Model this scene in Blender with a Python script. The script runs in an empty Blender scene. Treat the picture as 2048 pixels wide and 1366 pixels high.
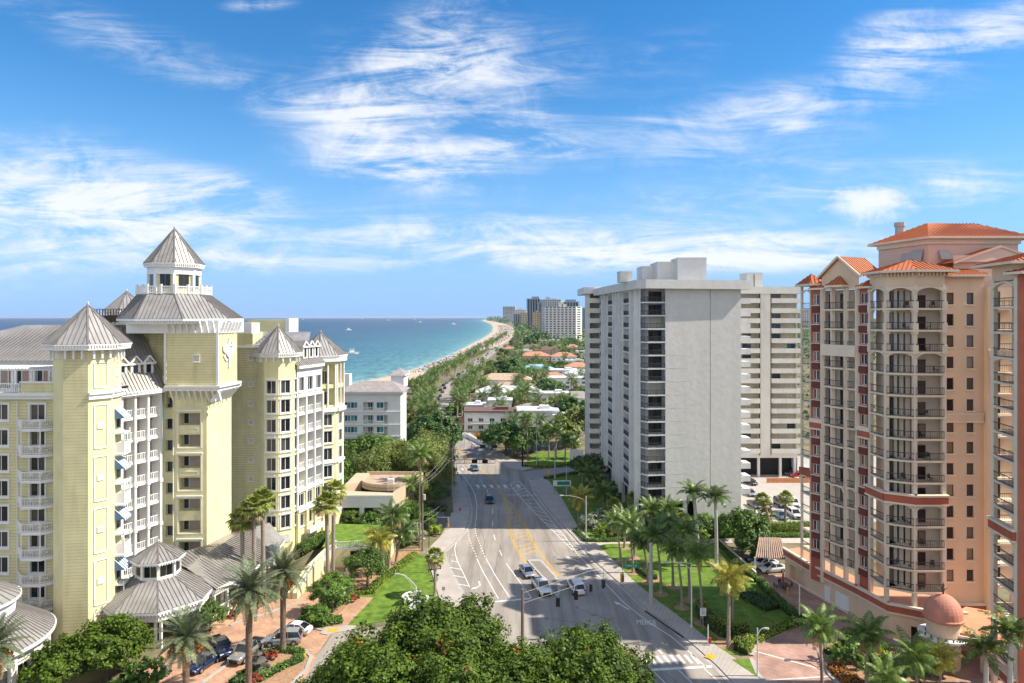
import bpy, math, random
import numpy as np
from mathutils import Vector, Matrix
R = math.radians
rnd = random.Random(7)
SC = bpy.context.scene
COL = SC.collection
FPX, HCAM, U0, V0 = 1365.0, 44.0, 1024.0, 634.0
# ------------------------------------------------------------------ camera
cam = bpy.data.cameras.new('camera')
cam.sensor_width = 36.0
cam.lens = 36.0 * FPX / 2048.0
cam.shift_y = -49.0 / 2048.0
cam.clip_start, cam.clip_end = 1.0, 200000.0
camo = bpy.data.objects.new('camera', cam)
COL.objects.link(camo)
camo.location = (0, 0, HCAM)
camo.rotation_euler = (R(90), 0, 0)
SC.camera = camo
SC.view_settings.view_transform = 'Standard'
SC.view_settings.look = 'None'
SC.view_settings.exposure = 0.60
SC.view_settings.gamma = 1.0
SC.cycles.max_bounces = 6
SC.cycles.diffuse_bounces = 3
SC.cycles.transparent_max_bounces = 8
SC.cycles.use_denoising = True
# ------------------------------------------------------------------ sun and sky
SUN_AZ, SUN_EL = 1.5, 46.5        # azimuth in degrees from +X towards -Y
sun = bpy.data.lights.new('sun', 'SUN')
sun.energy = 5.0
sun.angle = R(0.53)
sun.color = (1.0, 0.92, 0.79)
suno = bpy.data.objects.new('sun', sun)
COL.objects.link(suno)
sd = Vector((math.cos(R(SUN_AZ)) * math.cos(R(SUN_EL)), -math.sin(R(SUN_AZ)) * math.cos(R(SUN_EL)), math.sin(R(SUN_EL))))
suno.rotation_euler = sd.to_track_quat('Z', 'Y').to_euler()
suno.location = (60, -20, 120)
W = bpy.data.worlds.new('World')
SC.world = W
W.use_nodes = True
wn, wl = W.node_tree.nodes, W.node_tree.links
wn.clear()
def wnode(t, **k):
 n = wn.new(t)
 for a, b in k.items():
  setattr(n, a, b)
 return n
def wmath(op, a, b=None, clamp=False):
 n = wnode('ShaderNodeMath', operation=op, use_clamp=clamp)
 for i, x in enumerate((a, b)):
  if x is None:
   continue
  if isinstance(x, (int, float)):
   n.inputs[i].default_value = x
  else:
   wl.new(x, n.inputs[i])
 return n.outputs[0]
sky = wnode('ShaderNodeTexSky', sky_type='NISHITA', sun_disc=False)
sky.sun_elevation = R(SUN_EL)
sky.sun_rotation = R(90 + SUN_AZ)
sky.altitude = 0
sky.air_density, sky.dust_density, sky.ozone_density = 1.0, 0.0, 3.0
hsv = wnode('ShaderNodeHueSaturation')
hsv.inputs['Saturation'].default_value = 1.34
hsv.inputs['Value'].default_value = 1.0
wl.new(sky.outputs[0], hsv.inputs['Color'])
bg_sky = wnode('ShaderNodeBackground')
bg_sky.inputs['Strength'].default_value = 0.115
tc = wnode('ShaderNodeTexCoord')
sx = wnode('ShaderNodeSeparateXYZ')
wl.new(tc.outputs['Generated'], sx.inputs[0])
hz = wnode('ShaderNodeMapRange', interpolation_type='SMOOTHSTEP')
hz.inputs['From Min'].default_value = 0.33
hz.inputs['From Max'].default_value = -0.04
hz.inputs['To Max'].default_value = 0.93
wl.new(sx.outputs[2], hz.inputs['Value'])
hm = wnode('ShaderNodeMix', data_type='RGBA')
hm.inputs['B'].default_value = (1.45, 3.05, 5.9, 1)
wl.new(hz.outputs[0], hm.inputs['Factor'])
wl.new(hsv.outputs[0], hm.inputs['A'])
wl.new(hm.outputs['Result'], bg_sky.inputs['Color'])
bg_cl = wnode('ShaderNodeBackground')
bg_cl.inputs['Color'].default_value = (0.93, 0.95, 1.0, 1)
bg_cl.inputs['Strength'].default_value = 0.72
ysafe = wmath('MAXIMUM', sx.outputs[1], 0.02)
cx = wmath('DIVIDE', sx.outputs[0], ysafe)
cz = wmath('DIVIDE', sx.outputs[2], ysafe)
cc = wnode('ShaderNodeCombineXYZ')
wl.new(cx, cc.inputs[0]); wl.new(cz, cc.inputs[1])
CV = cc.outputs[0]
def cmap(loc, rot, scale):
 m = wnode('ShaderNodeMapping', vector_type='TEXTURE')
 m.inputs['Location'].default_value = (loc[0], loc[1], 0)
 m.inputs['Rotation'].default_value = (0, 0, R(rot))
 m.inputs['Scale'].default_value = (scale[0], scale[1], 1)
 wl.new(CV, m.inputs['Vector'])
 return m.outputs[0]
# cloud banks as directions on the sky: (u, v, half width, half height, turn, weight)
BANKS = [(800, 210, 230, 165, 8, .72), (735, 235, 75, 65, -20, .30), (900, 70, 160, 90, 25, .55), (1060, 130, 150, 90, 20, .40),
   (1050, 275, 110, 55, 0, .45), (160, 380, 330, 110, -8, .80), (470, 375, 130, 34, -12, .55), (90, 470, 400, 110, 0, .70), (560, 525, 260, 26, 0, .55),
   (1000, 488, 520, 60, -3, .78), (1420, 500, 360, 46, 2, .6), (820, 335, 180, 50, -8, .55), (1480, 240, 520, 75, 9, .46), (1560, 380, 560, 80, 4, .45), (1700, 170, 330, 50, 12, .24),
   (1780, 75, 110, 60, 25, .85), (1990, 55, 150, 50, 15, .90), (1590, 250, 50, 14, 5, .5), (300, 100, 470, 55, -20, .50), (520, 8, 75, 16, 4, .7),
   (1650, 505, 320, 40, 0, .42), (1960, 380, 200, 40, 0, .35), (1300, 120, 200, 60, 15, .30)]
acc = None
for (u, v, hw, hh, rot, w) in BANKS:
 mv = cmap(((u - U0) / FPX, (V0 - v) / FPX), rot, (hw / FPX, hh / FPX))
 ln = wnode('ShaderNodeVectorMath', operation='LENGTH')
 wl.new(mv, ln.inputs[0])
 mr = wnode('ShaderNodeMapRange', interpolation_type='SMOOTHERSTEP')
 mr.inputs['From Min'].default_value = 1.75
 mr.inputs['From Max'].default_value = 0.0
 mr.inputs['To Max'].default_value = w
 wl.new(ln.outputs['Value'], mr.inputs['Value'])
 acc = mr.outputs[0] if acc is None else wmath('ADD', acc, mr.outputs[0])
def cnoise(scale, rot, sc, detail, dist, seed):
 m = wnode('ShaderNodeMapping')
 m.inputs['Rotation'].default_value = (0, 0, R(rot))
 m.inputs['Scale'].default_value = (sc[0], sc[1], 1)
 m.inputs['Location'].default_value = (seed, seed * .7, 0)
 wl.new(CV, m.inputs['Vector'])
 n = wnode('ShaderNodeTexNoise')
 n.inputs['Scale'].default_value = scale
 n.inputs['Detail'].default_value = detail
 n.inputs['Roughness'].default_value = 0.66
 n.inputs['Distortion'].default_value = dist
 wl.new(m.outputs[0], n.inputs['Vector'])
 return n.outputs['Fac']
fib = cnoise(9.0, -14, (0.42, 2.6), 12, 1.1, 3.1)
puf = cnoise(8.5, 8, (1.0, 1.7), 12, 0.8, 9.7)
tex = wmath('ADD', wmath('MULTIPLY', fib, 0.62), wmath('MULTIPLY', puf, 0.38))
raw = wmath('MULTIPLY', wmath('SUBTRACT', tex, 0.40), wmath('MULTIPLY', acc, 8.0))
# the one compact cumulus with a crisp top
mv = cmap(((1738 - U0) / FPX, (V0 - 408) / FPX), 3, (100 / FPX, 42 / FPX))
ln = wnode('ShaderNodeVectorMath', operation='LENGTH')
wl.new(mv, ln.inputs[0])
cum = wmath('SUBTRACT', wmath('ADD', wmath('SUBTRACT', 0.92, ln.outputs['Value']), wmath('MULTIPLY', cnoise(22, 0, (1, 1.5), 5, .2, 1.3), 1.5)), 0.66)
cum = wmath('MULTIPLY', wmath('MAXIMUM', cum, 0.0), 1.6)
dens = wmath('ADD', wmath('ADD', wmath('MAXIMUM', raw, 0.0), cum), wmath('MULTIPLY', acc, 0.16))
mk = wnode('ShaderNodeMapRange', interpolation_type='SMOOTHSTEP')
mk.inputs['From Min'].default_value = 0.05
mk.inputs['From Max'].default_value = 1.75
mk.inputs['To Max'].default_value = 0.88
wl.new(dens, mk.inputs['Value'])
bn = wnode('ShaderNodeTexNoise'); bn.inputs['Scale'].default_value = 2.6; bn.inputs['Detail'].default_value = 8  # unseen bright cloud bank behind the camera, added as fill for camera-facing walls
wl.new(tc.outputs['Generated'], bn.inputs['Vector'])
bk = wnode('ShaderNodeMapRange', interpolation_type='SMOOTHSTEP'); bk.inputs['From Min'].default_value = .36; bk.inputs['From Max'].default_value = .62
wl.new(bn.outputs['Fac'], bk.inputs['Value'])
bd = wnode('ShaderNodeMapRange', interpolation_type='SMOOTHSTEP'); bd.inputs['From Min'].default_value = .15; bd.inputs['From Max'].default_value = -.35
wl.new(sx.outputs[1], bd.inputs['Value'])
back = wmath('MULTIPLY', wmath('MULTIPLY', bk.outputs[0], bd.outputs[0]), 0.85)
front = wmath('GREATER_THAN', sx.outputs[1], 0.02)
above = wmath('GREATER_THAN', sx.outputs[2], 0.0)
fac = wmath('MULTIPLY', wmath('MULTIPLY', mk.outputs[0], front), above)
mixs = wnode('ShaderNodeMixShader')
mixb = wnode('ShaderNodeMixShader')
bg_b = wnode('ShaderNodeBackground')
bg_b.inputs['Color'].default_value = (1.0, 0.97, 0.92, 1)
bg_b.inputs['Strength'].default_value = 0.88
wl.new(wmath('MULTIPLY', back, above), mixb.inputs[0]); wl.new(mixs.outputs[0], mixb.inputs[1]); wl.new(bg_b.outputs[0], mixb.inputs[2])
wl.new(fac, mixs.inputs[0]); wl.new(bg_sky.outputs[0], mixs.inputs[1]); wl.new(bg_cl.outputs[0], mixs.inputs[2])
wo = wnode('ShaderNodeOutputWorld')
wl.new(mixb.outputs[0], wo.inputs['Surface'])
# ------------------------------------------------------------------ helpers
def P(u, v):
 D = HCAM * FPX / (v - V0)
 return ((u - U0) / FPX * D, D)
def X(u, D):
 return (u - U0) / FPX * D
def Z(v, D):
 return HCAM - (v - V0) / FPX * D
def pts(*uv):
 return [P(u, v) for u, v in uv]
MATS = {}
def mat(name, col, rough=.7, var=.12, scale=1.5, bump=0.0, metal=0.0, spec=.3, objvar=0.0, stripe=None, detail=5, scale3=None, stain=0.0, col2=None, streak=None):
 if name in MATS:
  return MATS[name]
 m = bpy.data.materials.new(name)
 m.use_nodes = True
 nt = m.node_tree
 n, l = nt.nodes, nt.links
 b = n['Principled BSDF']
 b.inputs['Roughness'].default_value = rough
 b.inputs['Metallic'].default_value = metal
 b.inputs['Specular IOR Level'].default_value = spec
 geo = n.new('ShaderNodeNewGeometry')
 pos = geo.outputs['Position']
 if scale3:
  mp = n.new('ShaderNodeMapping')
  mp.inputs['Scale'].default_value = scale3
  l.new(pos, mp.inputs['Vector'])
  pos = mp.outputs[0]
 nz = n.new('ShaderNodeTexNoise')
 nz.inputs['Scale'].default_value = scale
 nz.inputs['Detail'].default_value = detail
 nz.inputs['Roughness'].default_value = .6
 l.new(pos, nz.inputs['Vector'])
 mx = n.new('ShaderNodeMix')
 mx.data_type = 'RGBA'
 hi = col2 if col2 else tuple(min(1, c * (1 + var)) for c in col)
 mx.inputs['A'].default_value = tuple(c * (1 - var) for c in col) + (1,)
 mx.inputs['B'].default_value = tuple(hi) + (1,)
 mr = n.new('ShaderNodeMapRange')
 mr.inputs['From Min'].default_value = .3
 mr.inputs['From Max'].default_value = .7
 l.new(nz.outputs['Fac'], mr.inputs['Value'])
 l.new(mr.outputs[0], mx.inputs['Factor'])
 c = mx.outputs['Result']
 if stain:
  n2 = n.new('ShaderNodeTexNoise')
  n2.inputs['Scale'].default_value = .25
  n2.inputs['Detail'].default_value = 6
  mp2 = n.new('ShaderNodeMapping')
  mp2.inputs['Scale'].default_value = (2.5, 2.5, .35)
  l.new(geo.outputs['Position'], mp2.inputs['Vector'])
  l.new(mp2.outputs[0], n2.inputs['Vector'])
  r2 = n.new('ShaderNodeMapRange')
  r2.inputs['From Min'].default_value = .5
  r2.inputs['From Max'].default_value = .78
  r2.inputs['To Max'].default_value = stain
  l.new(n2.outputs['Fac'], r2.inputs['Value'])
  m3 = n.new('ShaderNodeMix')
  m3.data_type = 'RGBA'
  m3.blend_type = 'MULTIPLY'
  m3.inputs['B'].default_value = (.45, .42, .38, 1)
  l.new(r2.outputs[0], m3.inputs['Factor'])
  l.new(c, m3.inputs['A'])
  c = m3.outputs['Result']
 if streak:
  sxy, amt = streak
  mp5 = n.new('ShaderNodeMapping'); mp5.inputs['Scale'].default_value = sxy; mp5.inputs['Rotation'].default_value = (0, 0, .12)
  l.new(geo.outputs['Position'], mp5.inputs['Vector'])
  n5 = n.new('ShaderNodeTexNoise'); n5.inputs['Scale'].default_value = 1; n5.inputs['Detail'].default_value = 7; n5.inputs['Roughness'].default_value = .65
  l.new(mp5.outputs[0], n5.inputs['Vector'])
  r5 = n.new('ShaderNodeMapRange'); r5.inputs['From Min'].default_value = .42; r5.inputs['From Max'].default_value = .70; r5.inputs['To Max'].default_value = amt
  l.new(n5.outputs['Fac'], r5.inputs['Value'])
  m5 = n.new('ShaderNodeMix'); m5.data_type = 'RGBA'; m5.blend_type = 'MULTIPLY'; m5.inputs['B'].default_value = (.52, .50, .48, 1)
  l.new(r5.outputs[0], m5.inputs['Factor']); l.new(c, m5.inputs['A'])
  c = m5.outputs['Result']
 if objvar:
  oi = n.new('ShaderNodeObjectInfo')
  h = n.new('ShaderNodeHueSaturation')
  mrv = n.new('ShaderNodeMapRange')
  mrv.inputs['To Min'].default_value = 1 - objvar
  mrv.inputs['To Max'].default_value = 1 + objvar
  l.new(oi.outputs['Random'], mrv.inputs['Value'])
  l.new(mrv.outputs[0], h.inputs['Value'])
  mh = n.new('ShaderNodeMapRange')
  mh.inputs['To Min'].default_value = .5 - .04 * objvar
  mh.inputs['To Max'].default_value = .5 + .04 * objvar
  l.new(oi.outputs['Random'], mh.inputs['Value'])
  l.new(mh.outputs[0], h.inputs['Hue'])
  l.new(c, h.inputs['Color'])
  c = h.outputs[0]
 hgt = None
 if stripe:                       # horizontal boards: (period, darkening of the gap)
  per, dk = stripe
  sz = n.new('ShaderNodeSeparateXYZ')
  l.new(geo.outputs['Position'], sz.inputs[0])
  d = n.new('ShaderNodeMath'); d.operation = 'DIVIDE'; d.inputs[1].default_value = per
  l.new(sz.outputs[2], d.inputs[0])
  fr = n.new('ShaderNodeMath'); fr.operation = 'FRACT'
  l.new(d.outputs[0], fr.inputs[0])
  gp = n.new('ShaderNodeMapRange')
  gp.inputs['From Min'].default_value = .78
  gp.inputs['From Max'].default_value = .95
  gp.inputs['To Max'].default_value = dk
  l.new(fr.outputs[0], gp.inputs['Value'])
  m4 = n.new('ShaderNodeMix'); m4.data_type = 'RGBA'; m4.blend_type = 'MULTIPLY'
  m4.inputs['B'].default_value = (.3, .27, .2, 1)
  l.new(gp.outputs[0], m4.inputs['Factor'])
  l.new(c, m4.inputs['A'])
  c = m4.outputs['Result']
  hgt = fr.outputs[0]
 l.new(c, b.inputs['Base Color'])
 if bump or hgt is not None:
  bp = n.new('ShaderNodeBump')
  bp.inputs['Strength'].default_value = bump if bump else .5
  bp.inputs['Distance'].default_value = .06 if hgt is not None else .15
  l.new(hgt if hgt is not None else nz.outputs['Fac'], bp.inputs['Height'])
  l.new(bp.outputs[0], b.inputs['Normal'])
 MATS[name] = m
 return m
def leafmat(name, dark, light, scale=.5, trans=.3, objvar=.18, rough=.5, spec=.35):
 m = bpy.data.materials.new(name)
 m.use_nodes = True
 nt = m.node_tree
 n, l = nt.nodes, nt.links
 b = n['Principled BSDF']
 b.inputs['Roughness'].default_value = rough
 b.inputs['Specular IOR Level'].default_value = spec
 geo = n.new('ShaderNodeNewGeometry')
 nz = n.new('ShaderNodeTexNoise')
 nz.inputs['Scale'].default_value = scale
 nz.inputs['Detail'].default_value = 3
 l.new(geo.outputs['Position'], nz.inputs['Vector'])
 ad = n.new('ShaderNodeMath'); ad.operation = 'MULTIPLY_ADD'
 ad.inputs[1].default_value = .5
 l.new(geo.outputs['Random Per Island'], ad.inputs[0])
 l.new(nz.outputs['Fac'], ad.inputs[2])
 mr = n.new('ShaderNodeMapRange')
 mr.inputs['From Min'].default_value = .42
 mr.inputs['From Max'].default_value = 1.05
 l.new(ad.outputs[0], mr.inputs['Value'])
 mx = n.new('ShaderNodeMix'); mx.data_type = 'RGBA'
 mx.inputs['A'].default_value = dark + (1,)
 mx.inputs['B'].default_value = light + (1,)
 l.new(mr.outputs[0], mx.inputs['Factor'])
 oi = n.new('ShaderNodeObjectInfo')
 h = n.new('ShaderNodeHueSaturation')
 mv = n.new('ShaderNodeMapRange')
 mv.inputs['To Min'].default_value = 1 - objvar
 mv.inputs['To Max'].default_value = 1 + objvar
 l.new(oi.outputs['Random'], mv.inputs['Value'])
 l.new(mv.outputs[0], h.inputs['Value'])
 l.new(mx.outputs['Result'], h.inputs['Color'])
 l.new(h.outputs[0], b.inputs['Base Color'])
 tr = n.new('ShaderNodeBsdfTranslucent')
 l.new(h.outputs[0], tr.inputs['Color'])
 ms = n.new('ShaderNodeMixShader')
 ms.inputs[0].default_value = trans
 l.new(b.outputs[0], ms.inputs[1]); l.new(tr.outputs[0], ms.inputs[2])
 l.new(ms.outputs[0], n['Material Output'].inputs['Surface'])
 MATS[name] = m
 return m
def glassmat(name, dark, light, rough=.08, spec=.6, objvar=True):
 m = bpy.data.materials.new(name)
 m.use_nodes = True
 n, l = m.node_tree.nodes, m.node_tree.links
 b = n['Principled BSDF']
 b.inputs['Roughness'].default_value = rough
 b.inputs['Specular IOR Level'].default_value = spec
 oi = n.new('ShaderNodeObjectInfo')
 geo = n.new('ShaderNodeNewGeometry')
 ad = n.new('ShaderNodeMath'); ad.operation = 'ADD'
 l.new(oi.outputs['Random'], ad.inputs[0]); l.new(geo.outputs['Random Per Island'], ad.inputs[1])
 fr = n.new('ShaderNodeMath'); fr.operation = 'FRACT'
 l.new(ad.outputs[0], fr.inputs[0])
 pw = n.new('ShaderNodeMath'); pw.operation = 'POWER'; pw.inputs[1].default_value = 3.0
 l.new(fr.outputs[0], pw.inputs[0])
 mx = n.new('ShaderNodeMix'); mx.data_type = 'RGBA'
 mx.inputs['A'].default_value = dark + (1,); mx.inputs['B'].default_value = light + (1,)
 l.new(pw.outputs[0], mx.inputs['Factor'])
 l.new(mx.outputs['Result'], b.inputs['Base Color'])
 MATS[name] = m
 return m
class MB:
 def __init__(s):
  s.v, s.f, s.m = [], [], []
 def poly(s, ps, m=0):
  i = len(s.v)
  s.v += [tuple(p) for p in ps]
  s.f.append(tuple(range(i, i + len(ps))))
  s.m.append(m)
 def box(s, c, size, rz=0.0, m=0):
  hx, hy, hz = size[0] / 2, size[1] / 2, size[2] / 2
  ca, sa = math.cos(rz), math.sin(rz)
  i = len(s.v)
  for x, y, z in ((-hx, -hy, -hz), (hx, -hy, -hz), (hx, hy, -hz), (-hx, hy, -hz), (-hx, -hy, hz), (hx, -hy, hz), (hx, hy, hz), (-hx, hy, hz)):
   s.v.append((c[0] + x * ca - y * sa, c[1] + x * sa + y * ca, c[2] + z))
  for q in ((0, 3, 2, 1), (4, 5, 6, 7), (0, 1, 5, 4), (1, 2, 6, 5), (2, 3, 7, 6), (3, 0, 4, 7)):
   s.f.append(tuple(i + k for k in q)); s.m.append(m)
 def bx(s, x0, x1, y0, y1, z0, z1, m=0):
  s.box(((x0 + x1) / 2, (y0 + y1) / 2, (z0 + z1) / 2), (abs(x1 - x0), abs(y1 - y0), abs(z1 - z0)), 0, m)
 def seg(s, a, b, w, h, m=0):
  """a bar of section w x h from a to b (3D)"""
  a, b = Vector(a), Vector(b)
  d = b - a
  if d.length < 1e-6:
   return
  d.normalize()
  up = Vector((0, 0, 1)) if abs(d.z) < .98 else Vector((0, 1, 0))
  sd_ = d.cross(up).normalized() * (w / 2)
  up = sd_.cross(d).normalized() * (h / 2)
  i = len(s.v)
  for p in (a, b):
   for q in (-sd_ - up, sd_ - up, sd_ + up, -sd_ + up):
    s.v.append(tuple(p + q))
  for q in ((0, 3, 2, 1), (4, 5, 6, 7), (0, 1, 5, 4), (1, 2, 6, 5), (2, 3, 7, 6), (3, 0, 4, 7)):
   s.f.append(tuple(i + k for k in q)); s.m.append(m)
 def tube(s, ps, rad, n=6, m=0, cap=True):
  ps = [Vector(p) for p in ps]
  if not isinstance(rad, (list, tuple)):
   rad = [rad] * len(ps)
  i = len(s.v)
  for k, p in enumerate(ps):
   d = (ps[min(k + 1, len(ps) - 1)] - ps[max(k - 1, 0)]).normalized()
   up = Vector((0, 0, 1)) if abs(d.z) < .95 else Vector((1, 0, 0))
   a = d.cross(up).normalized(); b = a.cross(d).normalized()
   for j in range(n):
    t = 2 * math.pi * j / n
    s.v.append(tuple(p + a * (rad[k] * math.cos(t)) + b * (rad[k] * math.sin(t))))
  for k in range(len(ps) - 1):
   for j in range(n):
    q = (i + k * n + j, i + k * n + (j + 1) % n, i + (k + 1) * n + (j + 1) % n, i + (k + 1) * n + j)
    s.f.append(q); s.m.append(m)
  if cap:
   s.f.append(tuple(i + j for j in range(n))); s.m.append(m)
   s.f.append(tuple(i + (len(ps) - 1) * n + j for j in reversed(range(n)))); s.m.append(m)
 def lathe(s, c, prof, n=16, m=0, phase=0.0, a0=0.0, a1=360.0):
  i = len(s.v)
  full = abs(a1 - a0 - 360) < 1e-6
  k = n if full else n + 1
  for r, z in prof:
   for j in range(k):
    t = phase + R(a0 + (a1 - a0) * j / n)
    s.v.append((c[0] + r * math.cos(t), c[1] + r * math.sin(t), c[2] + z))
  for a in range(len(prof) - 1):
   for j in range(n):
    j2 = (j + 1) % k
    s.f.append((i + a * k + j, i + a * k + j2, i + (a + 1) * k + j2, i + (a + 1) * k + j)); s.m.append(m)
 def prism(s, poly, z0, z1, m=0, top=True, bottom=False, mtop=None):
  n = len(poly)
  ar = sum(poly[k][0] * poly[(k + 1) % n][1] - poly[(k + 1) % n][0] * poly[k][1] for k in range(n))
  if ar < 0:
   poly = poly[::-1]
  for k in range(n):
   a, b = poly[k], poly[(k + 1) % n]
   s.poly([(a[0], a[1], z0), (b[0], b[1], z0), (b[0], b[1], z1), (a[0], a[1], z1)], m)
  if top:
   s.poly([(p[0], p[1], z1) for p in poly], m if mtop is None else mtop)
  if bottom:
   s.poly([(p[0], p[1], z0) for p in reversed(poly)], m)
 def seamed(s, ps, step=.6, m=0, rib=.07, mr=None):
  """a roof facet (first edge = eave) with standing seams running up the slope"""
  ps = [Vector(p) for p in ps]
  s.poly(ps, m)
  ex = (ps[1] - ps[0]).normalized()
  nn = Vector((0, 0, 0))
  for k in range(1, len(ps) - 1):
   nn += (ps[k] - ps[0]).cross(ps[k + 1] - ps[0])
  if nn.length < 1e-6:
   return
  nn.normalize()
  if nn.z < 0:
   nn = -nn
  ey = nn.cross(ex)
  q = [((p - ps[0]).dot(ex), (p - ps[0]).dot(ey)) for p in ps]
  xs = [a for a, _ in q]
  x = min(xs) + step * .5
  while x < max(xs) - .05:
   ys = []
   for k in range(len(q)):
    (x1, y1), (x2, y2) = q[k], q[(k + 1) % len(q)]
    if (x1 - x) * (x2 - x) < 0:
     ys.append(y1 + (y2 - y1) * (x - x1) / (x2 - x1))
   if len(ys) >= 2:
    a = ps[0] + ex * x + ey * min(ys) + nn * (rib * .5)
    b = ps[0] + ex * x + ey * max(ys) + nn * (rib * .5)
    s.seg(a, b, rib * .7, rib * 1.1, m if mr is None else mr)
   x += step
 def mesh(s, name, mats, off=(0, 0, 0)):
  me = bpy.data.meshes.new(name)
  o = off
  me.from_pydata([(v[0] - o[0], v[1] - o[1], v[2] - o[2]) for v in s.v], [], s.f)
  for mt in mats:
   me.materials.append(mt)
  if len(mats) > 1:
   me.polygons.foreach_set('material_index', s.m)
  me.update()
  return me
 def build(s, name, mats, parent=None, local=False, smooth=False):
  if not isinstance(mats, (list, tuple)):
   mats = [mats]
  off = (0, 0, 0) if (parent is None or local) else WLOC[parent.name]
  me = s.mesh(name, mats, off)
  if smooth:
   me.polygons.foreach_set('use_smooth', [True] * len(me.polygons))
  return link(name, me, parent)
WLOC = {}
def link(name, me, parent=None, loc=(0, 0, 0), rz=0.0):
 o = bpy.data.objects.new(name, me)
 COL.objects.link(o)
 o.location = loc
 o.rotation_euler = (0, 0, rz)
 if parent is not None:
  o.parent = parent
  WLOC[o.name] = WLOC.get(parent.name, (0, 0, 0))
 return o
def tag(o, label, cat, group=None, kind=None):
 if label: o['label'] = label
 if cat: o['category'] = cat
 if group: o['group'] = group
 if kind: o['kind'] = kind
 return o
def thing(name, label, cat, loc=(0, 0, 0), rz=0.0, group=None):
 o = bpy.data.objects.new(name, None)
 COL.objects.link(o)
 o.location = loc
 o.rotation_euler = (0, 0, rz)
 o.empty_display_size = .5
 WLOC[o.name] = tuple(loc)
 return tag(o, label, cat, group)
def struct(name, mb, m):
 o = mb.build(name, m)
 o['kind'] = 'structure'
 return o
KIDS = {}
def dup(src, loc, rz=0.0, sc=1.0, label=None, group=None):
 """a copy of a thing with copies of its parts and sub-parts; mesh data shared"""
 r = src.copy(); COL.objects.link(r)
 r.location = loc; r.rotation_euler = (0, 0, rz)
 r.scale = (sc, sc, sc) if isinstance(sc, (int, float)) else sc
 if label: r['label'] = label
 if group: r['group'] = group
 if src.name not in KIDS:
  KIDS[src.name] = [(c, list(c.children)) for c in src.children]
 for c, gc in KIDS[src.name]:
  d = c.copy(); COL.objects.link(d); d.parent = r
  for g in gc:
   e = g.copy(); COL.objects.link(e); e.parent = d
 return r
def np_mesh(name, V, F, mats, midx=None):
 """V (n,3), F (m,4) quads"""
 me = bpy.data.meshes.new(name)
 nf = len(F)
 me.vertices.add(len(V)); me.vertices.foreach_set('co', np.ascontiguousarray(V, dtype=np.float32).ravel())
 me.loops.add(nf * 4); me.loops.foreach_set('vertex_index', np.ascontiguousarray(F, dtype=np.int32).ravel())
 me.polygons.add(nf)
 me.polygons.foreach_set('loop_start', np.arange(0, nf * 4, 4, dtype=np.int32))
 me.polygons.foreach_set('loop_total', np.full(nf, 4, dtype=np.int32))
 for mt in (mats if isinstance(mats, (list, tuple)) else [mats]):
  me.materials.append(mt)
 if midx is not None:
  me.polygons.foreach_set('material_index', np.ascontiguousarray(midx, dtype=np.int32))
 me.update(calc_edges=True)
 me.validate()
 return me
def leaves_arrays(C, N, size, rng, aspect=.6, fold=0.0):
 """diamond leaf cards at C facing N, random spin; size (n,)"""
 n = len(C)
 N = N / (np.linalg.norm(N, axis=1, keepdims=True) + 1e-9)
 T = rng.normal(size=(n, 3))
 T -= N * np.sum(T * N, axis=1, keepdims=True)
 T /= (np.linalg.norm(T, axis=1, keepdims=True) + 1e-9)
 B = np.cross(N, T)
 s = size[:, None]
 V = np.empty((n, 4, 3))
 V[:, 0] = C - T * s
 V[:, 1] = C + B * s * aspect - T * s * .1
 V[:, 2] = C + T * s
 V[:, 3] = C - B * s * aspect - T * s * .1
 F = np.arange(n * 4).reshape(n, 4)
 return V.reshape(-1, 3), F
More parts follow.
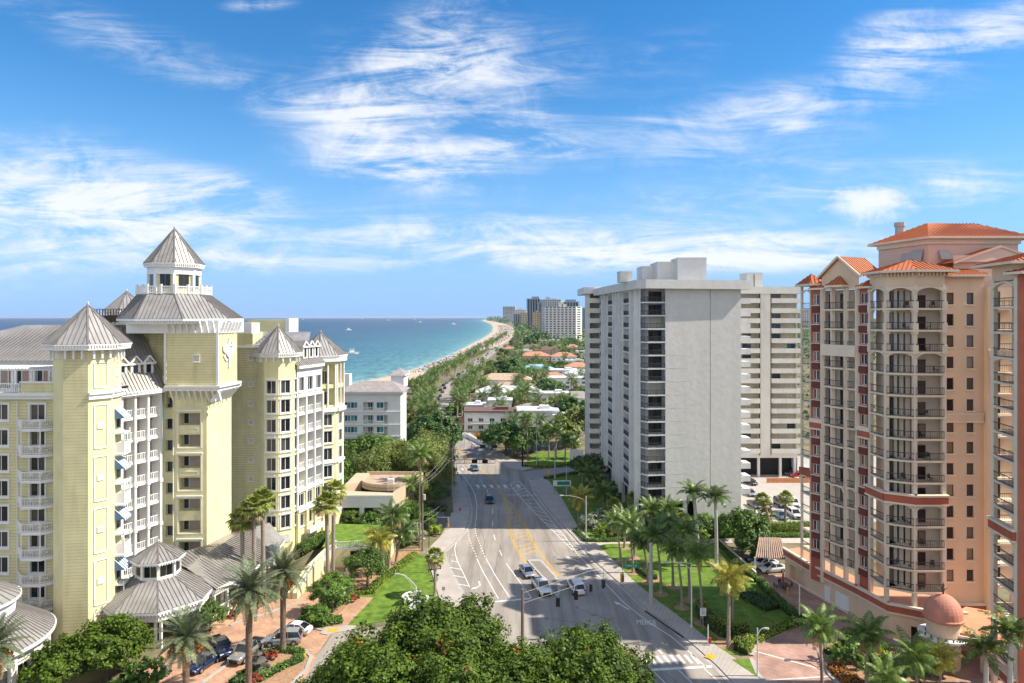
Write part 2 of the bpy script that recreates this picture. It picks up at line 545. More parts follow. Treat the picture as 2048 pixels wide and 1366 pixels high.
# ------------------------------------------------------------------ facades with real openings
class Bld:
 def __init__(s, name, label, cat, loc):
  s.root = thing(name, label, cat, loc)
  s.mbs = {}
  s.items = {}
  s.grp = 0
 PIECES = {'column', 'ornament', 'bracket', 'corner_board', 'planter', 'parapet', 'cornice', 'band', 'rib', 'slab', 'chimney', 'shutter', 'beam', 'roof'}
 def mb(s, part, m):
  if part in s.PIECES:
   s.grp2 = getattr(s, 'grp2', 0) + 1
   k = (part, m.name, 'piece', s.grp2)
  else:
   k = (part, m.name, getattr(s, 'grp', 0))
  if k not in s.mbs:
   s.mbs[k] = (MB(), m)
  return s.mbs[k][0]
 def wall(s, A, B, z0, z1, ops=(), m=None, part='wall', backm=None):
  """A left, B right as seen from outside; ops (s0,s1,za,zb,depth[,back material])"""
  mb = s.mb(part, m)
  A, B = Vector((A[0], A[1], 0)), Vector((B[0], B[1], 0))
  L = (B - A).length
  t = (B - A) / L
  n = Vector((t.y, -t.x, 0))
  ops = [o for o in ops if o[1] > 0 and o[0] < L]
  ops = [(max(0, o[0]), min(L, o[1]), max(z0, o[2]), min(z1, o[3])) + tuple(o[4:]) for o in ops]
  ss = sorted(set([0, L] + [round(o[i], 4) for o in ops for i in (0, 1)]))
  zs = sorted(set([z0, z1] + [round(o[i], 4) for o in ops for i in (2, 3)]))
  def pt(a, z, d=0):
   p = A + t * a - n * d
   return (p.x, p.y, z)
  for i in range(len(zs) - 1):
   za, zb = zs[i], zs[i + 1]
   if zb - za < 1e-4: continue
   zm = (za + zb) / 2
   row = [o for o in ops if o[2] < zm < o[3]]
   run = None
   for j in range(len(ss) - 1):
    a, b = ss[j], ss[j + 1]
    am = (a + b) / 2
    hole = any(o[0] < am < o[1] for o in row)
    if hole:
     if run is not None:
      mb.poly([pt(run, za), pt(a, za), pt(a, zb), pt(run, zb)])
      run = None
    elif run is None:
     run = a
   if run is not None:
    mb.poly([pt(run, za), pt(L, za), pt(L, zb), pt(run, zb)])
  for o in ops:
   a, b, za, zb, d = o[:5]
   if d > 0:
    mb.poly([pt(a, za), pt(a, zb), pt(a, zb, d), pt(a, za, d)])
    mb.poly([pt(b, za), pt(b, za, d), pt(b, zb, d), pt(b, zb)])
    mb.poly([pt(a, zb), pt(b, zb), pt(b, zb, d), pt(a, zb, d)])
    mb.poly([pt(a, za), pt(a, za, d), pt(b, za, d), pt(b, za)])
   if len(o) > 5 and o[5] is not None:
    s.mb(part, o[5]).poly([pt(a, za, d), pt(b, za, d), pt(b, zb, d), pt(a, zb, d)])
  return A, t, n, L
 def put(s, part, key, A, t, n, a, z, out=0.0):
  p = A + t * a + n * out
  s.items.setdefault(part, []).append((key, (p.x, p.y, z), math.atan2(t.y, t.x)))
 def windows(s, A, B, z0, z1, cols, rows, style, m, depth=.18, extra=(), part='window', wallpart='wall'):
  """cols (centre,width), rows (sill z,height)"""
  ops = [(c - w / 2, c + w / 2, z, z + h, depth) for c, w in cols for z, h in rows] + list(extra)
  A, t, n, L = s.wall(A, B, z0, z1, ops, m, wallpart)
  for c, w in cols:
   for z, h in rows:
    if z >= z0 - .01 and z + h <= z1 + .01:
     s.put(part, win(style, w, h), A, t, n, c, z, -depth)
  return A, t, n, L
 def finish(s, cap=100):
  r = s.root
  W0 = WLOC[r.name]
  n_of = {}
  extra = {}
  for k, (mb, m) in s.mbs.items():
   if not mb.f:
    continue
   part = k[0]
   n_of[part] = n_of.get(part, 0) + 1
   if n_of[part] <= cap:
    mb.build(part, m, r)
   else:
    e = extra.setdefault(part, (MB(), m))[0]
    i0 = len(e.v); e.v += mb.v; e.f += [tuple(i0 + q for q in f) for f in mb.f]; e.m += mb.m
  for part, (mb, m) in extra.items():
   mb.build(part, m, r)['kind'] = 'stuff'
  for part, lst in s.items.items():
   lst.sort(key=lambda q: q[1][0] ** 2 + q[1][1] ** 2)
   for key, pos, rz in lst[:cap]:
    subs = PROTO[key]
    o = link(part, subs[0][1], r, (pos[0] - W0[0], pos[1] - W0[1], pos[2] - W0[2]), rz)
    for nm, me in subs[1:]:
     link(nm, me, o)
   if len(lst) > cap:
    mb = MB(); mats = []
    for key, pos, rz in lst[cap:]:
     Mx = Matrix.Translation(pos) @ Matrix.Rotation(rz, 4, 'Z')
     for nm, me in PROTO[key]:
      ix = []
      for mt in me.materials:
       if mt not in mats: mats.append(mt)
       ix.append(mats.index(mt))
      i0 = len(mb.v)
      mb.v += [tuple(Mx @ v.co) for v in me.vertices]
      for p in me.polygons:
       mb.f.append(tuple(i0 + k for k in p.vertices)); mb.m.append(ix[p.material_index])
    o = mb.build(part, mats, r)
    o['kind'] = 'stuff'
  return r
PROTO = {}
def win(style, w, h):
 key = ('w', style, round(w, 2), round(h, 2))
 if key in PROTO:
  return key
 fm, gm, mul, trim, sill = WSTYLE[style]
 f, g = MB(), MB()
 e = .07
 f.bx(-w / 2, w / 2, -.05, .03, 0, e); f.bx(-w / 2, w / 2, -.05, .03, h - e, h)
 f.bx(-w / 2, -w / 2 + e, -.05, .03, e, h - e); f.bx(w / 2 - e, w / 2, -.05, .03, e, h - e)
 for k in range(1, mul):
  x = -w / 2 + w * k / mul
  f.bx(x - e * .6, x + e * .6, -.05, .03, e, h - e)
 if trim:
  d = -.24
  for x in (-w / 2 - trim, w / 2):
   f.bx(x, x + trim, d, -.12, -trim, h + trim)
  f.bx(-w / 2, w / 2, d, -.12, -trim, 0); f.bx(-w / 2, w / 2, d, -.12, h, h + trim)
  f.bx(-w / 2 - trim * 1.4, w / 2 + trim * 1.4, d - .08, d, h + trim * .5, h + trim * 1.3)
  f.bx(-w / 2 - trim * 1.4, w / 2 + trim * 1.4, d - .08, d, -trim * 1.3, -trim * .6)
 sl = MB()
 if sill:
  (sl if style == 'bronze' else f).bx(-w / 2 - .18, w / 2 + .18, -.42, -.1, -sill, -.02)
 for k in range(mul):
  x0 = -w / 2 + w * k / mul; x1 = -w / 2 + w * (k + 1) / mul
  g.poly([(x0 + .02, .0, .02), (x1 - .02, .0, .02), (x1 - .02, .0, h - .02), (x0 + .02, .0, h - .02)])
 PROTO[key] = [('window', f.mesh('window', [fm])), ('pane', g.mesh('pane', [gm]))] + ([('sill', sl.mesh('sill', [M['beigelight']]))] if sl.f else [])
 return key
def rail(style, L, h=1.05):
 """a straight railing with its slab edge; origin mid, local -y outward"""
 key = ('r', style, round(L, 2), h)
 if key in PROTO:
  return key
 m, gap, th = RSTYLE[style]
 r = MB()
 r.bx(-L / 2, L / 2, -.05, .05, h - .08, h)
 r.bx(-L / 2, L / 2, -.04, .04, .1, .17)
 k = max(1, int(L / gap))
 for j in range(k + 1):
  x = -L / 2 + L * j / k
  big = j in (0, k) or (j * 2 == k)
  w = th * (2 if big else 1)
  r.bx(x - w / 2, x + w / 2, -w / 2, w / 2, .0 if big else .17, h - .08 if not big else h + .05)
 PROTO[key] = [('railing', r.mesh('railing', [m]))]
 return key
# ------------------------------------------------------------------ materials
mat('siding', (.70, .64, .375), .65, .08, .5, stripe=(.42, .5), stain=.42)
mat('stucco_yellow', (.74, .68, .40), .8, .10, .35, bump=.1, stain=.2)
mat('trim', (.78, .77, .75), .6, .05, 1.0)
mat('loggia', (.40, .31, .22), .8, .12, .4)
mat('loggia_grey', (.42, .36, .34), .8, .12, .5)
mat('roofmetal', (.37, .35, .33), .42, .18, .35, metal=.35, spec=.5, stain=.35)
mat('seam', (.22, .205, .19), .5, .15, 1, metal=.3)
mat('pinkwall', (.45, .33, .28), .8, .1, .5)
mat('greywall', (.60, .59, .57), .9, .05, .9, bump=.35, detail=9, stain=.10, streak=((.35, .35, .03), .10))
mat('greytrim', (.66, .66, .66), .75, .07, .5, stain=.25)
mat('cream', (.78, .74, .66), .85, .06, .3, stain=.25)
mat('shutter', (.63, .57, .46), .8, .12, .3)
mat('beige', (.74, .55, .39), .85, .06, .25, stain=.15)
mat('beigelight', (.75, .63, .50), .8, .06, .5)
mat('terracotta', (.42, .115, .07), .8, .12, .5, stain=.2)
mat('terracotta_dark', (.16, .045, .035), .8, .1, .6)
mat('penthouse', (.68, .48, .38), .85, .06, .25)
mat('orangeroof', (.58, .17, .05), .45, .14, .3, spec=.4, stain=.15)
mat('orangeseam', (.30, .085, .03), .5, .1, 1)
mat('domered', (.56, .24, .17), .7, .12, .6, stain=.3)
mat('salmonroof', (.66, .30, .17), .8, .08, .4, stain=.2)
mat('iron', (.065, .06, .058), .5, .1, 2)
mat('whitewall', (.70, .70, .70), .8, .06, .4, stain=.12)
mat('whitehouse', (.74, .73, .70), .8, .06, .4, stain=.15)
mat('tanhouse', (.55, .43, .30), .85, .08, .4, stain=.15)
mat('tileroof', (.46, .235, .15), .8, .25, .8, bump=.3)
mat('tanroof', (.46, .34, .24), .8, .2, .8, bump=.3)
mat('redroof', (.17, .10, .085), .8, .25, .8, bump=.3)
mat('greyroof', (.30, .27, .26), .8, .2, 1.0, bump=.3)
mat('whiteroof', (.66, .67, .68), .7, .1, .6)
mat('blueroof', (.30, .52, .62), .6, .1, .6)
mat('concrete', (.44, .41, .375), .9, .12, .5, bump=.08, detail=8)
mat('kerb', (.40, .38, .35), .9, .12, .8)
mat('mulch', (.36, .22, .13), .95, .3, 2.5, bump=.3)
mat('wood', (.20, .16, .12), .9, .2, 1.5, scale3=(4, 4, .5))
mat('polegrey', (.42, .41, .39), .7, .1, 1)
mat('polewhite', (.70, .69, .66), .6, .08, 1)
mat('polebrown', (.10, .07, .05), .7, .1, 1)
mat('black', (.015, .015, .017), .5, .1, 2)
mat('yellowpaint', (.62, .36, .03), .8, .22, 2.0)
mat('whitepaint', (.68, .66, .62), .8, .18, 2.0)
mat('tyre', (.02, .02, .02), .85, .1, 3)
mat('rim', (.45, .45, .46), .35, .05, 3, metal=.7)
mat('redlamp', (.5, .02, .02), .3, .05, 3)
mat('headlamp', (.75, .76, .78), .15, .03, 3, spec=.7)
mat('green_sign', (.01, .22, .16), .5, .05, 2)
mat('orange_sign', (.75, .22, .02), .6, .05, 2)
mat('amber_housing', (.60, .30, .03), .5, .05, 2)
mat('redpaint', (.50, .035, .025), .5, .1, 2)
mat('redsignal', (.9, .06, .03), .4, .02, 2)
mat('awning_blue', (.10, .19, .33), .8, .1, 1)
mat('skin', (.45, .26, .17), .6, .05, 2)
mat('bronze', (.05, .04, .035), .5, .1, 2)
mat('palmtrunk', (.30, .25, .20), .95, .28, 2.2, scale3=(1, 1, 5), bump=.4)
mat('datetrunk', (.17, .12, .085), .95, .4, 3.0, bump=.8)
mat('royaltrunk', (.47, .44, .40), .9, .12, 1.0, scale3=(1, 1, 4))
mat('crownshaft', (.16, .30, .05), .5, .15, 1.0)
mat('bark', (.12, .09, .065), .95, .3, 2.0, bump=.4)
mat('stone_dark', (.11, .10, .09), .8, .2, 2)
mat('dates', (.68, .30, .04), .8, .3, 5)
glassmat('glass_dark', (.012, .016, .022), (.06, .07, .085))
glassmat('glass_hotel', (.010, .014, .018), (.075, .08, .075))
glassmat('glass_blue', (.015, .03, .05), (.05, .14, .24))
glassmat('glass_pink', (.018, .02, .028), (.36, .29, .22))
glassmat('glass_teal', (.02, .09, .12), (.10, .33, .38))
glassmat('carglass', (.012, .016, .02), (.03, .045, .06), .05, .7)
leafmat('leaf_grape', (0.023, 0.044, 0.006), (0.153, 0.241, 0.026), .45, .28, .08, .5, .22)
leafmat('leaf_broad', (0.034, 0.080, 0.017), (0.184, 0.319, 0.043), .5, .28)
leafmat('leaf_dark', (0.022, 0.058, 0.017), (0.108, 0.203, 0.041), .4, .22)
leafmat('leaf_fine', (0.085, 0.123, 0.026), (0.307, 0.362, 0.087), .3, .3)
leafmat('leaf_silver', (0.154, 0.203, 0.123), (0.461, 0.493, 0.348), .5, .25)
leafmat('leaf_lime', (0.085, 0.161, 0.017), (0.366, 0.437, 0.057), .6, .32)
leafmat('frond', (0.038, 0.080, 0.017), (0.200, 0.290, 0.051), .6, .25, .22, .4, .45)
leafmat('frond_yellow', (0.138, 0.160, 0.022), (0.646, 0.580, 0.102), .6, .3, .12, .4, .4)
leafmat('frond_grey', (.045, .065, .035), (.20, .24, .12), .6, .2, .15, .45, .4)
leafmat('frond_fan', (0.077, 0.116, 0.022), (0.384, 0.420, 0.087), .6, .25, .15)
leafmat('frond_dead', (0.233, 0.143, 0.066), (0.490, 0.330, 0.165), 1, .2, .1)
leafmat('leaf_red', (0.117, 0.022, 0.017), (0.408, 0.066, 0.033), 1, .2)
leafmat('leaf_orange', (0.187, 0.077, 0.017), (0.583, 0.220, 0.033), 1, .25)
M = MATS
WSTYLE = {'hotel': (M['trim'], M['glass_hotel'], 2, .22, 0), 'plain': (M['trim'], M['glass_dark'], 2, 0, .16), 'door': (M['trim'], M['glass_dark'], 2, .16, 0),
   'bronze': (M['bronze'], M['glass_pink'], 1, 0, .2), 'bronze2': (M['bronze'], M['glass_pink'], 2, 0, 0), 'white1': (M['trim'], M['glass_pink'], 2, 0, 0),
   'blue': (M['bronze'], M['glass_blue'], 2, 0, 0), 'dark3': (M['bronze'], M['glass_dark'], 3, 0, 0), 'teal': (M['trim'], M['glass_teal'], 2, 0, .1),
   'louver': (M['trim'], M['shutter'], 1, .12, 0), 'shut': (M['cream'], M['shutter'], 2, 0, 0), 'one': (M['trim'], M['glass_dark'], 1, 0, 0)}
RSTYLE = {'white': (M['trim'], .28, .06), 'iron': (M['iron'], .3, .022), 'grey': (M['iron'], .3, .05), 'glass': (M['glass_teal'], 2, .05)}
# ------------------------------------------------------------------ coast, sea, beach, ground
COAST = [(-450, -330), (0, -215)] + [(y, x) for x, y in pts((690, 766), (745, 757), (800, 744), (845, 731), (880, 717), (920, 699), (950, 684), (975, 671),
   (986, 662), (987, 654), (983, 648), (972, 643.5), (963, 641))] + [(14000, -560), (22000, -300), (40000, 400), (70000, 1500)]
CY = [c[0] for c in COAST]; CX = [c[1] for c in COAST]
def coast(y):
 return float(np.interp(y, CY, CX))
INL = [(-450, -290), (0, -175)] + [(y, x) for x, y in pts((690, 783), (815, 768), (860, 742), (900, 726), (950, 706), (1000, 689), (1021, 676), (1027, 665), (1026, 656), (1014, 649), (990, 643.5), (972, 641))] + \
  [(14000, -520), (22000, -260), (40000, 450), (70000, 1560)]
IY = [c[0] for c in INL]; IX = [c[1] for c in INL]
def inland(y):
 return max(float(np.interp(y, IY, IX)), coast(y) + 8)
YS = [-400, -200, 0, 100, 200, 300, 380, 430, 470, 510, 550, 600, 650, 700, 760, 820, 900, 1000, 1100, 1250, 1400, 1600, 1850, 2100, 2500, 3000, 3600, 4300, 5200, 6300, 7800, 9500, 12000, 15000, 20000, 28000]
# sea sheet with the depth of the water as an attribute (shallow water over sand is turquoise)
offs = [-60, 0, 6, 16, 34, 60, 100, 160, 250, 400, 650, 1100, 2000, 4000, 9000, 20000, 40000]
V = []; A_ = []
for y in YS:
 for o in offs:
  V.append((coast(y) - o, y, -1.2)); A_.append(max(o, 0))
nc = len(offs)
F = [(i * nc + j, (i + 1) * nc + j, (i + 1) * nc + j + 1, i * nc + j + 1) for i in range(len(YS) - 1) for j in range(nc - 1)]
F = [f[::-1] for f in F]
me = bpy.data.meshes.new('sea')
me.from_pydata(V, [], [f[::-1] for f in F])
at = me.attributes.new('depth', 'FLOAT', 'POINT')
at.data.foreach_set('value', A_)
sm = bpy.data.materials.new('sea'); sm.use_nodes = True
n, l = sm.node_tree.nodes, sm.node_tree.links
b = n['Principled BSDF']; b.inputs['Roughness'].default_value = .32; b.inputs['Specular IOR Level'].default_value = .07
an = n.new('ShaderNodeAttribute'); an.attribute_name = 'depth'
geo = n.new('ShaderNodeNewGeometry')
mp = n.new('ShaderNodeMapping'); mp.inputs['Scale'].default_value = (.006, .0035, 1)
l.new(geo.outputs['Position'], mp.inputs['Vector'])
nz = n.new('ShaderNodeTexNoise'); nz.inputs['Scale'].default_value = 1; nz.inputs['Detail'].default_value = 6
l.new(mp.outputs[0], nz.inputs['Vector'])
ml = n.new('ShaderNodeMath'); ml.operation = 'MULTIPLY_ADD'; ml.inputs[1].default_value = .9; ml.inputs[2].default_value = .55
l.new(nz.outputs['Fac'], ml.inputs[0])
dm = n.new('ShaderNodeMath'); dm.operation = 'MULTIPLY'
l.new(an.outputs['Fac'], dm.inputs[0]); l.new(ml.outputs[0], dm.inputs[1])
lg = n.new('ShaderNodeMath'); lg.operation = 'LOGARITHM'; lg.inputs[1].default_value = 10
ad1 = n.new('ShaderNodeMath'); ad1.operation = 'ADD'; ad1.inputs[1].default_value = 1
l.new(dm.outputs[0], ad1.inputs[0]); l.new(ad1.outputs[0], lg.inputs[0])
dv = n.new('ShaderNodeMath'); dv.operation = 'DIVIDE'; dv.inputs[1].default_value = 4
l.new(lg.outputs[0], dv.inputs[0])
cr = n.new('ShaderNodeValToRGB')
el = cr.color_ramp.elements
el[0].position = 0; el[0].color = (.55, .58, .50, 1)
el[1].position = 1; el[1].color = (.006, .027, .075, 1)
for p_, c_ in ((.10, (.27, .37, .33)), (.24, (.12, .26, .25)), (.42, (.055, .175, .195)), (.54, (.028, .115, .155)), (.66, (.013, .058, .110)), (.8, (.008, .036, .088))):
 e_ = el.new(p_); e_.color = c_ + (1,)
l.new(dv.outputs[0], cr.inputs[0])
# wind streaks and small white caps
mp2 = n.new('ShaderNodeMapping'); mp2.inputs['Scale'].default_value = (.16, .05, 1); mp2.inputs['Rotation'].default_value = (0, 0, .35)
l.new(geo.outputs['Position'], mp2.inputs['Vector'])
n2 = n.new('ShaderNodeTexNoise'); n2.inputs['Scale'].default_value = 1; n2.inputs['Detail'].default_value = 5; n2.inputs['Roughness'].default_value = .7
l.new(mp2.outputs[0], n2.inputs['Vector'])
r2 = n.new('ShaderNodeMapRange'); r2.inputs['From Min'].default_value = .3; r2.inputs['From Max'].default_value = .7; r2.inputs['To Min'].default_value = .42; r2.inputs['To Max'].default_value = 1.6
l.new(n2.outputs['Fac'], r2.inputs['Value'])
mu = n.new('ShaderNodeMix'); mu.data_type = 'RGBA'; mu.blend_type = 'MULTIPLY'; mu.inputs['Factor'].default_value = 1
l.new(cr.outputs[0], mu.inputs['A']); l.new(r2.outputs[0], mu.inputs['B'])
l.new(mu.outputs['Result'], b.inputs['Base Color'])
bp = n.new('ShaderNodeBump'); bp.inputs['Strength'].default_value = .5; bp.inputs['Distance'].default_value = 1.0
l.new(n2.outputs['Fac'], bp.inputs['Height']); l.new(bp.outputs[0], b.inputs['Normal'])
me.materials.append(sm)
o = link('sea', me); o['kind'] = 'structure'
mb = MB()
for i in range(len(YS) - 1):
 a, c = YS[i], YS[i + 1]
 for f0, z0, f1, z1 in ((lambda y: coast(y) - 25, -3.0, coast, -1.15), (coast, -1.15, lambda y: coast(y) * .65 + inland(y) * .35, -.1), (lambda y: coast(y) * .65 + inland(y) * .35, -.1, lambda y: inland(y) + 3, .03)):
  mb.poly([(f0(a), a, z0), (f1(a), a, z1), (f1(c), c, z1), (f0(c), c, z0)])
sand = mat('sand', (.50, .40, .30), .95, .12, .08, bump=.15, detail=8)
struct('beach', mb, sand)
mb = MB()
for i in range(len(YS) - 1):
 a, c = YS[i], YS[i + 1]
 w = 400 if c < 3000 else 60000
 for w0, w1 in ((0, 400), (400, 5000), (5000, 80000)):
  mb.poly([(inland(a) + w0, a, 0), (inland(a) + w1, a, 0), (inland(c) + w1, c, 0), (inland(c) + w0, c, 0)])
soil = mat('soil', (.10, .12, .04), .95, .4, .12, col2=(.30, .24, .15), detail=8)
struct('ground', mb, soil)
# ------------------------------------------------------------------ roads
asphalt = mat('asphalt', (.335, .295, .255), .92, .10, .10, bump=.05, detail=9, col2=(.39, .345, .30), streak=((.55, .03, 1), .85))
def sheet(name, uv, z, m, extra=None):
 mb = MB()
 w = pts(*uv)
 mb.poly([(x, y, z) for x, y in w][::-1])
 o = mb.build(name, m)
 o['kind'] = 'structure'
 me = o.data
 if me.polygons[0].normal.z < 0:
  me.flip_normals()
 return o
LEFT = [(922, 1186), (903, 1151), (892, 1129), (884, 1105), (908, 1084), (928, 1063), (937, 1042), (940, 1018), (933, 987), (922, 960), (908, 930), (908, 897), (910, 873), (902, 856), (880, 843)]
BLVD_L = [(868, 832), (872, 805), (878, 785), (886, 772), (904, 759), (925, 743), (954, 719), (985, 697), (1006, 684), (1018, 672)]
BLVD_R = [(1026, 672), (1018, 684), (1002, 697), (974, 719), (946, 743), (928, 759), (918, 772), (908, 785), (898, 805), (893, 830)]
RIGHT = [(914, 850), (928, 870), (948, 892), (985, 917), (1016, 934), (1048, 943), (1062, 957), (1071, 983), (1088, 1007), (1108, 1031), (1130, 1055), (1152, 1079), (1183, 1117), (1247, 1174.5), (1300, 1224),
   (1342, 1253), (1390, 1293.5), (1433, 1331.5), (1466, 1366), (1560, 1460)]
sheet('road', [(1700, 1700), (380, 1700), (560, 1440), (600, 1380), (633, 1312), (668, 1266), (740, 1258), (860, 1236)] + LEFT + BLVD_L + BLVD_R + RIGHT, .012, asphalt)
sheet('side_road', [(1048, 943), (1110, 936), (1230, 934), (1420, 936), (1420, 950), (1230, 949), (1130, 952), (1060, 958)], .016, mat('asphalt_pale', (.32, .29, .26), .9, .1, .2))
def slab(name, uv, h, m, label=None):
 """a raised pavement with a real kerb face"""
 mb = MB()
 mb.prism(pts(*uv), -.02, h, 0)
 return struct(name, mb, m)
mat('pavement', (.42, .375, .33), .9, .12, .35, bump=.06, detail=8)
slab('sidewalk', [(922, 1186), (903, 1151), (892, 1129), (884, 1105), (908, 1084), (928, 1063), (937, 1042), (940, 1018), (933, 987), (922, 960), (908, 930), (906, 897), (894, 897), (897, 930), (905, 960), (905, 1018), (899, 1040), (880, 1075),
  (855, 1100), (852, 1112), (862, 1141), (876, 1188), (884, 1215), (935, 1215)], .13, M['pavement'])
slab('sidewalk', [(1058, 961), (1071, 983), (1088, 1007), (1108, 1031), (1130, 1055), (1152, 1079), (1183, 1117), (1247, 1174.5), (1300, 1224), (1342, 1253), (1390, 1293.5), (1433, 1331.5), (1466, 1366), (1560, 1460),
  (1640, 1460), (1530, 1366), (1470, 1318), (1433, 1293), (1383, 1253), (1312, 1200), (1264, 1160), (1197, 1092), (1178, 1076), (1157, 1056), (1123, 996), (1097, 962), (1085, 956)], .13, M['pavement'])
slab('sidewalk', [(928, 870), (948, 892), (985, 917), (1016, 934), (1046, 942), (1066, 936), (1040, 925), (1000, 905), (965, 885), (940, 866)], .13, M['pavement'])
sheet('path', [(1178, 1077), (1640, 1076), (1640, 1087), (1420, 1086), (1222, 1088), (1197, 1093)], .05, mat('path', (.50, .44, .37), .9, .1, .5))
sheet('parking_lot', [(1300, 912), (1760, 912), (1760, 1044), (1300, 1044)], .02, mat('lot', (.40, .37, .335), .9, .08, .3))
grassm = mat('lawn', (.075, .165, .016), .9, .25, .7, bump=.5, detail=9, col2=(.19, .29, .035), streak=((.5, .5, .5), .35))
sheet('lawn', [(1198, 1094), (1206, 1089), (1222, 1088), (1425, 1087), (1441, 1090), (1509, 1157), (1560, 1205), (1600, 1246), (1509, 1284), (1497, 1311), (1448, 1309), (1433, 1296), (1383, 1254.5), (1312, 1201), (1264, 1161)], .06, grassm)
sheet('lawn', [(1463, 1321), (1502, 1320), (1514, 1349), (1560, 1400), (1530, 1366)], .15, grassm)
sheet('lawn', [(700, 1186), (742, 1178), (759, 1160), (790, 1138), (837, 1109), (850, 1112), (860, 1142), (876, 1190), (880, 1222), (712, 1253), (693, 1252), (747, 1197), (717, 1195)], .06, grassm)
sheet('lawn', [(1046, 934), (1066, 905), (1150, 903), (1160, 928), (1090, 934)], .06, grassm)
sheet('lawn', [(1097, 962), (1123, 996), (1157, 1056), (1178, 1076), (1320, 1074), (1290, 1010), (1190, 945), (1120, 953)], .05, grassm)
sheet('lawn', [(1380, 1050), (1640, 1050), (1640, 1075), (1380, 1075)], .04, grassm)
# brick paving with herringbone joints from a brick texture
def brickmat(name, a, b2, mortar):
 m = bpy.data.materials.new(name); m.use_nodes = True
 n, l = m.node_tree.nodes, m.node_tree.links
 bs = n['Principled BSDF']; bs.inputs['Roughness'].default_value = .9
 g = n.new('ShaderNodeNewGeometry')
 mp = n.new('ShaderNodeMapping'); mp.inputs['Rotation'].default_value = (0, 0, .7)
 l.new(g.outputs['Position'], mp.inputs['Vector'])
 br = n.new('ShaderNodeTexBrick')
 br.inputs['Color1'].default_value = a + (1,); br.inputs['Color2'].default_value = b2 + (1,); br.inputs['Mortar'].default_value = mortar + (1,)
 br.inputs['Scale'].default_value = 1.0; br.inputs['Brick Width'].default_value = .62; br.inputs['Row Height'].default_value = .31; br.inputs['Mortar Size'].default_value = .02
 l.new(mp.outputs[0], br.inputs['Vector'])
 nz = n.new('ShaderNodeTexNoise'); nz.inputs['Scale'].default_value = .35; nz.inputs['Detail'].default_value = 7
 l.new(g.outputs['Position'], nz.inputs['Vector'])
 mr = n.new('ShaderNodeMapRange'); mr.inputs['From Min'].default_value = .3; mr.inputs['From Max'].default_value = .7; mr.inputs['To Min'].default_value = .72; mr.inputs['To Max'].default_value = 1.2
 l.new(nz.outputs['Fac'], mr.inputs['Value'])
 mx = n.new('ShaderNodeMix'); mx.data_type = 'RGBA'; mx.blend_type = 'MULTIPLY'; mx.inputs['Factor'].default_value = 1
 l.new(br.outputs['Color'], mx.inputs['A']); l.new(mr.outputs[0], mx.inputs['B'])
 l.new(mx.outputs['Result'], bs.inputs['Base Color'])
 MATS[name] = m
 return m
brick1 = brickmat('brickpave', (.52, .30, .18), (.42, .22, .13), (.44, .33, .24))
brick2 = brickmat('brickpink', (.44, .27, .21), (.36, .20, .16), (.40, .29, .24))
sheet('driveway', [(120, 1480), (330, 1300), (430, 1240), (520, 1215), (600, 1180), (668, 1118), (735, 1140), (735, 1160), (690, 1175), (640, 1215), (600, 1252), (646, 1258), (660, 1270), (633, 1312), (600, 1380), (520, 1480)], .014, brick1)
sheet('path', [(712, 1194.5), (747, 1196), (693, 1253), (649, 1257)], .07, brick1)
slab('sidewalk', [(640, 1268), (647, 1257), (693, 1252), (712, 1252.5), (712, 1260), (668, 1267), (655, 1271)], .12, M['pavement'])
sheet('driveway', [(1500, 1312), (1509, 1288), (1560, 1268), (1596, 1248), (1560, 1208), (1520, 1170), (1520, 1150), (1575, 1150), (1720, 1235), (1850, 1262), (2048, 1330), (2300, 1500), (1700, 1560), (1560, 1400), (1514, 1346)], .016, brick2)
mb = MB()
for a, c, w in (((1530, 1300), (1720, 1345), .3), ((1533, 1356), (1720, 1352), .3)):
 pass
# kerb lines as raised strips
def strip(mb, uv, w, z0, z1, m=0):
 W_ = [Vector((x, y, 0)) for x, y in pts(*uv)]
 Lp, Rp = [], []
 for k, p in enumerate(W_):
  d = (W_[min(k + 1, len(W_) - 1)] - W_[max(k - 1, 0)]).normalized()
  q = Vector((d.y, -d.x, 0)) * (w / 2)
  Lp.append(p - q); Rp.append(p + q)
 for k in range(len(W_) - 1):
  a, b2, c, d = Lp[k], Rp[k], Rp[k + 1], Lp[k + 1]
  mb.poly([(a.x, a.y, z1), (b2.x, b2.y, z1), (c.x, c.y, z1), (d.x, d.y, z1)], m)
  if z1 - z0 > .02:
   mb.poly([(a.x, a.y, z0), (a.x, a.y, z1), (d.x, d.y, z1), (d.x, d.y, z0)], m)
   mb.poly([(b2.x, b2.y, z0), (c.x, c.y, z0), (c.x, c.y, z1), (b2.x, b2.y, z1)], m)
mb = MB()
strip(mb, [(1502, 1312), (1509, 1290), (1560, 1268), (1602, 1246)], .6, 0, .17)
strip(mb, [(1502, 1318), (1514, 1347), (1545, 1382), (1600, 1440)], .5, 0, .17)
strip(mb, [(330, 1420), (455, 1330), (500, 1306)], .35, 0, .16)
strip(mb, [(500, 1306), (560, 1296), (606, 1300), (622, 1314), (612, 1340), (580, 1372)], .4, 0, .16)
strip(mb, [(460, 1252), (520, 1232), (600, 1205)], .35, 0, .16)
strip(mb, [(1640, 1306), (1644, 1325), (1660, 1352), (1690, 1380)], .4, 0, .18)
strip(mb, [(1645, 1306), (1700, 1292), (1800, 1290), (1900, 1300)], .4, 0, .18)
strip(mb, [(597, 1252), (625, 1258), (648, 1262)], .35, 0, .16)
struct('kerb', mb, M['kerb'])
mb = MB()
GUT = [(1062, 957), (1071, 983), (1088, 1007), (1108, 1031), (1130, 1055), (1152, 1079), (1183, 1117), (1247, 1174.5), (1300, 1224), (1342, 1253), (1390, 1293.5), (1433, 1331.5), (1466, 1366), (1560, 1460)]
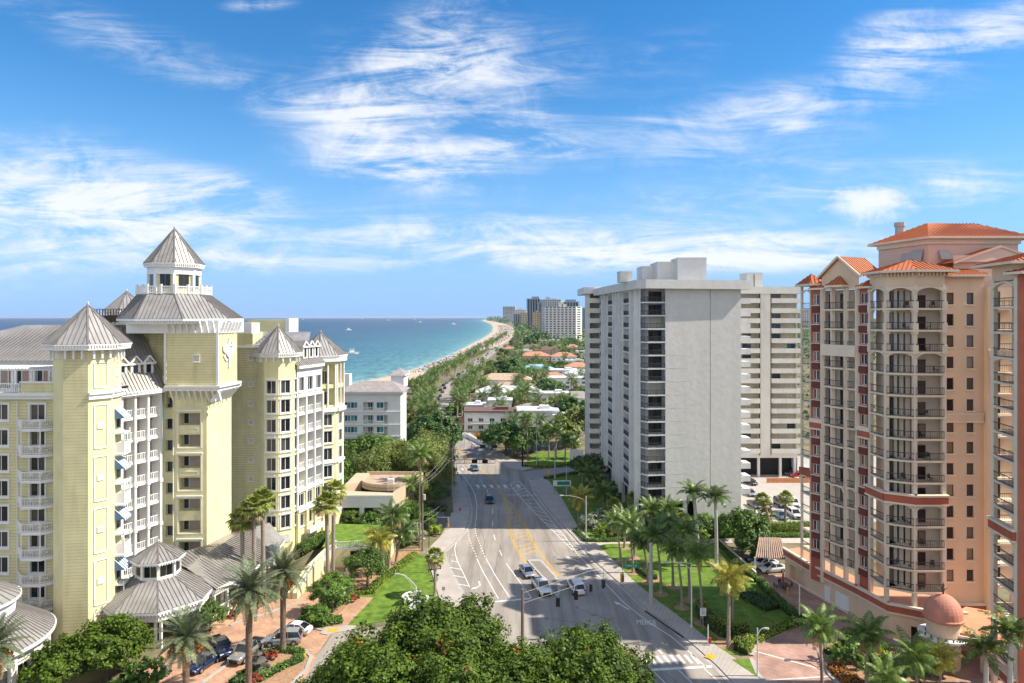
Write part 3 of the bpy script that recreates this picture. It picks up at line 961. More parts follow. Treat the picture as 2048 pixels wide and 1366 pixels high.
strip(mb, [(u - 3, v + 2) for u, v in GUT], .55, 0, .016)
strip(mb, [(u + 4, v + 1) for u, v in [(922, 1186), (903, 1151), (892, 1129), (884, 1105), (908, 1084), (928, 1063), (937, 1042), (940, 1018), (933, 987), (922, 960)]], .55, 0, .016)
struct('gutter', mb, mat('gutter', (.40, .375, .345), .9, .14, .6))
# pavement joints, wear, manholes
mb = MB()
SWL = [(1058, 961), (1088, 1007), (1130, 1055), (1183, 1117), (1247, 1174.5), (1300, 1224), (1342, 1253), (1390, 1293.5), (1433, 1331.5), (1466, 1366)]
SWR = [(1095, 962), (1128, 1007), (1156, 1056), (1197, 1093), (1264, 1161), (1312, 1201), (1350, 1229), (1400, 1267), (1445, 1302), (1492, 1338)]
for k in range(len(SWL) - 1):
 for j in range(6):
  t = j / 6
  a = P(SWL[k][0] * (1 - t) + SWL[k + 1][0] * t, SWL[k][1] * (1 - t) + SWL[k + 1][1] * t)
  c = P(SWR[k][0] * (1 - t) + SWR[k + 1][0] * t, SWR[k][1] * (1 - t) + SWR[k + 1][1] * t)
  mb.seg((a[0], a[1], .131), (c[0], c[1], .131), .03, .006)
for (u, v, r) in ((1187, 1230, .42), (1094, 1237, .4), (1155, 1214, .25), (1283, 1269, .25), (997, 1022, .35), (988, 1034, .3), (1090, 1076, .4), (1109, 1114, .35)):
 x, y = P(u, v)
 mb.lathe((x, y, 0), [(r, .0), (r, .022), (0, .022)], 14)
struct('paving_joint', mb, mat('joint', (.22, .205, .19), .9, .2, 2))
mb = MB()
for uv in ([(1290, 1222), (1342, 1258), (1368, 1276)],):
 strip(mb, uv, .35, 0, .024)
struct('drain_inlet', mb, M['black'])
mb = MB(); rw = random.Random(4)
for uv in ([(1010, 1075), (1018, 1075), (1024, 1092), (1014, 1092)], [(1100, 1062), (1112, 1062), (1122, 1074), (1108, 1075)], [(966, 1130), (980, 1128), (992, 1152), (976, 1155)], [(1200, 1262), (1236, 1256), (1262, 1282), (1222, 1290)], [(960, 948), (972, 948), (976, 954), (963, 954)]):
 mb.poly([(x, y, .0165) for x, y in pts(*uv)][::-1])
struct('road_patch', mb, mat('patch', (.27, .25, .23), .92, .1, .4))
mb = MB()
for u, v, du, dv in ((1076, 1040, 40, 70), (1150, 1215, 60, 22), (1000, 1090, -10, 60), (1230, 1235, -70, 30), (1040, 985, 30, 22), (1180, 1300, 90, 40), (960, 1040, 12, 70), (1105, 1238, 50, 8), (1330, 1346, 25, 20)):
 ps = [P(u + du * k / 8 + rw.uniform(-2, 2), v + dv * k / 8 + rw.uniform(-1, 1)) for k in range(9)]
 for a, b2 in zip(ps[:-1], ps[1:]): mb.seg((a[0], a[1], .014), (b2[0], b2[1], .014), .07, .012)
struct('road_crack', mb, mat('crack', (.12, .11, .10), .95, .2, 1))
# ------------------------------------------------------------------ painted markings
wm, ym = MB(), MB()
def line(mb, uv, w=.15, z=.022):
 strip(mb, uv, w, z, z)
def along(uv, on, off, w, mb, z=.022):
 W_ = [Vector((x, y, 0)) for x, y in pts(*uv)]
 pos, paint, left = 0.0, True, on
 for k in range(len(W_) - 1):
  a, b2 = W_[k], W_[k + 1]
  L = (b2 - a).length; d = (b2 - a) / L; s = 0.0
  q = Vector((d.y, -d.x, 0)) * (w / 2)
  while s < L:
   e = min(L, s + left)
   if paint:
    p0, p1 = a + d * s, a + d * e
    mb.poly([(p0 - q).to_tuple()[:2] + (z,), (p0 + q).to_tuple()[:2] + (z,), (p1 + q).to_tuple()[:2] + (z,), (p1 - q).to_tuple()[:2] + (z,)])
   left -= e - s; s = e
   if left <= 1e-6:
    paint = not paint; left = on if paint else off
line(wm, [(908, 905), (910, 922), (912, 936), (928, 954), (941, 971.6), (950, 989), (954, 1009), (953, 1031), (950, 1055)])
along([(935.6, 1057), (937, 1072), (939.5, 1080), (945, 1096), (951, 1108), (954, 1118)], .6, .9, .2, wm)
along([(950, 1057), (953, 1073), (957, 1080), (964, 1100), (971, 1117)], .6, .9, .2, wm)
line(wm, [(954, 1118), (964, 1140), (985, 1177), (997, 1198)])
line(wm, [(972, 1117), (990, 1150), (1021, 1198)])
for a, c in (((962, 961), (965, 967)), ((974, 979), (976, 986)), ((985, 1017), (985, 1028)), ((985, 1041), (985, 1053)), ((987, 1069), (991, 1080)), ((999, 1100), (1004, 1112)), ((925, 930), (934, 940)), ((939, 943), (946, 950))):
 line(wm, [a, c])
line(wm, [(1012.5, 1127), (1063, 1196)])
line(wm, [(912.6, 1084), (909.4, 1097), (911.5, 1112), (918, 1129), (928.7, 1151), (939.5, 1174.5)])
for x0, y0, x1, y1 in ((225, 140, 200, 138), (255, 205, 200, 195), (290, 275, 187, 256), (325, 350, 220, 332), (360, 428, 260, 412)):
 line(wm, [(860 + x0 / 4.655, 1080 + y0 / 4.655), (860 + x1 / 4.655, 1080 + y1 / 4.655)], .25)
line(wm, [(991, 1203.5), (1062, 1197)], .5)
line(wm, [(1013, 990), (1075, 990)], .3); line(wm, [(912, 949), (952, 948)], .3)
HI = [(1022, 971.5), (1037.7, 991), (1059.6, 1015.5), (1088, 1044), (1110, 1066), (1143, 1099), (1150, 1105)]
HO = [(1038.8, 963), (1059.6, 987), (1086, 1020), (1112, 1053), (1125.5, 1068), (1152, 1103), (1158, 1111)]
line(wm, HI); line(wm, HO)
line(wm, [(1022, 971.5), (1023, 967), (1030, 963.5), (1038.8, 963)])
def lerp_uv(pl, t):
 k = min(int(t * (len(pl) - 1)), len(pl) - 2); f = t * (len(pl) - 1) - k
 return (pl[k][0] * (1 - f) + pl[k + 1][0] * f, pl[k][1] * (1 - f) + pl[k + 1][1] * f)
for j in range(1, 22):
 t = j / 22
 line(wm, [lerp_uv(HI, max(0, t)), lerp_uv(HO, max(0, t - .0))], .2)
line(wm, [(1158.6, 1112), (1203.7, 1159.5), (1246.7, 1204.6), (1298, 1245.4), (1342, 1273), (1383, 1308), (1412, 1334)])
line(wm, [(1312, 1296), (1325, 1308)], .2)
for x in (525, 585, 650, 710, 775, 895):
 u, v = 840 + x / 4.5525, 820 + 692 / 4.5525
 line(wm, [(u - 2.5, v - 2.5), (u + 2.5, v + 3.2)], .75)
line(wm, [(936, 970), (1052, 970)], .15); line(wm, [(940, 977), (1055, 977)], .15)
for x0, y0, x1, y1 in ((1112, 990, 1198, 1105), (1208, 985, 1294, 1095), (1303, 980, 1390, 1092), (1398, 978, 1484, 1088), (1492, 973, 1578, 1082), (1580, 968, 1672, 1080), (1670, 964, 1762, 1075), (1760, 958, 1852, 1070), (1852, 958, 1948, 1068), (1940, 955, 2036, 1075)):
 line(wm, [(1080 + x0 / 6.4, 1160 + y0 / 6.4), (1080 + x1 / 6.4, 1160 + y1 / 6.4)], .42)
line(wm, [(1200, 1347), (1267.5, 1342), (1424, 1333)], .55)
line(wm, [(1306.6, 1343), (1330, 1366), (1400, 1440)]); line(wm, [(1358, 1341), (1384, 1366), (1470, 1450)]); line(wm, [(1408, 1337), (1440, 1366), (1530, 1450)])
line(wm, [(1500, 1300), (1640, 1338), (1760, 1372)], .25, .024); line(wm, [(1533, 1361), (1640, 1354), (1760, 1346)], .25, .024)
# arrows
def arrow(u, v, ang, kind):
 x, y = P(u, v)
 c, s = math.cos(R(ang)), math.sin(R(ang))
 def T(q):
  return [(x + a * c - b2 * s, y + a * s + b2 * c, .023) for a, b2 in q]
 if kind == 'straight':
  wm.poly(T([(-.12, -1.8), (.12, -1.8), (.12, .6), (-.12, .6)])); wm.poly(T([(-.4, .6), (.4, .6), (0, 1.8)]))
 else:
  wm.poly(T([(-.12, -1.6), (.12, -1.6), (.12, .2), (-.12, .2)])); wm.poly(T([(-.12, .2), (.12, .2), (.9, 1.0), (.8, 1.25)])); wm.poly(T([(.55, 1.35), (1.05, .75), (1.75, 1.6)]))
arrow(960, 1170, 190, 'turn'); arrow(1145, 1118, 38, 'straight'); arrow(1243, 1211, 32, 'straight'); arrow(925, 938, 190, 'straight')
# yellow centre lines, doubled, and the hatched wedge
def dbl(uv, gap=2.2):
 line(ym, [(u - gap / 2, v) for u, v in uv], .14); line(ym, [(u + gap / 2, v) for u, v in uv], .14)
dbl([(912, 897), (925, 908), (943, 925.4), (963, 938.6), (983, 956), (994, 971.6), (1007, 991), (1013.5, 1006.7)], 2.4)
YL = [(1013.5, 1006.7), (1015.7, 1024), (1019, 1050.6), (1022, 1070), (1031, 1094.6), (1044, 1116.5), (1075, 1157)]
YR = [(1014, 1000), (1026.7, 1013), (1037.7, 1033), (1051, 1053), (1062, 1079), (1075, 1099), (1090, 1119), (1117, 1153)]
dbl(YL, 3.6); dbl(YR, 3.6)
for x0, y0, x1, y1 in ((815, 945, 895, 925), (818, 985, 915, 960), (820, 1025, 935, 1000), (822, 1065, 955, 1040), (825, 1105, 960, 1070), (835, 1140, 978, 1108), (845, 1170, 990, 1140), (860, 1205, 1010, 1175), (880, 1247, 1030, 1212), (905, 1285, 1045, 1248), (930, 1322, 1062, 1278)):
 line(ym, [(840 + x0 / 4.5525, 820 + y0 / 4.5525), (840 + x1 / 4.5525, 820 + y1 / 4.5525)], .28)
for k in range(5):
 line(ym, [(914 + k * 4.5, 899 + k * 4), (921 + k * 4.5, 899 + k * 4)], .3)
strip(ym, [(600, 1314), (612, 1312)], 1.2, .16, .165); strip(ym, [(655, 1262), (676, 1262)], 1.1, .125, .13); strip(ym, [(1413, 1312), (1429, 1318)], 1.3, .135, .14)
strip(ym, [(820, 1064), (842, 1060), (866, 1058)], .25, .14, .145)
struct('road_marking', wm, M['whitepaint']); struct('road_marking', ym, M['yellowpaint'])
# words painted in the lane
def ground_text(body, u, v, size, rz, sy=2.6):
 cu = bpy.data.curves.new('lane_word', 'FONT')
 cu.body = body; cu.size = size; cu.align_x = 'CENTER'
 cu.materials.append(M['whitepaint'])
 o = bpy.data.objects.new('lane_word', cu); COL.objects.link(o)
 x, y = P(u, v)
 o.location = (x, y, .025); o.rotation_euler = (0, 0, R(rz)); o.scale = (1, sy, 1)
 o['kind'] = 'structure'
ground_text("MERGE", 1293, 1250, .9, -8); ground_text('MERGE', 1168, 1143, .95, -8)
# traffic island in the road
mb = MB()
ISL = [(1054, 1122), (1066, 1119.7), (1083, 1121), (1113.5, 1153), (1123, 1174.5), (1121, 1189.6), (1111, 1194), (1094, 1167)]
mb.prism(pts(*ISL), 0, .16, 0)
INN = [(1060, 1124), (1080, 1124), (1108, 1154), (1117, 1175), (1116, 1187), (1111, 1189), (1097, 1165)]
mb.poly([(x, y, .164) for x, y in pts(*INN)][::-1], 1)
o = struct('traffic_island', mb, [M['kerb'], mat('island', (.24, .205, .18), .9, .15, .5)])
# ------------------------------------------------------------------ the pale yellow hotel
H = Bld('hotel', 'pale yellow clapboard hotel with grey metal turret roofs and white balconies', 'hotel', (-58, 100, 0))
S, SY, TR, LG = M['siding'], M['stucco_yellow'], M['trim'], M['loggia']
RM, SM = M['roofmetal'], M['seam']
FL = 3.45
def octv(cx_, cy_, r, ph):
 return [(cx_ + r * math.cos(R(ph + 45 * k)), cy_ + r * math.sin(R(ph + 45 * k))) for k in range(8)]
def cone_roof(cx_, cy_, r, ph, z0, z1, name='roof', fascia=.8, step=.62, parent=None):
 v = octv(cx_, cy_, r, ph)
 mb = MB()
 for k in range(8):
  a, b2 = v[k], v[(k + 1) % 8]
  mb.seamed([(a[0], a[1], z0), (b2[0], b2[1], z0), (cx_, cy_, z1)], step, 0, .09, 1)
  mb.seg((a[0], a[1], z0 + .03), (cx_, cy_, z1 + .03), .2, .12, 1)
 mb.lathe((cx_, cy_, z1 - .15), [(.22, 0), (.16, .35), (0, .6)], 6, 0)
 o = mb.build(name, [RM, SM], parent or H.root)
 fb = MB()
 w = octv(cx_, cy_, r - .12, ph)
 fb.prism(w, z0 - fascia, z0 - .02, 0, top=False, bottom=True)
 w2 = octv(cx_, cy_, r + .06, ph)
 fb.prism(w2, z0 - .22, z0 - .03, 0, top=False, bottom=True)
 for k in range(8):
  a, b2 = Vector(w[k]), Vector(w[(k + 1) % 8])
  L = (b2 - a).length
  for j in range(int(L / .34)):
   p = a + (b2 - a) * ((j + .5) * .34 / L)
   d = (p - Vector((cx_, cy_))).normalized() * .1
   fb.box((p.x + d.x * .6, p.y + d.y * .6, z0 - .34), (.17, .17, .2), math.atan2(b2.y - a.y, b2.x - a.x))
 fb.build('cornice', TR, o)
 return o
def brackets(cx_, cy_, r, ph, z, depth=.9, h=1.0, per=3, name='bracket'):
 v = octv(cx_, cy_, r, ph)
 for k in range(8):
  a, b2 = Vector(v[k]), Vector(v[(k + 1) % 8])
  L = (b2 - a).length; t = (b2 - a) / L; nn = Vector((t.y, -t.x))
  if nn.dot(Vector((-cx_, -cy_))) < 0: continue
  for j in range(per):
   mb = H.mb(name, TR)
   p = a + t * (L * (j + .5) / per) + nn * depth * .35
   mb.box((p.x, p.y, z - h / 2), (.22, depth * .7, h), math.atan2(t.y, t.x))
def turret(c, r, ph, z0, zt, m):
 v = octv(c[0], c[1], r, ph)
 return [(v[k], v[(k + 1) % 8]) for k in range(8)]
def frame_panel(A, B, cfrac, w, z0, z1, th=.13):
 A, B = Vector(A), Vector(B)
 t = (B - A).normalized(); nn = Vector((t.y, -t.x)); p = A + (B - A) * cfrac + nn * .05
 mb = MB()
 rz = math.atan2(t.y, t.x)
 for s in (-1, 1):
  q = p + t * (s * w / 2); mb.box((q.x, q.y, (z0 + z1) / 2), (th, .1, z1 - z0), rz)
 for z in (z0, z1):
  mb.box((p.x, p.y, z), (w - th, .1, th), rz)
 mb.build('panel_moulding', TR, H.root)
def ornament(A, B, f, z, w=.8):
 A, B = Vector(A), Vector(B)
 t = (B - A).normalized(); nn = Vector((t.y, -t.x)); p = A + (B - A) * f + nn * .06
 om = H.mb('ornament', TR)
 om.box((p.x, p.y, z), (w, .12, w), math.atan2(t.y, t.x))
 p += nn * .07
 om.box((p.x, p.y, z), (w * .5, .06, w * .5), math.atan2(t.y, t.x))
def band(A, B, z0, z1, out=.25, m=None, part='band', ext=.0):
 A, B = Vector(A), Vector(B)
 t = (B - A).normalized(); nn = Vector((t.y, -t.x)); c = (A + B) / 2 + nn * (out / 2)
 H.mb(part, m or TR).box((c.x, c.y, (z0 + z1) / 2), ((B - A).length + ext, out, z1 - z0), math.atan2(t.y, t.x))
# -- left wing, facing the viewer
WA, WB, WD = (-84, 92.5), (-58.4, 92.5), 92.5
win_z = [29.3 - FL * k for k in range(0, 9)]
doors_z = [29.15 - FL * k for k in range(8)]
H.windows(WA, WB, 0, 33.4, [(84 - 69.3, 2.0), (84 - 73.6, 2.0), (84 - 64.3, 2.0)], [(z + .75 - (.75 if False else 0), 2.1) for z in win_z if z > .2], 'hotel', S, .14)
# the balcony column: replace the low windows by doors standing on each slab
def w1_balcony(zs, k):
 c = (-64.1, 92.5)
 pl = [(-2.8, 0), (-1.25, -1.55), (1.25, -1.55), (2.8, 0)]
 o = MB()
 o.prism([(c[0] + x, c[1] + y - .02) for x, y in pl], zs - .28, zs - .04, 0, bottom=True)
 o.prism([(c[0] + x * 1.04, c[1] + y * 1.06 - .02) for x, y in pl], zs - .42, zs - .29, 0, bottom=True)
 b_ = o.build('balcony', TR, H.root)
 fl = MB(); fl.poly([(c[0] + x * .96, c[1] + y * .95 - .03, zs - .03) for x, y in pl][::-1]); fo = fl.build('deck', M['pinkwall'], b_)
 r_ = MB()
 for (a, b2) in zip(pl[:-1], pl[1:]):
  A = Vector((c[0] + a[0], c[1] + a[1] - .05, zs)); B = Vector((c[0] + b2[0], c[1] + b2[1] - .05, zs))
  r_.seg(A + Vector((0, 0, 1.05)), B + Vector((0, 0, 1.05)), .1, .09)
  r_.seg(A + Vector((0, 0, .12)), B + Vector((0, 0, .12)), .07, .07)
  nb = int((B - A).length / .2)
  for j in range(nb + 1):
   p = A + (B - A) * (j / nb)
   r_.bx(p.x - .028, p.x + .028, p.y - .028, p.y + .028, zs, zs + 1.02)
  for p in ((A, B) if b2 == pl[-1] else (A,)):
   r_.bx(p.x - .06, p.x + .06, p.y - .06, p.y + .06, zs, zs + (1.2 if k % 2 == 0 else 3.2))
 r_.build('railing', TR, b_)
for k, z in enumerate(doors_z):
 w1_balcony(z, k)
band((-84, 92.5), (-58.4, 92.5), 32.9, 33.4, .5, part='cornice'); band((-84, 92.5), (-58.4, 92.5), 33.4, 33.75, .9, part='cornice')
H.mb('parapet', S).bx(-66.3, -58.4, 92.1, 92.4, 33.75, 35.1); H.mb('parapet', TR).bx(-66.4, -58.3, 92.0, 92.5, 35.1, 35.3)
H.put('railing', rail('white', 8.0, 1.3), Vector((-84, 92.2, 0)), Vector((1, 0, 0)), Vector((0, -1, 0)), 13.4, 33.75)
H.put('railing', rail('white', 8.0, 1.3), Vector((-84, 92.2, 0)), Vector((1, 0, 0)), Vector((0, -1, 0)), 5.0, 33.75)
mb = H.mb('terrace_deck', M['concrete']); mb.poly([(-84, 92.4, 33.7), (-58, 92.4, 33.7), (-58, 104, 33.7), (-84, 104, 33.7)])
# roof-terrace pergola, planting tables under it, and the set-back top storey
pg = MB()
for x in (-74, -71.3, -68.6, -66.0, -63.4):
 for y in (94.3, 97.4):
  pg.bx(x - .14, x + .14, y - .14, y + .14, 33.75, 36.6)
for y in (94.3, 97.4):
 pg.bx(-75, -62.6, y - .1, y + .1, 36.6, 36.9)
for j in range(27):
 x = -75 + j * .46
 pg.bx(x - .06, x + .06, 93.6, 98.2, 36.9, 37.1)
pg.build('pergola', TR, H.root)
H.windows((-84, 100), (-59, 100), 33.7, 37.6, [(k * 3.1 + 1.9, 1.8) for k in range(8)], [(34.2, 2.3)], 'door', M['pinkwall'], .2)
band((-84, 100), (-59, 100), 37.0, 37.7, .4, part='cornice')
# -- big hipped roofs behind
rf = MB()
rl, rr_ = (-77.5, 108.5, 42.75), (-63.5, 110.5, 42.75)
rf.seamed([(-92, 98.6, 37.7), (-59.8, 98.6, 37.7), rr_, rl], .62, 0, .09, 1)
rf.seamed([(-58.4, 102.0, 32.3), (-55.3, 109.3, 32.3), (-61.5, 113.5, 42.6), (-63.6, 106.5, 42.2)], .62, 0, .09, 1)
rf.poly([(-59.8, 98.6, 37.7), (-58.4, 102.0, 32.3), (-63.6, 106.5, 42.2), rr_])
rf.poly([(-92, 98.6, 37.7), rl, rr_, (-61.5, 113.5, 42.6), (-80, 122, 37.7)])
rf.build('roof', [RM, SM], H.root)
H.grp = 1
# -- left turret
T1c, T1p = (-57.9, 93.2), -58.0
T1r = 3.95
fc = turret(T1c, T1r, T1p, 0, 40.3, S)
for k, (a, b2) in enumerate(fc):
 H.wall(a, b2, 0, 39.6, [], S if k == 7 else SY, 'wall')
cone_roof(T1c[0], T1c[1], 5.25, T1p, 40.45, 45.7)
brackets(T1c[0], T1c[1], T1r, T1p, 39.65, .9, 1.15, 3)
f_mid, f_right, f_left = fc[0], fc[1], fc[7]
for z0, z1 in ((34.6, 37.9), (26.5, 32.3), (19.5, 25.4), (12.6, 18.5), (5.7, 11.6), (.8, 4.8)):
 frame_panel(f_mid[0], f_mid[1], .52, 1.65, z0, z1)
for z in (29.5, 22.6, 15.7, 8.8):
 ornament(f_mid[0], f_mid[1], .5, z)
frame_panel(f_right[0], f_right[1], .5, 1.4, 34.6, 37.9); ornament(f_right[0], f_right[1], .5, 36.2, .6)
for f in (f_mid, f_right):
 band(f[0], f[1], 33.1, 33.75, .3, part='cornice'); band(f[0], f[1], 33.75, 34.0, .5, part='cornice')
# awnings and little bay balconies on the turret's sunny face
A, B = Vector(f_right[0]), Vector(f_right[1])
t = (B - A).normalized(); nn = Vector((t.y, -t.x)); mid = (A + B) / 2 + t * .35
for k in range(4):
 zt = 31.6 - 6.9 * k
 ab = MB()
 for j in range(8):
  p0 = mid + t * (-1.2 + j * .3); p1 = p0 + t * .3
  q0, q1 = p0 + nn * 1.35, p1 + nn * 1.35
  mI = j % 2
  ab.poly([(p0.x, p0.y, zt), (q0.x, q0.y, zt - 1.35), (q1.x, q1.y, zt - 1.35), (p1.x, p1.y, zt)], mI)
  ab.poly([(q0.x, q0.y, zt - 1.35), (q0.x, q0.y, zt - 1.62), (q1.x, q1.y, zt - 1.62), (q1.x, q1.y, zt - 1.35)], mI)
 for s in (-1.2, 1.2):
  p = mid + t * s; q = p + nn * 1.35
  ab.poly([(p.x, p.y, zt), (p.x, p.y, zt - 1.5), (q.x, q.y, zt - 1.4)], 1)
 ab.build('awning', [TR, M['awning_blue']], H.root)
 bb = MB()
 c = mid + nn * .6; rz = math.atan2(t.y, t.x)
 bb.box((c.x, c.y, zt - 3.5), (2.2, 1.2, .2), rz); bb.box((c.x, c.y, zt - 6.35), (2.4, 1.3, .25), rz)
 c2 = mid + nn * 1.2
 bb.box((c2.x, c2.y, zt - 5.5), (2.2, .1, 1.5), rz)
 for s in (-1.05, 1.05):
  cc_ = mid + t * s + nn * .6
  bb.box((cc_.x, cc_.y, zt - 5.5), (.1, 1.2, 1.5), rz)
  cc_ = mid + t * s + nn * 1.15
  bb.box((cc_.x, cc_.y, zt - 3.9), (.12, .12, 1.9), rz)
 bb.build('balcony', TR, H.root)
 H.put('window', win('one', 1.5, 2.1), Vector((A.x, A.y, 0)), Vector((t.x, t.y, 0)), Vector((nn.x, nn.y, 0)), (B - A).length / 2 + .3, zt - 2.9, .03)
H.grp = 2
# -- loggia wings
def loggia_wing(A, B, z0, zt, zs, nb, backm, wallm, depth=1.7, alt=True):
 A_, B_ = Vector(A), Vector(B)
 L = (B_ - A_).length; w = L / nb
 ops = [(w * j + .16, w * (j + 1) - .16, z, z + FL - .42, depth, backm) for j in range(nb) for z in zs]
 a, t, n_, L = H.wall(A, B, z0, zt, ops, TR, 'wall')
 for j in range(nb):
  for i, z in enumerate(zs):
   H.put('railing', rail('white' , w - .34, 1.15), a, t, n_, w * (j + .5), z + .02, -.12)
   H.put('door', win('one', min(1.5, w * .55), 2.35), a, t, n_, w * (j + .45), z + .05, -depth + .03)
 return a, t, n_, L
W2A, W2B = (-59.0, 103.0), (-56.2, 109.0)
zs2 = [28.6 - FL * k for k in range(9)]
a, t, n_, L = loggia_wing(W2A, W2B, 0, 32.4, [z for z in zs2 if z > 0], 3, M['loggia_grey'], TR)
for j in range(4):
 p = a + t * (L * j / 3)
 for k, z in enumerate(zs2):
  if k % 2 == 1:
   H.mb('bracket', TR).box((p.x + n_.x * .15, p.y + n_.y * .15, z - .25), (.5, .5, .6), math.atan2(t.y, t.x))
 H.mb('column', TR).box((p.x + n_.x * .1, p.y + n_.y * .1, 16.2), (.34, .34, 32.2), math.atan2(t.y, t.x))
band(W2A, W2B, 32.0, 32.6, .8, part='cornice', ext=1)
def dormer(base, t, n_, w, h, back, zb):
 """small gabled dormer: base point on the facade plan, t along, n outward"""
 t, n_ = Vector((t.x, t.y, 0)), Vector((n_.x, n_.y, 0))
 c = Vector((base[0], base[1], zb))
 m = MB()
 f = [c - t * w / 2, c + t * w / 2]
 bk = -n_ * back
 up = Vector((0, 0, h))
 m.poly([f[0], f[1], f[1] + up, c + up + Vector((0, 0, w * .55)), f[0] + up], 0)
 m.poly([f[0], f[0] + up, f[0] + up + bk, f[0] + bk], 0); m.poly([f[1], f[1] + bk, f[1] + bk + up, f[1] + up], 0)
 o = m.build('dormer', S, H.root)
 r_ = MB()
 e0, e1 = f[0] - t * .25 + up - Vector((0, 0, .15)) + n_ * .3, f[1] + t * .25 + up - Vector((0, 0, .15)) + n_ * .3
 ap = c + up + Vector((0, 0, w * .55 + .12)) + n_ * .3
 bb = bk - n_ * .3
 r_.seamed([e0, e0 + bb, ap + bb, ap], .5, 0, .07, 1); r_.seamed([e1 + bb, e1, ap, ap + bb], .5, 0, .07, 1)
 r_.seg(e0, ap, .18, .22, 2); r_.seg(e1, ap, .18, .22, 2); r_.seg(e0, e1, .2, .25, 2)
 r_.build('roof', [RM, SM, TR], o)
 g = MB(); g.poly([c + t * (-w * .24) + n_ * .04 + Vector((0, 0, .25)), c + t * (w * .24) + n_ * .04 + Vector((0, 0, .25)), c + t * (w * .24) + n_ * .04 + Vector((0, 0, h - .1)), c + t * (-w * .24) + n_ * .04 + Vector((0, 0, h - .1))])
 go = g.build('window', M['glass_dark'], o)
 tr = MB()
 for s in (-1, 1):
  p = c + t * (s * w * .36) + n_ * .06
  tr.box((p.x, p.y, zb + h / 2), (w * .22, .12, h), math.atan2(t.y, t.x))
 p = c + n_ * .06; tr.box((p.x, p.y, zb + .1), (w * 1.0, .16, .22), math.atan2(t.y, t.x)); tr.box((p.x, p.y, zb + h - .04), (w * 1.0, .16, .2), math.atan2(t.y, t.x))
 tr.build('frame', TR, o)
for f in (.16, .50, .84):
 q = a + t * (L * f) - n_ * 1.35
 dormer((q.x, q.y), t, n_, 1.75, 2.6, 4.2, 34.2)
H.grp = 3
# recess between the wing and the tall block
H.windows((-56.3, 110.0), (-54.1, 110.0), 0, 34.6, [(1.15, 1.35)], [(29.0 - FL * k + .3, 1.75) for k in range(9) if 29 - FL * k > 0], 'one', SY, .5)
H.grp = 4
# -- tall central block
MA, MBp, MC = (-54.2, 109.5), (-49.1, 109.8), (-47.7, 116.0)
zs3 = [26.6 - FL * k for k in range(8)]
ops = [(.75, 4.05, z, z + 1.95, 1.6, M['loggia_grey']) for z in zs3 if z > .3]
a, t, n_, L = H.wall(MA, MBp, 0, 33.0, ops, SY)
for k in range(0, 8, 2):
 z = zs3[k]
 if k + 1 < 8:
  frame_panel(MA, MBp, 2.4 / L, 3.75, zs3[k + 1] - .2, z + 2.3, .16)
  band((a.x + .35, a.y), (a.x + 4.5, a.y + .2), z + 2.3, z + 2.55, .3, part='panel_moulding')
  if k < 4: frame_panel(MA, MBp, 2.4 / L, 2.7, z - 1.1, z - .5, .1)
for z in zs3:
 if z > .3:
  H.put('door', win('one', .9, 1.9), a, t, n_, 1.3, z + .02, -1.57)
H.wall(MBp, MC, 0, 33.0, [], M['stucco_yellow'])
H.grp = 'upper'
UA, UB, UC = (-55.4, 108.9), (-46.9, 108.9), (-46.4, 115.2)
H.windows(UA, UB, 32.6, 43.4, [(5.1, .9)], [(36.9, .95)], 'louver', S, .06)
H.wall(UB, UC, 32.6, 43.4, [], S)
H.grp = 'back'
H.wall((-61, 112.5), (-55.4, 112.2), 30, 43.4, [], S); H.wall((-55.4, 112.2), UA, 30, 43.4, [], S)
mb = H.mb('cornice', TR)
mb.prism([(-55.6, 108.7), (-46.7, 108.7), (-46.2, 115.4), (-46.4, 117), (-55.6, 117)], 32.2, 32.75, 0, bottom=True)
mb.prism([(-55.3, 108.4), (-46.4, 108.4), (-45.8, 115.6), (-46.4, 117.2), (-55.3, 117)], 32.76, 33.05, 0, bottom=True)
H.mb('cornice', TR).prism([(-61.5, 108.75), (-46.75, 108.75), (-46.25, 115.3), (-46.4, 118), (-61.5, 118)], 41.4, 43.5, 0, bottom=True)
for j in range(9):
 H.mb('bracket', TR).seg((-54.4 + j * .95, 108.7, 32.3), (-54.4 + j * .95, 109.9, 30.4), .16, .5)
for j in range(6):
 f = j / 5.5
 x, y = -46.6 + .5 * f, 109.3 + 6 * f
 H.mb('bracket', TR).seg((x, y, 32.3), (x - 1.6, y, 30.4), .16, .5)
 H.mb('bracket', TR).seg((x + .6, y, 43.2), (x, y, 41.6), .16, .4)
for j in range(8):
 H.mb('bracket', TR).seg((-54.7 + j * 1.05, 108.0, 43.3), (-54.7 + j * 1.05, 108.7, 41.5), .16, .4)
for x, y in ((-55.3, 108.85), (-47.0, 108.85)):
 H.mb('corner_board', TR).box((x, y, 37.4), (.35, .2, 8.0))
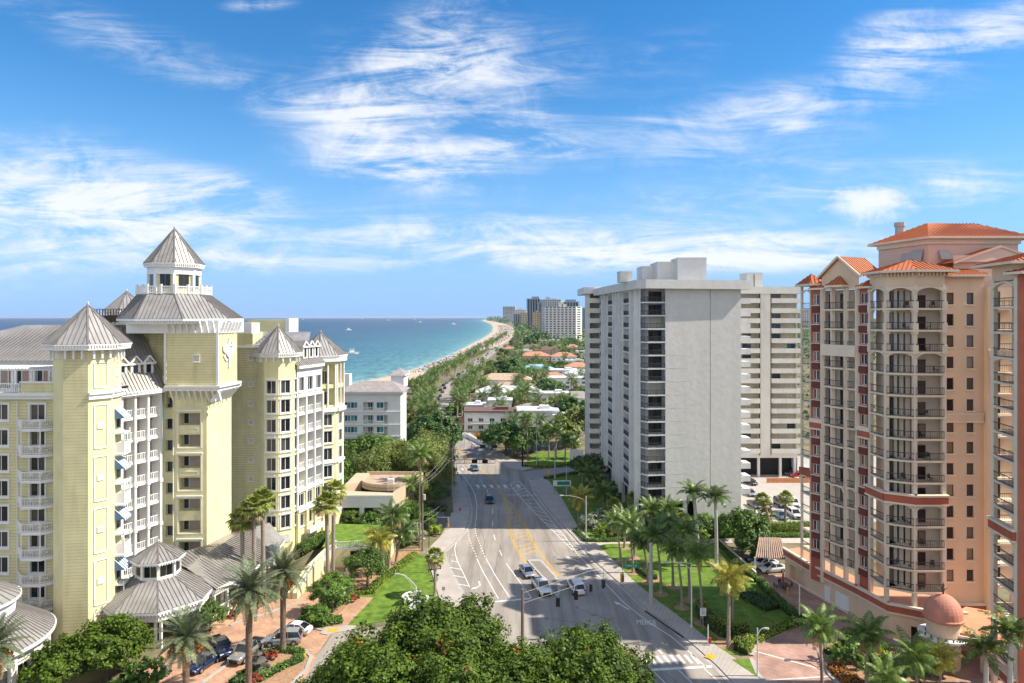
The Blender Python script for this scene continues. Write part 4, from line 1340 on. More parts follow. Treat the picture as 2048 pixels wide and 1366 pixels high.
# round emblem with a shell scroll on the sunny face
em = MB()
cm = Vector((-46.6, 112.2, 38.5))
tt, n2 = Vector((.08, 1, 0)).normalized(), Vector((1, -.08, 0)).normalized()
def ering(r0, r1, d0, d1, a0=0, a1=360, n=20):
 for j in range(n):
  q = []
  for aa in (a0 + (a1 - a0) * j / n, a0 + (a1 - a0) * (j + 1) / n):
   for r, d in ((r0, d0), (r1, d1)):
    q.append(cm + tt * (r * math.cos(R(aa))) + Vector((0, 0, r * math.sin(R(aa)))) + n2 * d)
  em.poly([q[0], q[1], q[3], q[2]])
ering(1.15, 1.15, .0, .3); ering(1.15, .85, .3, .35); ering(.85, .6, .35, .12); ering(.6, 0, .12, .3); ering(1.9, 1.55, .15, .22, 20, 80, 8); ering(1.9, 1.55, .15, .22, 200, 250, 8)
for dz in (-1.3, -1.9, -2.5, 1.3, 1.8):
 em.box((cm.x + .12, cm.y, cm.z + dz), (.25, .7 if abs(dz) < 1.6 else .35, .5))
for s in (-1, 1):
 for j in range(5):
  em.seg(cm + tt * (s * (1.1 + j * .18)) + Vector((0, 0, -.5 + j * .12)) + n2 * .12, cm + tt * (s * (1.3 + j * .18)) + Vector((0, 0, .1 + j * .2)) + n2 * .12, .2, .25)
em.build('emblem', TR, H.root)
# skirt roof, widow's walk and lantern
CC = (-56.8 + .2, 114.5); CP = -63.7
def frustum(c0, r0, z0, c1, r1, z1, ph, step=.62, name='roof'):
 v0, v1 = octv(c0[0], c0[1], r0, ph), octv(c1[0], c1[1], r1, ph)
 mb = MB()
 for k in range(8):
  a, b2, c, d = v0[k], v0[(k + 1) % 8], v1[(k + 1) % 8], v1[k]
  mb.seamed([(a[0], a[1], z0), (b2[0], b2[1], z0), (c[0], c[1], z1), (d[0], d[1], z1)], step, 0, .09, 1)
  mb.seg((a[0], a[1], z0 + .04), (d[0], d[1], z1 + .04), .18, .12, 1)
 mb.poly([(p[0], p[1], z1) for p in v1])
 return mb.build(name, [RM, SM], H.root)
SC0 = (CC[0] + 1.2, CC[1] + .2)
o = frustum(SC0, 9.6, 43.75, CC, 5.5, 47.7, CP)
fb = MB(); fb.prism(octv(SC0[0], SC0[1], 9.65, CP), 43.35, 43.72, 0, top=False, bottom=True); fb.prism(octv(SC0[0], SC0[1], 9.2, CP), 42.9, 43.34, 0, top=False, bottom=True)
for k in range(8):
 v = octv(SC0[0], SC0[1], 9.3, CP); p0, p1 = Vector(v[k]), Vector(v[(k + 1) % 8])
 for j in range(15):
  p = p0 + (p1 - p0) * ((j + .5) / 15); fb.box((p.x, p.y, 43.2), (.24, .24, .26), math.atan2(p1.y - p0.y, p1.x - p0.x))
fb.build('cornice', TR, o)
cp = MB()
for k, (a, b2) in enumerate(turret(CC, 4.0, CP, 0, 0, None)):
 pass
cup = MB()
v = octv(CC[0], CC[1], 3.85, CP)
cup.prism(v, 47.7, 52.7, 0)
cupo = cup.build('cupola', S, H.root)
tb = MB()
tb.prism(octv(CC[0], CC[1], 4.1, CP), 51.0, 52.6, 0, bottom=True)
for p in v:
 tb.box((p[0], p[1], 49.4), (.5, .5, 3.4), math.atan2(p[1] - CC[1], p[0] - CC[0]))
tb.build('cornice', TR, cupo)
for k in range(8):
 A, B = Vector(v[k]), Vector(v[(k + 1) % 8])
 t = (B - A).normalized(); nn = Vector((t.y, -t.x)); c = (A + B) / 2 + nn * .05
 g = MB()
 for s in (-1, 1):
  q = c + t * (s * .42); g.box((q.x, q.y, 49.9), (.74, .08, 2.2), math.atan2(t.y, t.x))
 g.build('window', M['glass_hotel'], cupo)
cone_roof(CC[0], CC[1], 4.65, CP, 52.85, 58.9, fascia=.7, step=.6)
rb = MB()
v = octv(CC[0], CC[1], 5.55, CP)
for k in range(8):
 A, B = Vector((v[k][0], v[k][1], 47.8)), Vector((v[(k + 1) % 8][0], v[(k + 1) % 8][1], 47.8))
 rb.seg(A + Vector((0, 0, 1.15)), B + Vector((0, 0, 1.15)), .14, .14); rb.seg(A + Vector((0, 0, .15)), B + Vector((0, 0, .15)), .14, .2)
 for j in range(16):
  p = A + (B - A) * (j / 16)
  w = .17 if j % 8 == 0 else .05
  rb.bx(p.x - w, p.x + w, p.y - w, p.y + w, 47.7, 49.0 if j % 8 else 49.3)
rb.build('railing', TR, H.root)
H.grp = 5
# far turret roof and plant rack behind
cone_roof(-74.5, 132.0, 4.2, 10, 45.2, 49.0)
H.mb('wall', S).prism(octv(-74.5, 132, 3.5, 10), 30, 44.6)
H.grp = 'tank'
H.mb('wall', S).prism([(-72, 122), (-62, 122), (-62, 130), (-72, 130)], 36, 43.0)
rk = MB()
for j in range(13):
 x = -76.5 + j * .5
 rk.bx(x - .04, x + .04, 124.9, 125.1, 43, 45.5)
for z in (43.3, 44.2, 45.4):
 rk.bx(-76.6, -70.4, 124.9, 125.1, z, z + .1)
rk.bx(-76, -71, 125.4, 128, 43, 44.3)
rk.build('plant_rack', M['polebrown'], H.root)
H.grp = 6
# -- plain siding wall with vents
H.windows((-51.2, 124.0), (-45.2, 124.0), 0, 38.4, [(3.75, .8)], [(36.2 - 4.55 * 0 - d, .8) for d in (0, 4.8, 8.3, 11.7, 15.1, 18.5, 22.0, 25.4, 32.2)], 'louver', S, .06)
band((-51.2, 124), (-45.2, 124), 38.4, 38.75, .4, part='cornice')
H.grp = 'box1'; H.mb('wall', SY).bx(-54.5, -50.9, 134, 140, 36, 41.0); H.grp = 'box2'; H.mb('wall', SY).bx(-56.5, -48.4, 146, 152, 36, 43.4)
H.mb('wall', M['trim']).bx(-53.4, -49.2, 129, 133, 40.9, 42.9)
H.mb('parapet', TR).bx(-53, -44.6, 139.2, 139.6, 38, 41.0); H.mb('parapet', TR).bx(-48.4, -47.6, 145.7, 152, 36, 43.7)
rf = MB(); rf.seamed([(-49.5, 130, 38.6), (-40, 134, 38.6), (-41, 139, 41.0), (-49.5, 139, 41.0)], .6, 0, .09, 1); rf.build('roof', [RM, SM], H.root)
H.grp = 7
# -- middle turret
T2c, T2r, T2p = (-42.8, 125.0), 3.45, -71.0
fc = turret(T2c, T2r, T2p, 0, 0, None)
rows = [(30.3 - FL * k, 2.3) for k in range(9) if 30.3 - FL * k > 5]
for k, (a, b2) in enumerate(fc):
 L = (Vector(b2) - Vector(a)).length
 if k in (7, 0, 1):
  H.windows(a, b2, 0, 37.0, [(L * .5, 1.7 if k != 1 else 1.1)], rows, 'hotel', SY, .14)
  if k != 1:
   A_, B_ = Vector(a), Vector(b2); t_ = (B_ - A_).normalized(); n__ = Vector((t_.y, -t_.x)); c_ = (A_ + B_) / 2 + n__ * .05
   lv = MB()
   for j in range(8): lv.box((c_.x, c_.y, 3.6 + j * .2), (1.8, .14, .09), math.atan2(t_.y, t_.x))
   lv.build('vent', M['trim'], H.root)
   for j in range(0, 8, 2):
    frame_panel(a, b2, .5, 1.2, 30.3 - FL * j - .85, 30.3 - FL * j - .4, .09)
 else:
  H.wall(a, b2, 0, 37.0, [], SY)
cone_roof(T2c[0], T2c[1], 4.35, T2p, 37.6, 42.4)
brackets(T2c[0], T2c[1], T2r, T2p, 36.9, .8, 1.0, 2)
H.grp = 8
# -- right loggia wing between the turrets
W3A, W3B = (-39.4, 125.0), (-37.0, 133.0)
zs4 = [26.2 - FL * k for k in range(5)]
a, t, n_, L = loggia_wing(W3A, W3B, 12.0, 29.4, zs4, 3, LG, TR)
H.windows(W3A, W3B, 29.4, 34.9, [(L * (j + .5) / 3, 1.6) for j in range(3)], [(30.3, 2.5)], 'hotel', M['whitewall'], .12)
ops = [(L * (j + .5) / 3, 1.7) for j in range(3)]
H.windows(W3A, W3B, 8.2, 12.0, ops, [(8.95, 2.3)], 'plain', SY, .2); band(W3A, W3B, 11.7, 12.1, .3)
H.windows(W3A, W3B, 0, 8.2, ops, [(5.2, 2.3)], 'plain', SY, .2)
band(W3A, W3B, 8.1, 8.8, .5, part='cornice'); band(W3A, W3B, 29.2, 29.6, .4, part='cornice'); band(W3A, W3B, 34.5, 35.0, .6, part='cornice')
for j in range(4):
 p = a + t * (L * j / 3)
 H.mb('column', TR).box((p.x + n_.x * .1, p.y + n_.y * .1, 19), (.36, .36, 21), math.atan2(t.y, t.x))
 H.mb('column', SY).box((p.x + n_.x * .2, p.y + n_.y * .2, 4), (.6, .5, 8), math.atan2(t.y, t.x))
rf = MB(); p0, p1 = a + t * -.5 + n_ * .5, a + t * (L + .5) + n_ * .5
q0, q1 = p0 - n_ * 4.5, p1 - n_ * 4.5
rf.seamed([(p0.x, p0.y, 35.0), (p1.x, p1.y, 35.0), (q1.x, q1.y, 38.9), (q0.x, q0.y, 38.9)], .6, 0, .09, 1)
rf.poly([(q0.x, q0.y, 38.9), (q1.x, q1.y, 38.9), (q1.x - 6, q1.y, 38.9), (q0.x - 6, q0.y, 38.9)]); rf.build('roof', [RM, SM], H.root)
for f in (.45, .68, .9):
 q = a + t * (L * f) - n_ * .8
 dormer((q.x, q.y), t, n_, 1.5, 2.3, 3.4, 36.2)
# planter and service door at the foot of the wing
q0 = a + n_ * .2; q1 = a + t * L + n_ * .2
H.mb('planter', TR).box((-36.9, 128.6, 4.4), (.7, 5.0, .8), -.28)
H.grp = 9
# -- far turret
T3c, T3r, T3p = (-39.5, 141.0), 4.6, -78.0
fc = turret(T3c, T3r, T3p, 0, 0, None)
for k, (a, b2) in enumerate(fc):
 L = (Vector(b2) - Vector(a)).length
 if k in (0, 1):
  H.windows(a, b2, 0, 25.0, [(L * .5, 1.7)], [(22.1 - FL * j, 2.3) for j in range(7) if 22 - FL * j > 4], 'hotel', SY, .14)
  ops = [(.5, L - .4, 26.2, 29.6, 1.8, SY), (.5, L - .4, 30.4, 34.4, 1.8, SY)]
  A_, t_, n__, L_ = H.wall(a, b2, 25, 35.4, ops, SY)
  for z in (26.2, 30.4): H.put('door', win('plain', 1.7, 2.6), A_, t_, n__, L * .45, z + .02, -1.77)
  for s in (.25, L * .5, L - .2):
   p = A_ + t_ * s; H.mb('column', TR).box((p.x + n__.x * .06, p.y + n__.y * .06, 30), (.3, .3, 9), math.atan2(t_.y, t_.x))
  band(a, b2, 24.9, 25.7, .6, part='cornice'); band(a, b2, 14.5, 15.0, .3, part='cornice')
 else:
  H.wall(a, b2, 0, 35.4, [], SY)
cone_roof(T3c[0], T3c[1], 5.4, T3p, 36.3, 40.9, fascia=1.3)
H.grp = 10
# -- entrance pavilion and porch roofs
PC, PP = (-50.0, 96.5), -62.7
o = frustum(PC, 7.6, 5.1, PC, 2.9, 7.7, PP, .55)
fb = MB(); fb.prism(octv(PC[0], PC[1], 7.65, PP), 4.75, 5.08, 0, top=False, bottom=True); fb.prism(octv(PC[0], PC[1], 7.2, PP), 3.7, 4.74, 0, top=False, bottom=True)
for k in range(8):
 v = octv(PC[0], PC[1], 7.5, PP); p0, p1 = Vector(v[k]), Vector(v[(k + 1) % 8])
 for j in range(13):
  p = p0 + (p1 - p0) * ((j + .5) / 13); fb.box((p.x, p.y, 4.6), (.22, .22, .26), math.atan2(p1.y - p0.y, p1.x - p0.x))
fb.build('cornice', TR, o)
cup = MB(); v = octv(PC[0], PC[1], 2.75, PP); cup.prism(v, 7.0, 10.2, 0)
cupo = cup.build('cupola', M['stucco_yellow'], H.root)
tb = MB(); tb.prism(octv(PC[0], PC[1], 2.85, PP), 7.4, 8.1, 0, bottom=True)
for p in v: tb.box((p[0], p[1], 8.9), (.34, .34, 2.5), math.atan2(p[1] - PC[1], p[0] - PC[0]))
tb.build('frame', TR, cupo)
for k in range(8):
 A, B = Vector(v[k]), Vector(v[(k + 1) % 8]); t = (B - A).normalized(); nn = Vector((t.y, -t.x)); c = (A + B) / 2 + nn * .05
 g = MB()
 for s in (-1, 1):
  q = c + t * (s * .42); g.box((q.x, q.y, 9.0), (.72, .08, 1.7), math.atan2(t.y, t.x))
 g.build('window', M['glass_hotel'], cupo)
cone_roof(PC[0], PC[1], 3.5, PP, 10.25, 12.2, fascia=.4, step=.5)
pr = MB()
E = [(-42.4, 97.9, 5), (-40.6, 103.5, 5), (-39.0, 112, 5), (-39.8, 119.5, 5)]
T = [(-47.4, 99.5, 7.4), (-46.9, 108.5, 7.4), (-46.0, 117.5, 7.4), (-43.2, 121.5, 7.4)]
for k in range(3):
 pr.seamed([E[k], E[k + 1], T[k + 1], T[k]], .55, 0, .09, 1)
pr.seamed([(-49, 91, 5.0), (-56.5, 90.6, 4.2), (-56, 95, 7.0), (-50, 97, 7.0)][::-1], .55, 0, .09, 1)
pr.poly([T[0], T[1], (-49.1, 109, 7.4), (-53, 104, 7.4)]); pr.poly([T[1], T[2], (-47, 118, 7.4), (-49, 109.5, 7.4)])
pr.seamed([(-54, 104, 7.4), (-49.0, 108.8, 7.4), (-47.2, 106, 7.38), (-48, 100, 7.38)], .55, 0, .09, 1)
o = pr.build('roof', [RM, SM], H.root)
fb = MB()
for k in range(3):
 a_, b_ = Vector(E[k]), Vector(E[k + 1])
 fb.seg(a_ - Vector((0, 0, .2)), b_ - Vector((0, 0, .2)), .12, .4)
 fb.seg(a_ + Vector((-.5, 0, -.7)), b_ + Vector((-.5, 0, -.7)), .3, .8)
 for j in range(14):
  p = a_ + (b_ - a_) * (j / 14); fb.box((p.x - .05, p.y, 4.55), (.24, .24, .24), .3)
fb.build('cornice', TR, o)
for (x, y) in [(E[k][0] - .9 + (E[k + 1][0] - E[k][0]) * f, E[k][1] + (E[k + 1][1] - E[k][1]) * f) for k in range(3) for f in (.05, .5)] + [(p[0], p[1]) for p in octv(PC[0], PC[1], 6.6, PP)]:
 cb = H.mb('column', TR)
 for dx in (-.35, .35):
  cb.bx(x + dx - .16, x + dx + .16, y - .16, y + .16, 0, 4.2)
arc = MB()
for k in range(3):
 a_, b_ = Vector(E[k]) + Vector((-.9, 0, 0)), Vector(E[k + 1]) + Vector((-.9, 0, 0))
 for s in range(10):
  f0, f1 = s / 10, (s + 1) / 10
  h0, h1 = 3.1 + .9 * math.sin(math.pi * f0), 3.1 + .9 * math.sin(math.pi * f1)
  p, q = a_ + (b_ - a_) * f0, a_ + (b_ - a_) * f1
  arc.poly([(p.x, p.y, h0), (q.x, q.y, h1), (q.x, q.y, 4.4), (p.x, p.y, 4.4)])
arc.build('arch', TR, H.root)
H.mb('wall', SY).prism([(-46.4, 99), (-45.8, 103), (-44, 112), (-42, 122), (-48, 122), (-49, 106)], 0, 6.5, 0)
for k in range(3):
 a_, b_ = Vector((E[k][0] - .6, E[k][1], 0)), Vector((E[k + 1][0] - .6, E[k + 1][1], 0))
 t_ = (b_ - a_).normalized()
 H.mb('parapet', SY).seg(a_ + Vector((0, 0, .5)), b_ + Vector((0, 0, .5)), .3, 1.0)
 H.put('railing', rail('white', (b_ - a_).length, 1.0), a_, t_, Vector((t_.y, -t_.x, 0)), (b_ - a_).length / 2, 1.0, 0)
H.grp = 11
# -- round restaurant in the corner
RC = (-64.9, 81.0)
ro = MB()
ro.lathe((RC[0], RC[1], 0), [(8.9, 5.75), (5.0, 8.5)], 48, 0);
for j in range(96):
 aa = 2 * math.pi * j / 96
 ro.seg((RC[0] + 8.9 * math.cos(aa), RC[1] + 8.9 * math.sin(aa), 5.8), (RC[0] + 5.0 * math.cos(aa), RC[1] + 5.0 * math.sin(aa), 8.55), .06, .1, 1)
ro.lathe((RC[0], RC[1], 0), [(5.4, 10.3), (3.2, 11.6), (0, 12.6)], 32, 0)
for j in range(32):
 aa = 2 * math.pi * j / 32
 ro.seg((RC[0] + 5.4 * math.cos(aa), RC[1] + 5.4 * math.sin(aa), 10.35), (RC[0] + 3.2 * math.cos(aa), RC[1] + 3.2 * math.sin(aa), 11.65), .06, .1, 1)
o = ro.build('roof', [RM, SM], H.root)
fb = MB(); fb.lathe((RC[0], RC[1], 0), [(8.2, 4.7), (8.7, 5.0), (9.0, 5.35), (9.05, 5.72), (8.5, 5.72)], 48); fb.lathe((RC[0], RC[1], 0), [(4.9, 8.4), (4.9, 9.7), (5.5, 10.0), (5.5, 10.3), (5.1, 10.3)], 32)
fb.build('cornice', TR, o)
rw = H.mb('wall', SY)
rw.lathe((RC[0], RC[1], 0), [(7.9, 0), (7.9, 4.8)], 48)
for j in range(20):
 aa = R(-120 + j * 10)
 c, s = math.cos(aa), math.sin(aa)
 if j % 2 == 0:
  H.mb('column', TR).box((RC[0] + 8.15 * c, RC[1] + 8.15 * s, 2.4), (.6, .75, 4.8), aa)
 else:
  H.mb('ornament', TR).box((RC[0] + 8.0 * c, RC[1] + 8.0 * s, 4.5), (.25, 1.6, .7), aa)
  t = Vector((-s, c, 0)); n_ = Vector((c, s, 0))
  H.put('window', win('plain', 2.0, 3.2), Vector((RC[0] + 7.95 * c, RC[1] + 7.95 * s, 0)), t, n_, 0, .6, .02)
for x, y, z1 in ((-58.62, 92.38, 32.6), (-54.3, 109.4, 32.4), (-51.0, 123.85, 38.2), (-69.9 + 2.9, 92.4, 32.6), (-46.0, 123.85, 38.2)):
 dp = MB(); dp.tube([(x, y, .3), (x, y, z1)], .075, 6); dp.build('downpipe', TR, H.root)
H.finish(100)
# -- ramp with white railing beside the hotel, and the lawn terrace over the car park
rm = thing('entrance_ramp', 'cream ramp wall with white railing climbing beside the yellow hotel', 'ramp', (-33, 115, 0))
mb = MB(); r_ = MB()
RA = [Vector((-33.5, 106.5, .9)), Vector((-33.0, 113, 2.2)), Vector((-31.2, 121, 3.4))]
for a_, b_ in zip(RA[:-1], RA[1:]):
 i = [Vector((a_.x, a_.y, 0)), Vector((b_.x, b_.y, 0))]
 mb.poly([i[0], i[1], b_, a_]); d = Vector((-1.6, .3, 0)); mb.poly([a_, b_, b_ + d, a_ + d]); mb.poly([i[0] + d, a_ + d, b_ + d, i[1] + d])
 n = 16
 up = Vector((0, 0, 1.0))
 r_.seg(a_ + up, b_ + up, .1, .1); r_.seg(a_ + up * .15, b_ + up * .15, .08, .08)
 for j in range(n + 1):
  p = a_ + (b_ - a_) * (j / n); w = .03 if j % 4 else .06; r_.bx(p.x - w, p.x + w, p.y - w, p.y + w, p.z, p.z + 1.0)
mb.poly([(RA[0].x, RA[0].y, 0), RA[0], RA[0] + Vector((-1.6, .3, 0)), (RA[0].x - 1.6, RA[0].y + .3, 0)])
mb.build('wall', SY, rm); r_.build('railing', TR, rm)
gt = thing('parking_entrance', 'low yellow garage entrance with dark opening and lawn on its roof', 'garage', (-27, 122, 0))
mb = MB()
GA, GB = (-31.5, 119.8), (-22.5, 121.5)
b_ = Bld.__new__(Bld); b_.root = gt; b_.mbs = {}; b_.items = {}; b_.grp = 0
b_.wall(GA, GB, 0, 3.4, [(3.0, 6.6, .05, 2.7, 4.0, M['black'])], SY)
b_.mb('wall', SY).bx(-22.4, -22.1, 121.5, 134, 0, 3.4)
b_.put('railing', rail('white', 9.0, 1.1), Vector((GA[0], GA[1], 0)), Vector((.983, .185, 0)), Vector((.185, -.983, 0)), 4.6, 3.4)
b_.mb('cornice', TR).bx(-31.6, -22.4, 119.5, 119.75, 3.3, 3.55)
b_.finish()
mb = MB(); mb.poly([(-33.5, 120.2, 3.42), (-22.4, 121.6, 3.42), (-23.4, 133, 3.42), (-34.5, 134, 3.42)]); o = struct('lawn', mb, grassm)
# white monument sign on the lawn
sg = thing('monument_sign', 'white curved monument sign on the hotel lawn', 'sign', (P(830, 1209)[0], P(830, 1209)[1], 0), .5)
mb = MB()
mb.lathe((0, 0, 0), [(2.0, 0), (2.0, 1.35), (1.75, 1.35), (1.75, 0)], 16, 0, 0, 40, 170); mb.build('wall', M['whitehouse'], sg, True)
mb = MB(); mb.bx(-1.3, 1.5, -1.3, -1.0, 0, 1.3); mb.bx(-1.5, 1.7, -1.4, -.9, 0, .35); mb.bx(-1.5, -1.1, -1.4, -.9, .35, 1.5); mb.bx(1.3, 1.7, -1.4, -.9, .35, 1.5)
mb.build('panel', M['whitehouse'], sg, True)
mb = MB(); mb.bx(-.7, -.1, -1.43, -1.31, .7, .95); mb.bx(.0, .8, -1.43, -1.31, .7, .82); mb.build('lettering', M['awning_blue'], sg, True)
ch_ = thing('balcony_chair', 'white chair on a slab balcony of the yellow hotel', 'chair', (-64.7, 91.75, doors_z[0]), .6, 'white chairs on the hotel balconies')
for nm, q in (('seat', (-.24, .24, -.24, .24, .4, .46)), ('backrest', (-.24, .24, .2, .25, .46, .95))):
 mb = MB(); mb.bx(*q); mb.build(nm, TR, ch_, True)
for sx_ in (-.2, .2):
 for sy_ in (-.2, .2): mb = MB(); mb.bx(sx_ - .025, sx_ + .025, sy_ - .025, sy_ + .025, 0, .4); mb.build('leg', TR, ch_, True)
for k, z in enumerate(doors_z):
 for j, (x, y, a) in enumerate(((-64.7, 91.75, .6), (-63.4, 91.6, -.7), (-62.6, 91.9, -1.4))):
  if k or j: dup(ch_, (x, y, z), a)
# ------------------------------------------------------------------ grey slab condominium
G = Bld('grey_tower', 'tall grey condominium slab with a blank textured end wall and black balcony rails', 'tower', (38, 165, 0))
GW, GT, CR, SH = M['greywall'], M['greytrim'], M['cream'], M['shutter']
gt_ = Vector((.983, .183))
def gp(s):
 return (31.8 + gt_.x * s, 141.5 + gt_.y * s)
F2 = 2.75
ZF = [5.9 + F2 * k for k in range(16)]
TOPZ = ZF[-1] + F2
G.wall(gp(0), gp(17.0), 5.6, TOPZ, [(9.95, 10.07, 6, TOPZ, .1)], GW)
G.wall(gp(6.3), gp(17.0), 0, 5.6, [], GW)
pj = G.mb('panel_joint', M['greytrim'])
for z in ZF[:-4]:
 q0, q1 = gp(0.1), gp(5.2)
 pj.seg((q0[0] + .012, q0[1] - .02, z), (q1[0] + .012, q1[1] - .02, z), .014, .03)
G.wall(gp(17.0), (47.5, 188), 0, TOPZ, [], GW)
# corner balconies: chamfer + front
c0, c1, c2 = (26.9, 142.6), gp(-3.9), gp(0)
for k, z in enumerate(ZF):
 sl = MB(); sl.prism([c0, c1, c2, gp(0), (33, 145), (28.5, 146.5)], z - .28, z, 0, bottom=True)
 sl = G.mb('slab', GT); sl.prism([c0, c1, gp(-.02), (32.4, 144.3), (28.2, 145.6)], z - .26, z, 0, bottom=True)
 for (a, b2) in ((c0, c1), (c1, gp(-.1))):
  A, B = Vector((a[0], a[1], 0)), Vector((b2[0], b2[1], 0)); L = (B - A).length; t = (B - A) / L; nn = Vector((t.y, -t.x, 0))
  G.put('railing', rail('grey', L - .1, 1.05), A, t, nn, L / 2, z, -.08)
 A, B = Vector((28.5, 144.0, 0)), Vector((32.0, 144.65, 0)); t = (B - A).normalized(); nn = Vector((t.y, -t.x, 0))
 if k in (9, 4) and False:
  pass
 st = 'dark3' if k not in (8, 3, 13) else 'shut'
 G.put('window', win(st, 2.9, 2.2), A, t, nn, 1.75, z + .02, 0)
 G.put('window', win('one', .7, 2.2), Vector((27.3, 145.2, 0)), Vector((.85, -.5, 0)), Vector((-.5, -.85, 0)), .75, z + .02, 0)
G.wall((26.9, 145.4), (28.4, 144.1), 5.9, TOPZ, [], GT); G.wall((28.4, 144.1), (32.2, 144.8), 5.9, TOPZ, [], GT)
G.wall((32.2, 144.8), gp(0), 5.9, TOPZ, [], GT); G.wall(gp(0), (32.3, 146), 5.9, TOPZ, [], GT)
# shaded left face with projecting ribs and recessed balcony bays
LA, LB = Vector((24.0, 187.0)), Vector((26.9, 142.8))       # left (far) to right (near) as seen from outside
LL = (LB - LA).length
def dpos(D):
 return (187.0 - D) / (187.0 - 142.8) * LL
bays = [(dpos(158.6), dpos(150.2)), (dpos(176.0), dpos(167.4)), (.2, dpos(181.6))]
ops = [(a, b2, z, z + F2 - .3, 1.3, M['greytrim']) for a, b2 in bays for z in ZF]
slits = [(dpos(163.0), .9), (dpos(146.6), .9)]
A, t, nn, L = G.wall(LA, LB, 5.6, TOPZ, ops, GT)
for a, b2 in bays:
 for k, z in enumerate(ZF):
  G.put('railing', rail('grey', b2 - a - .2, 1.05), A, t, nn, (a + b2) / 2, z, -.1)
  r_ = rnd.random()
  if r_ < .9:
   G.put('window', win('dark3', 3.2, 2.15), A, t, nn, a + (b2 - a) * .30, z + .02, -1.27)
  if r_ > .45:
   G.put('window', win('shut', 3.4, 2.2), A, t, nn, a + (b2 - a) * .74, z + .02, -1.27 if r_ < .7 else -.5)
for D in (144.6, 149.2, 159.6, 163.0, 166.4, 177.0, 180.6):
 p = A + t * dpos(D) + nn * .45
 G.mb('rib', GT).box((p.x, p.y, (3 + TOPZ) / 2), (.55, .9, TOPZ - 3), math.atan2(t.y, t.x))
for D in (146.9, 161.3, 164.7, 178.8):
 for k, z in enumerate(ZF):
  G.put('window', win('one', .9, 1.9), A, t, nn, dpos(D), z + .35, .03)
# cornice and roof
q = [gp(-3.9), gp(18.6)]
cn = G.mb('cornice', GW)
cn.prism([(25.6, 141.0), (27.3, 139.2), (27.9 + gt_.x * 0, 139.3), (gp(19)[0], gp(19)[1] - 1.3), (gp(19)[0] - .5, 150), (47.6, 188), (22.4, 188)], TOPZ - .05, TOPZ + 1.8, 0, bottom=True)
for x0, x1, y0, y1, h in ((23.4, 26.1, 148, 152, 53.8), (29.8, 33.5, 156, 163, 55.5), (32.4, 36.9, 152, 160, 56.2), (36.3, 42.6, 149.5, 156, 56.9)):
 G.grp = ('box', x0); pb = G.mb('penthouse', GW); pb.bx(x0, x1, y0, y1, TOPZ + 1.7, h)
 G.mb('coping', GT).bx(x0 - .1, x1 + .1, y0 - .1, y1 + .1, h, h + .15)
G.grp = ('ladder',); ld = G.mb('ladder', M['polebrown'])
for k in range(7):
 ld.bx(42.62, 42.72, 152.2, 152.9, TOPZ + 2.4 + k * .6, TOPZ + 2.5 + k * .6)
# side balconies with solid parapets past the right edge
for z in ZF:
 sb = G.mb('balcony', GT) if False else MB()
 sb.prism([(48.3, 147.5), (51.7, 147.9), (51.6, 151.0), (48.2, 151.0)], z - .25, z + .95, 0, bottom=True)
 sb.build('balcony', GT, G.root)
# ground level piers
for s in (.5, 4.5, 8.5, 12.5, 16.4):
 for dy in (.6, 9, 18):
  p = gp(s); G.mb('column', GT).bx(p[0] - .4 - dy * .06, p[0] + .4 - dy * .06, p[1] + dy - .4, p[1] + dy + .4, 0, 5.7)
for D in (144, 150, 156, 162, 168, 174, 180, 186):
 p = A + t * dpos(D) - nn * .8; G.mb('column', GT).box((p.x, p.y, 2.8), (.7, .7, 5.6), 0)
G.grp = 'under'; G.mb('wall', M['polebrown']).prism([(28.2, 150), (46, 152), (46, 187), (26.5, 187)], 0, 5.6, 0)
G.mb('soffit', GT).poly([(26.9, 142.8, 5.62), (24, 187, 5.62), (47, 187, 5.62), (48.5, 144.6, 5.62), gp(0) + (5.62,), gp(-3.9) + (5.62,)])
G.finish(100)
# the rear bar of the same complex stands as a block of its own
B2 = Bld('cream_tower', 'cream apartment block with solid balcony parapets behind the grey tower', 'tower', (48, 190, 0))
BW = (20.1, 188.0)
B2.wall((20.1, 188), (21.4, 188), 0, 52.3, [], GT)
zb = [6.9 + F2 * k for k in range(16)]
B2.wall((21.4, 188.0), (27.5, 188.0), 0, 52.3, [(.05, 6, z, z + F2 - .3, 2.2, SH) for z in zb], CR)
B2.wall((47.5, 188.0), (78.6, 188.0), 5.2, 52.3, [(s0, s1, z, z + F2 - .25, 1.2, SH) for z in zb for s0, s1 in ((.2, 20.6), (23.8, 30.9))], CR)
A, t, nn = Vector((0, 188.0, 0)), Vector((1, 0, 0)), Vector((0, -1, 0))
for k, z in enumerate(zb):
 for x0, x1 in ((21.5, 27.2), (47.6, 68.0), (71.3, 79.5)):
  sb = MB(); sb.bx(x0, x1, 186.9, 187.0, z - .3, z + 1.0); sb.bx(x0, x1, 187.0, 188.0, z - .3, z - .06); sb.bx(x0, x0 + .1, 187, 188, z - .05, z + 1); sb.bx(x1 - .1, x1, 187, 188, z - .05, z + 1)
  sb.build('balcony', CR, B2.root)
 for x in (65.0, 73.2, 77.4):
  r_ = rnd.random()
  B2.put('window', win('blue' if r_ < .3 else 'shut', 2.3, 2.1), A, t, nn, x, z + .05, -1.16)
for x in (68.1, 71.2):
 B2.mb('rib', M['polebrown']).bx(x - .12, x + .12, 187.8, 188.1, 6, 51)
B2.mb('rib', CR).bx(68.3, 71.0, 187.5, 188.0, 6, 51.5)
B2.wall((78.6, 188), (78.6, 206), 0, 52.3, [], CR)
B2.mb('cornice', CR).bx(46, 79.6, 186.9, 206, 50.4, 52.3); B2.mb('cornice', GT).bx(19.7, 28, 186.9, 206, 50.4, 52.2)
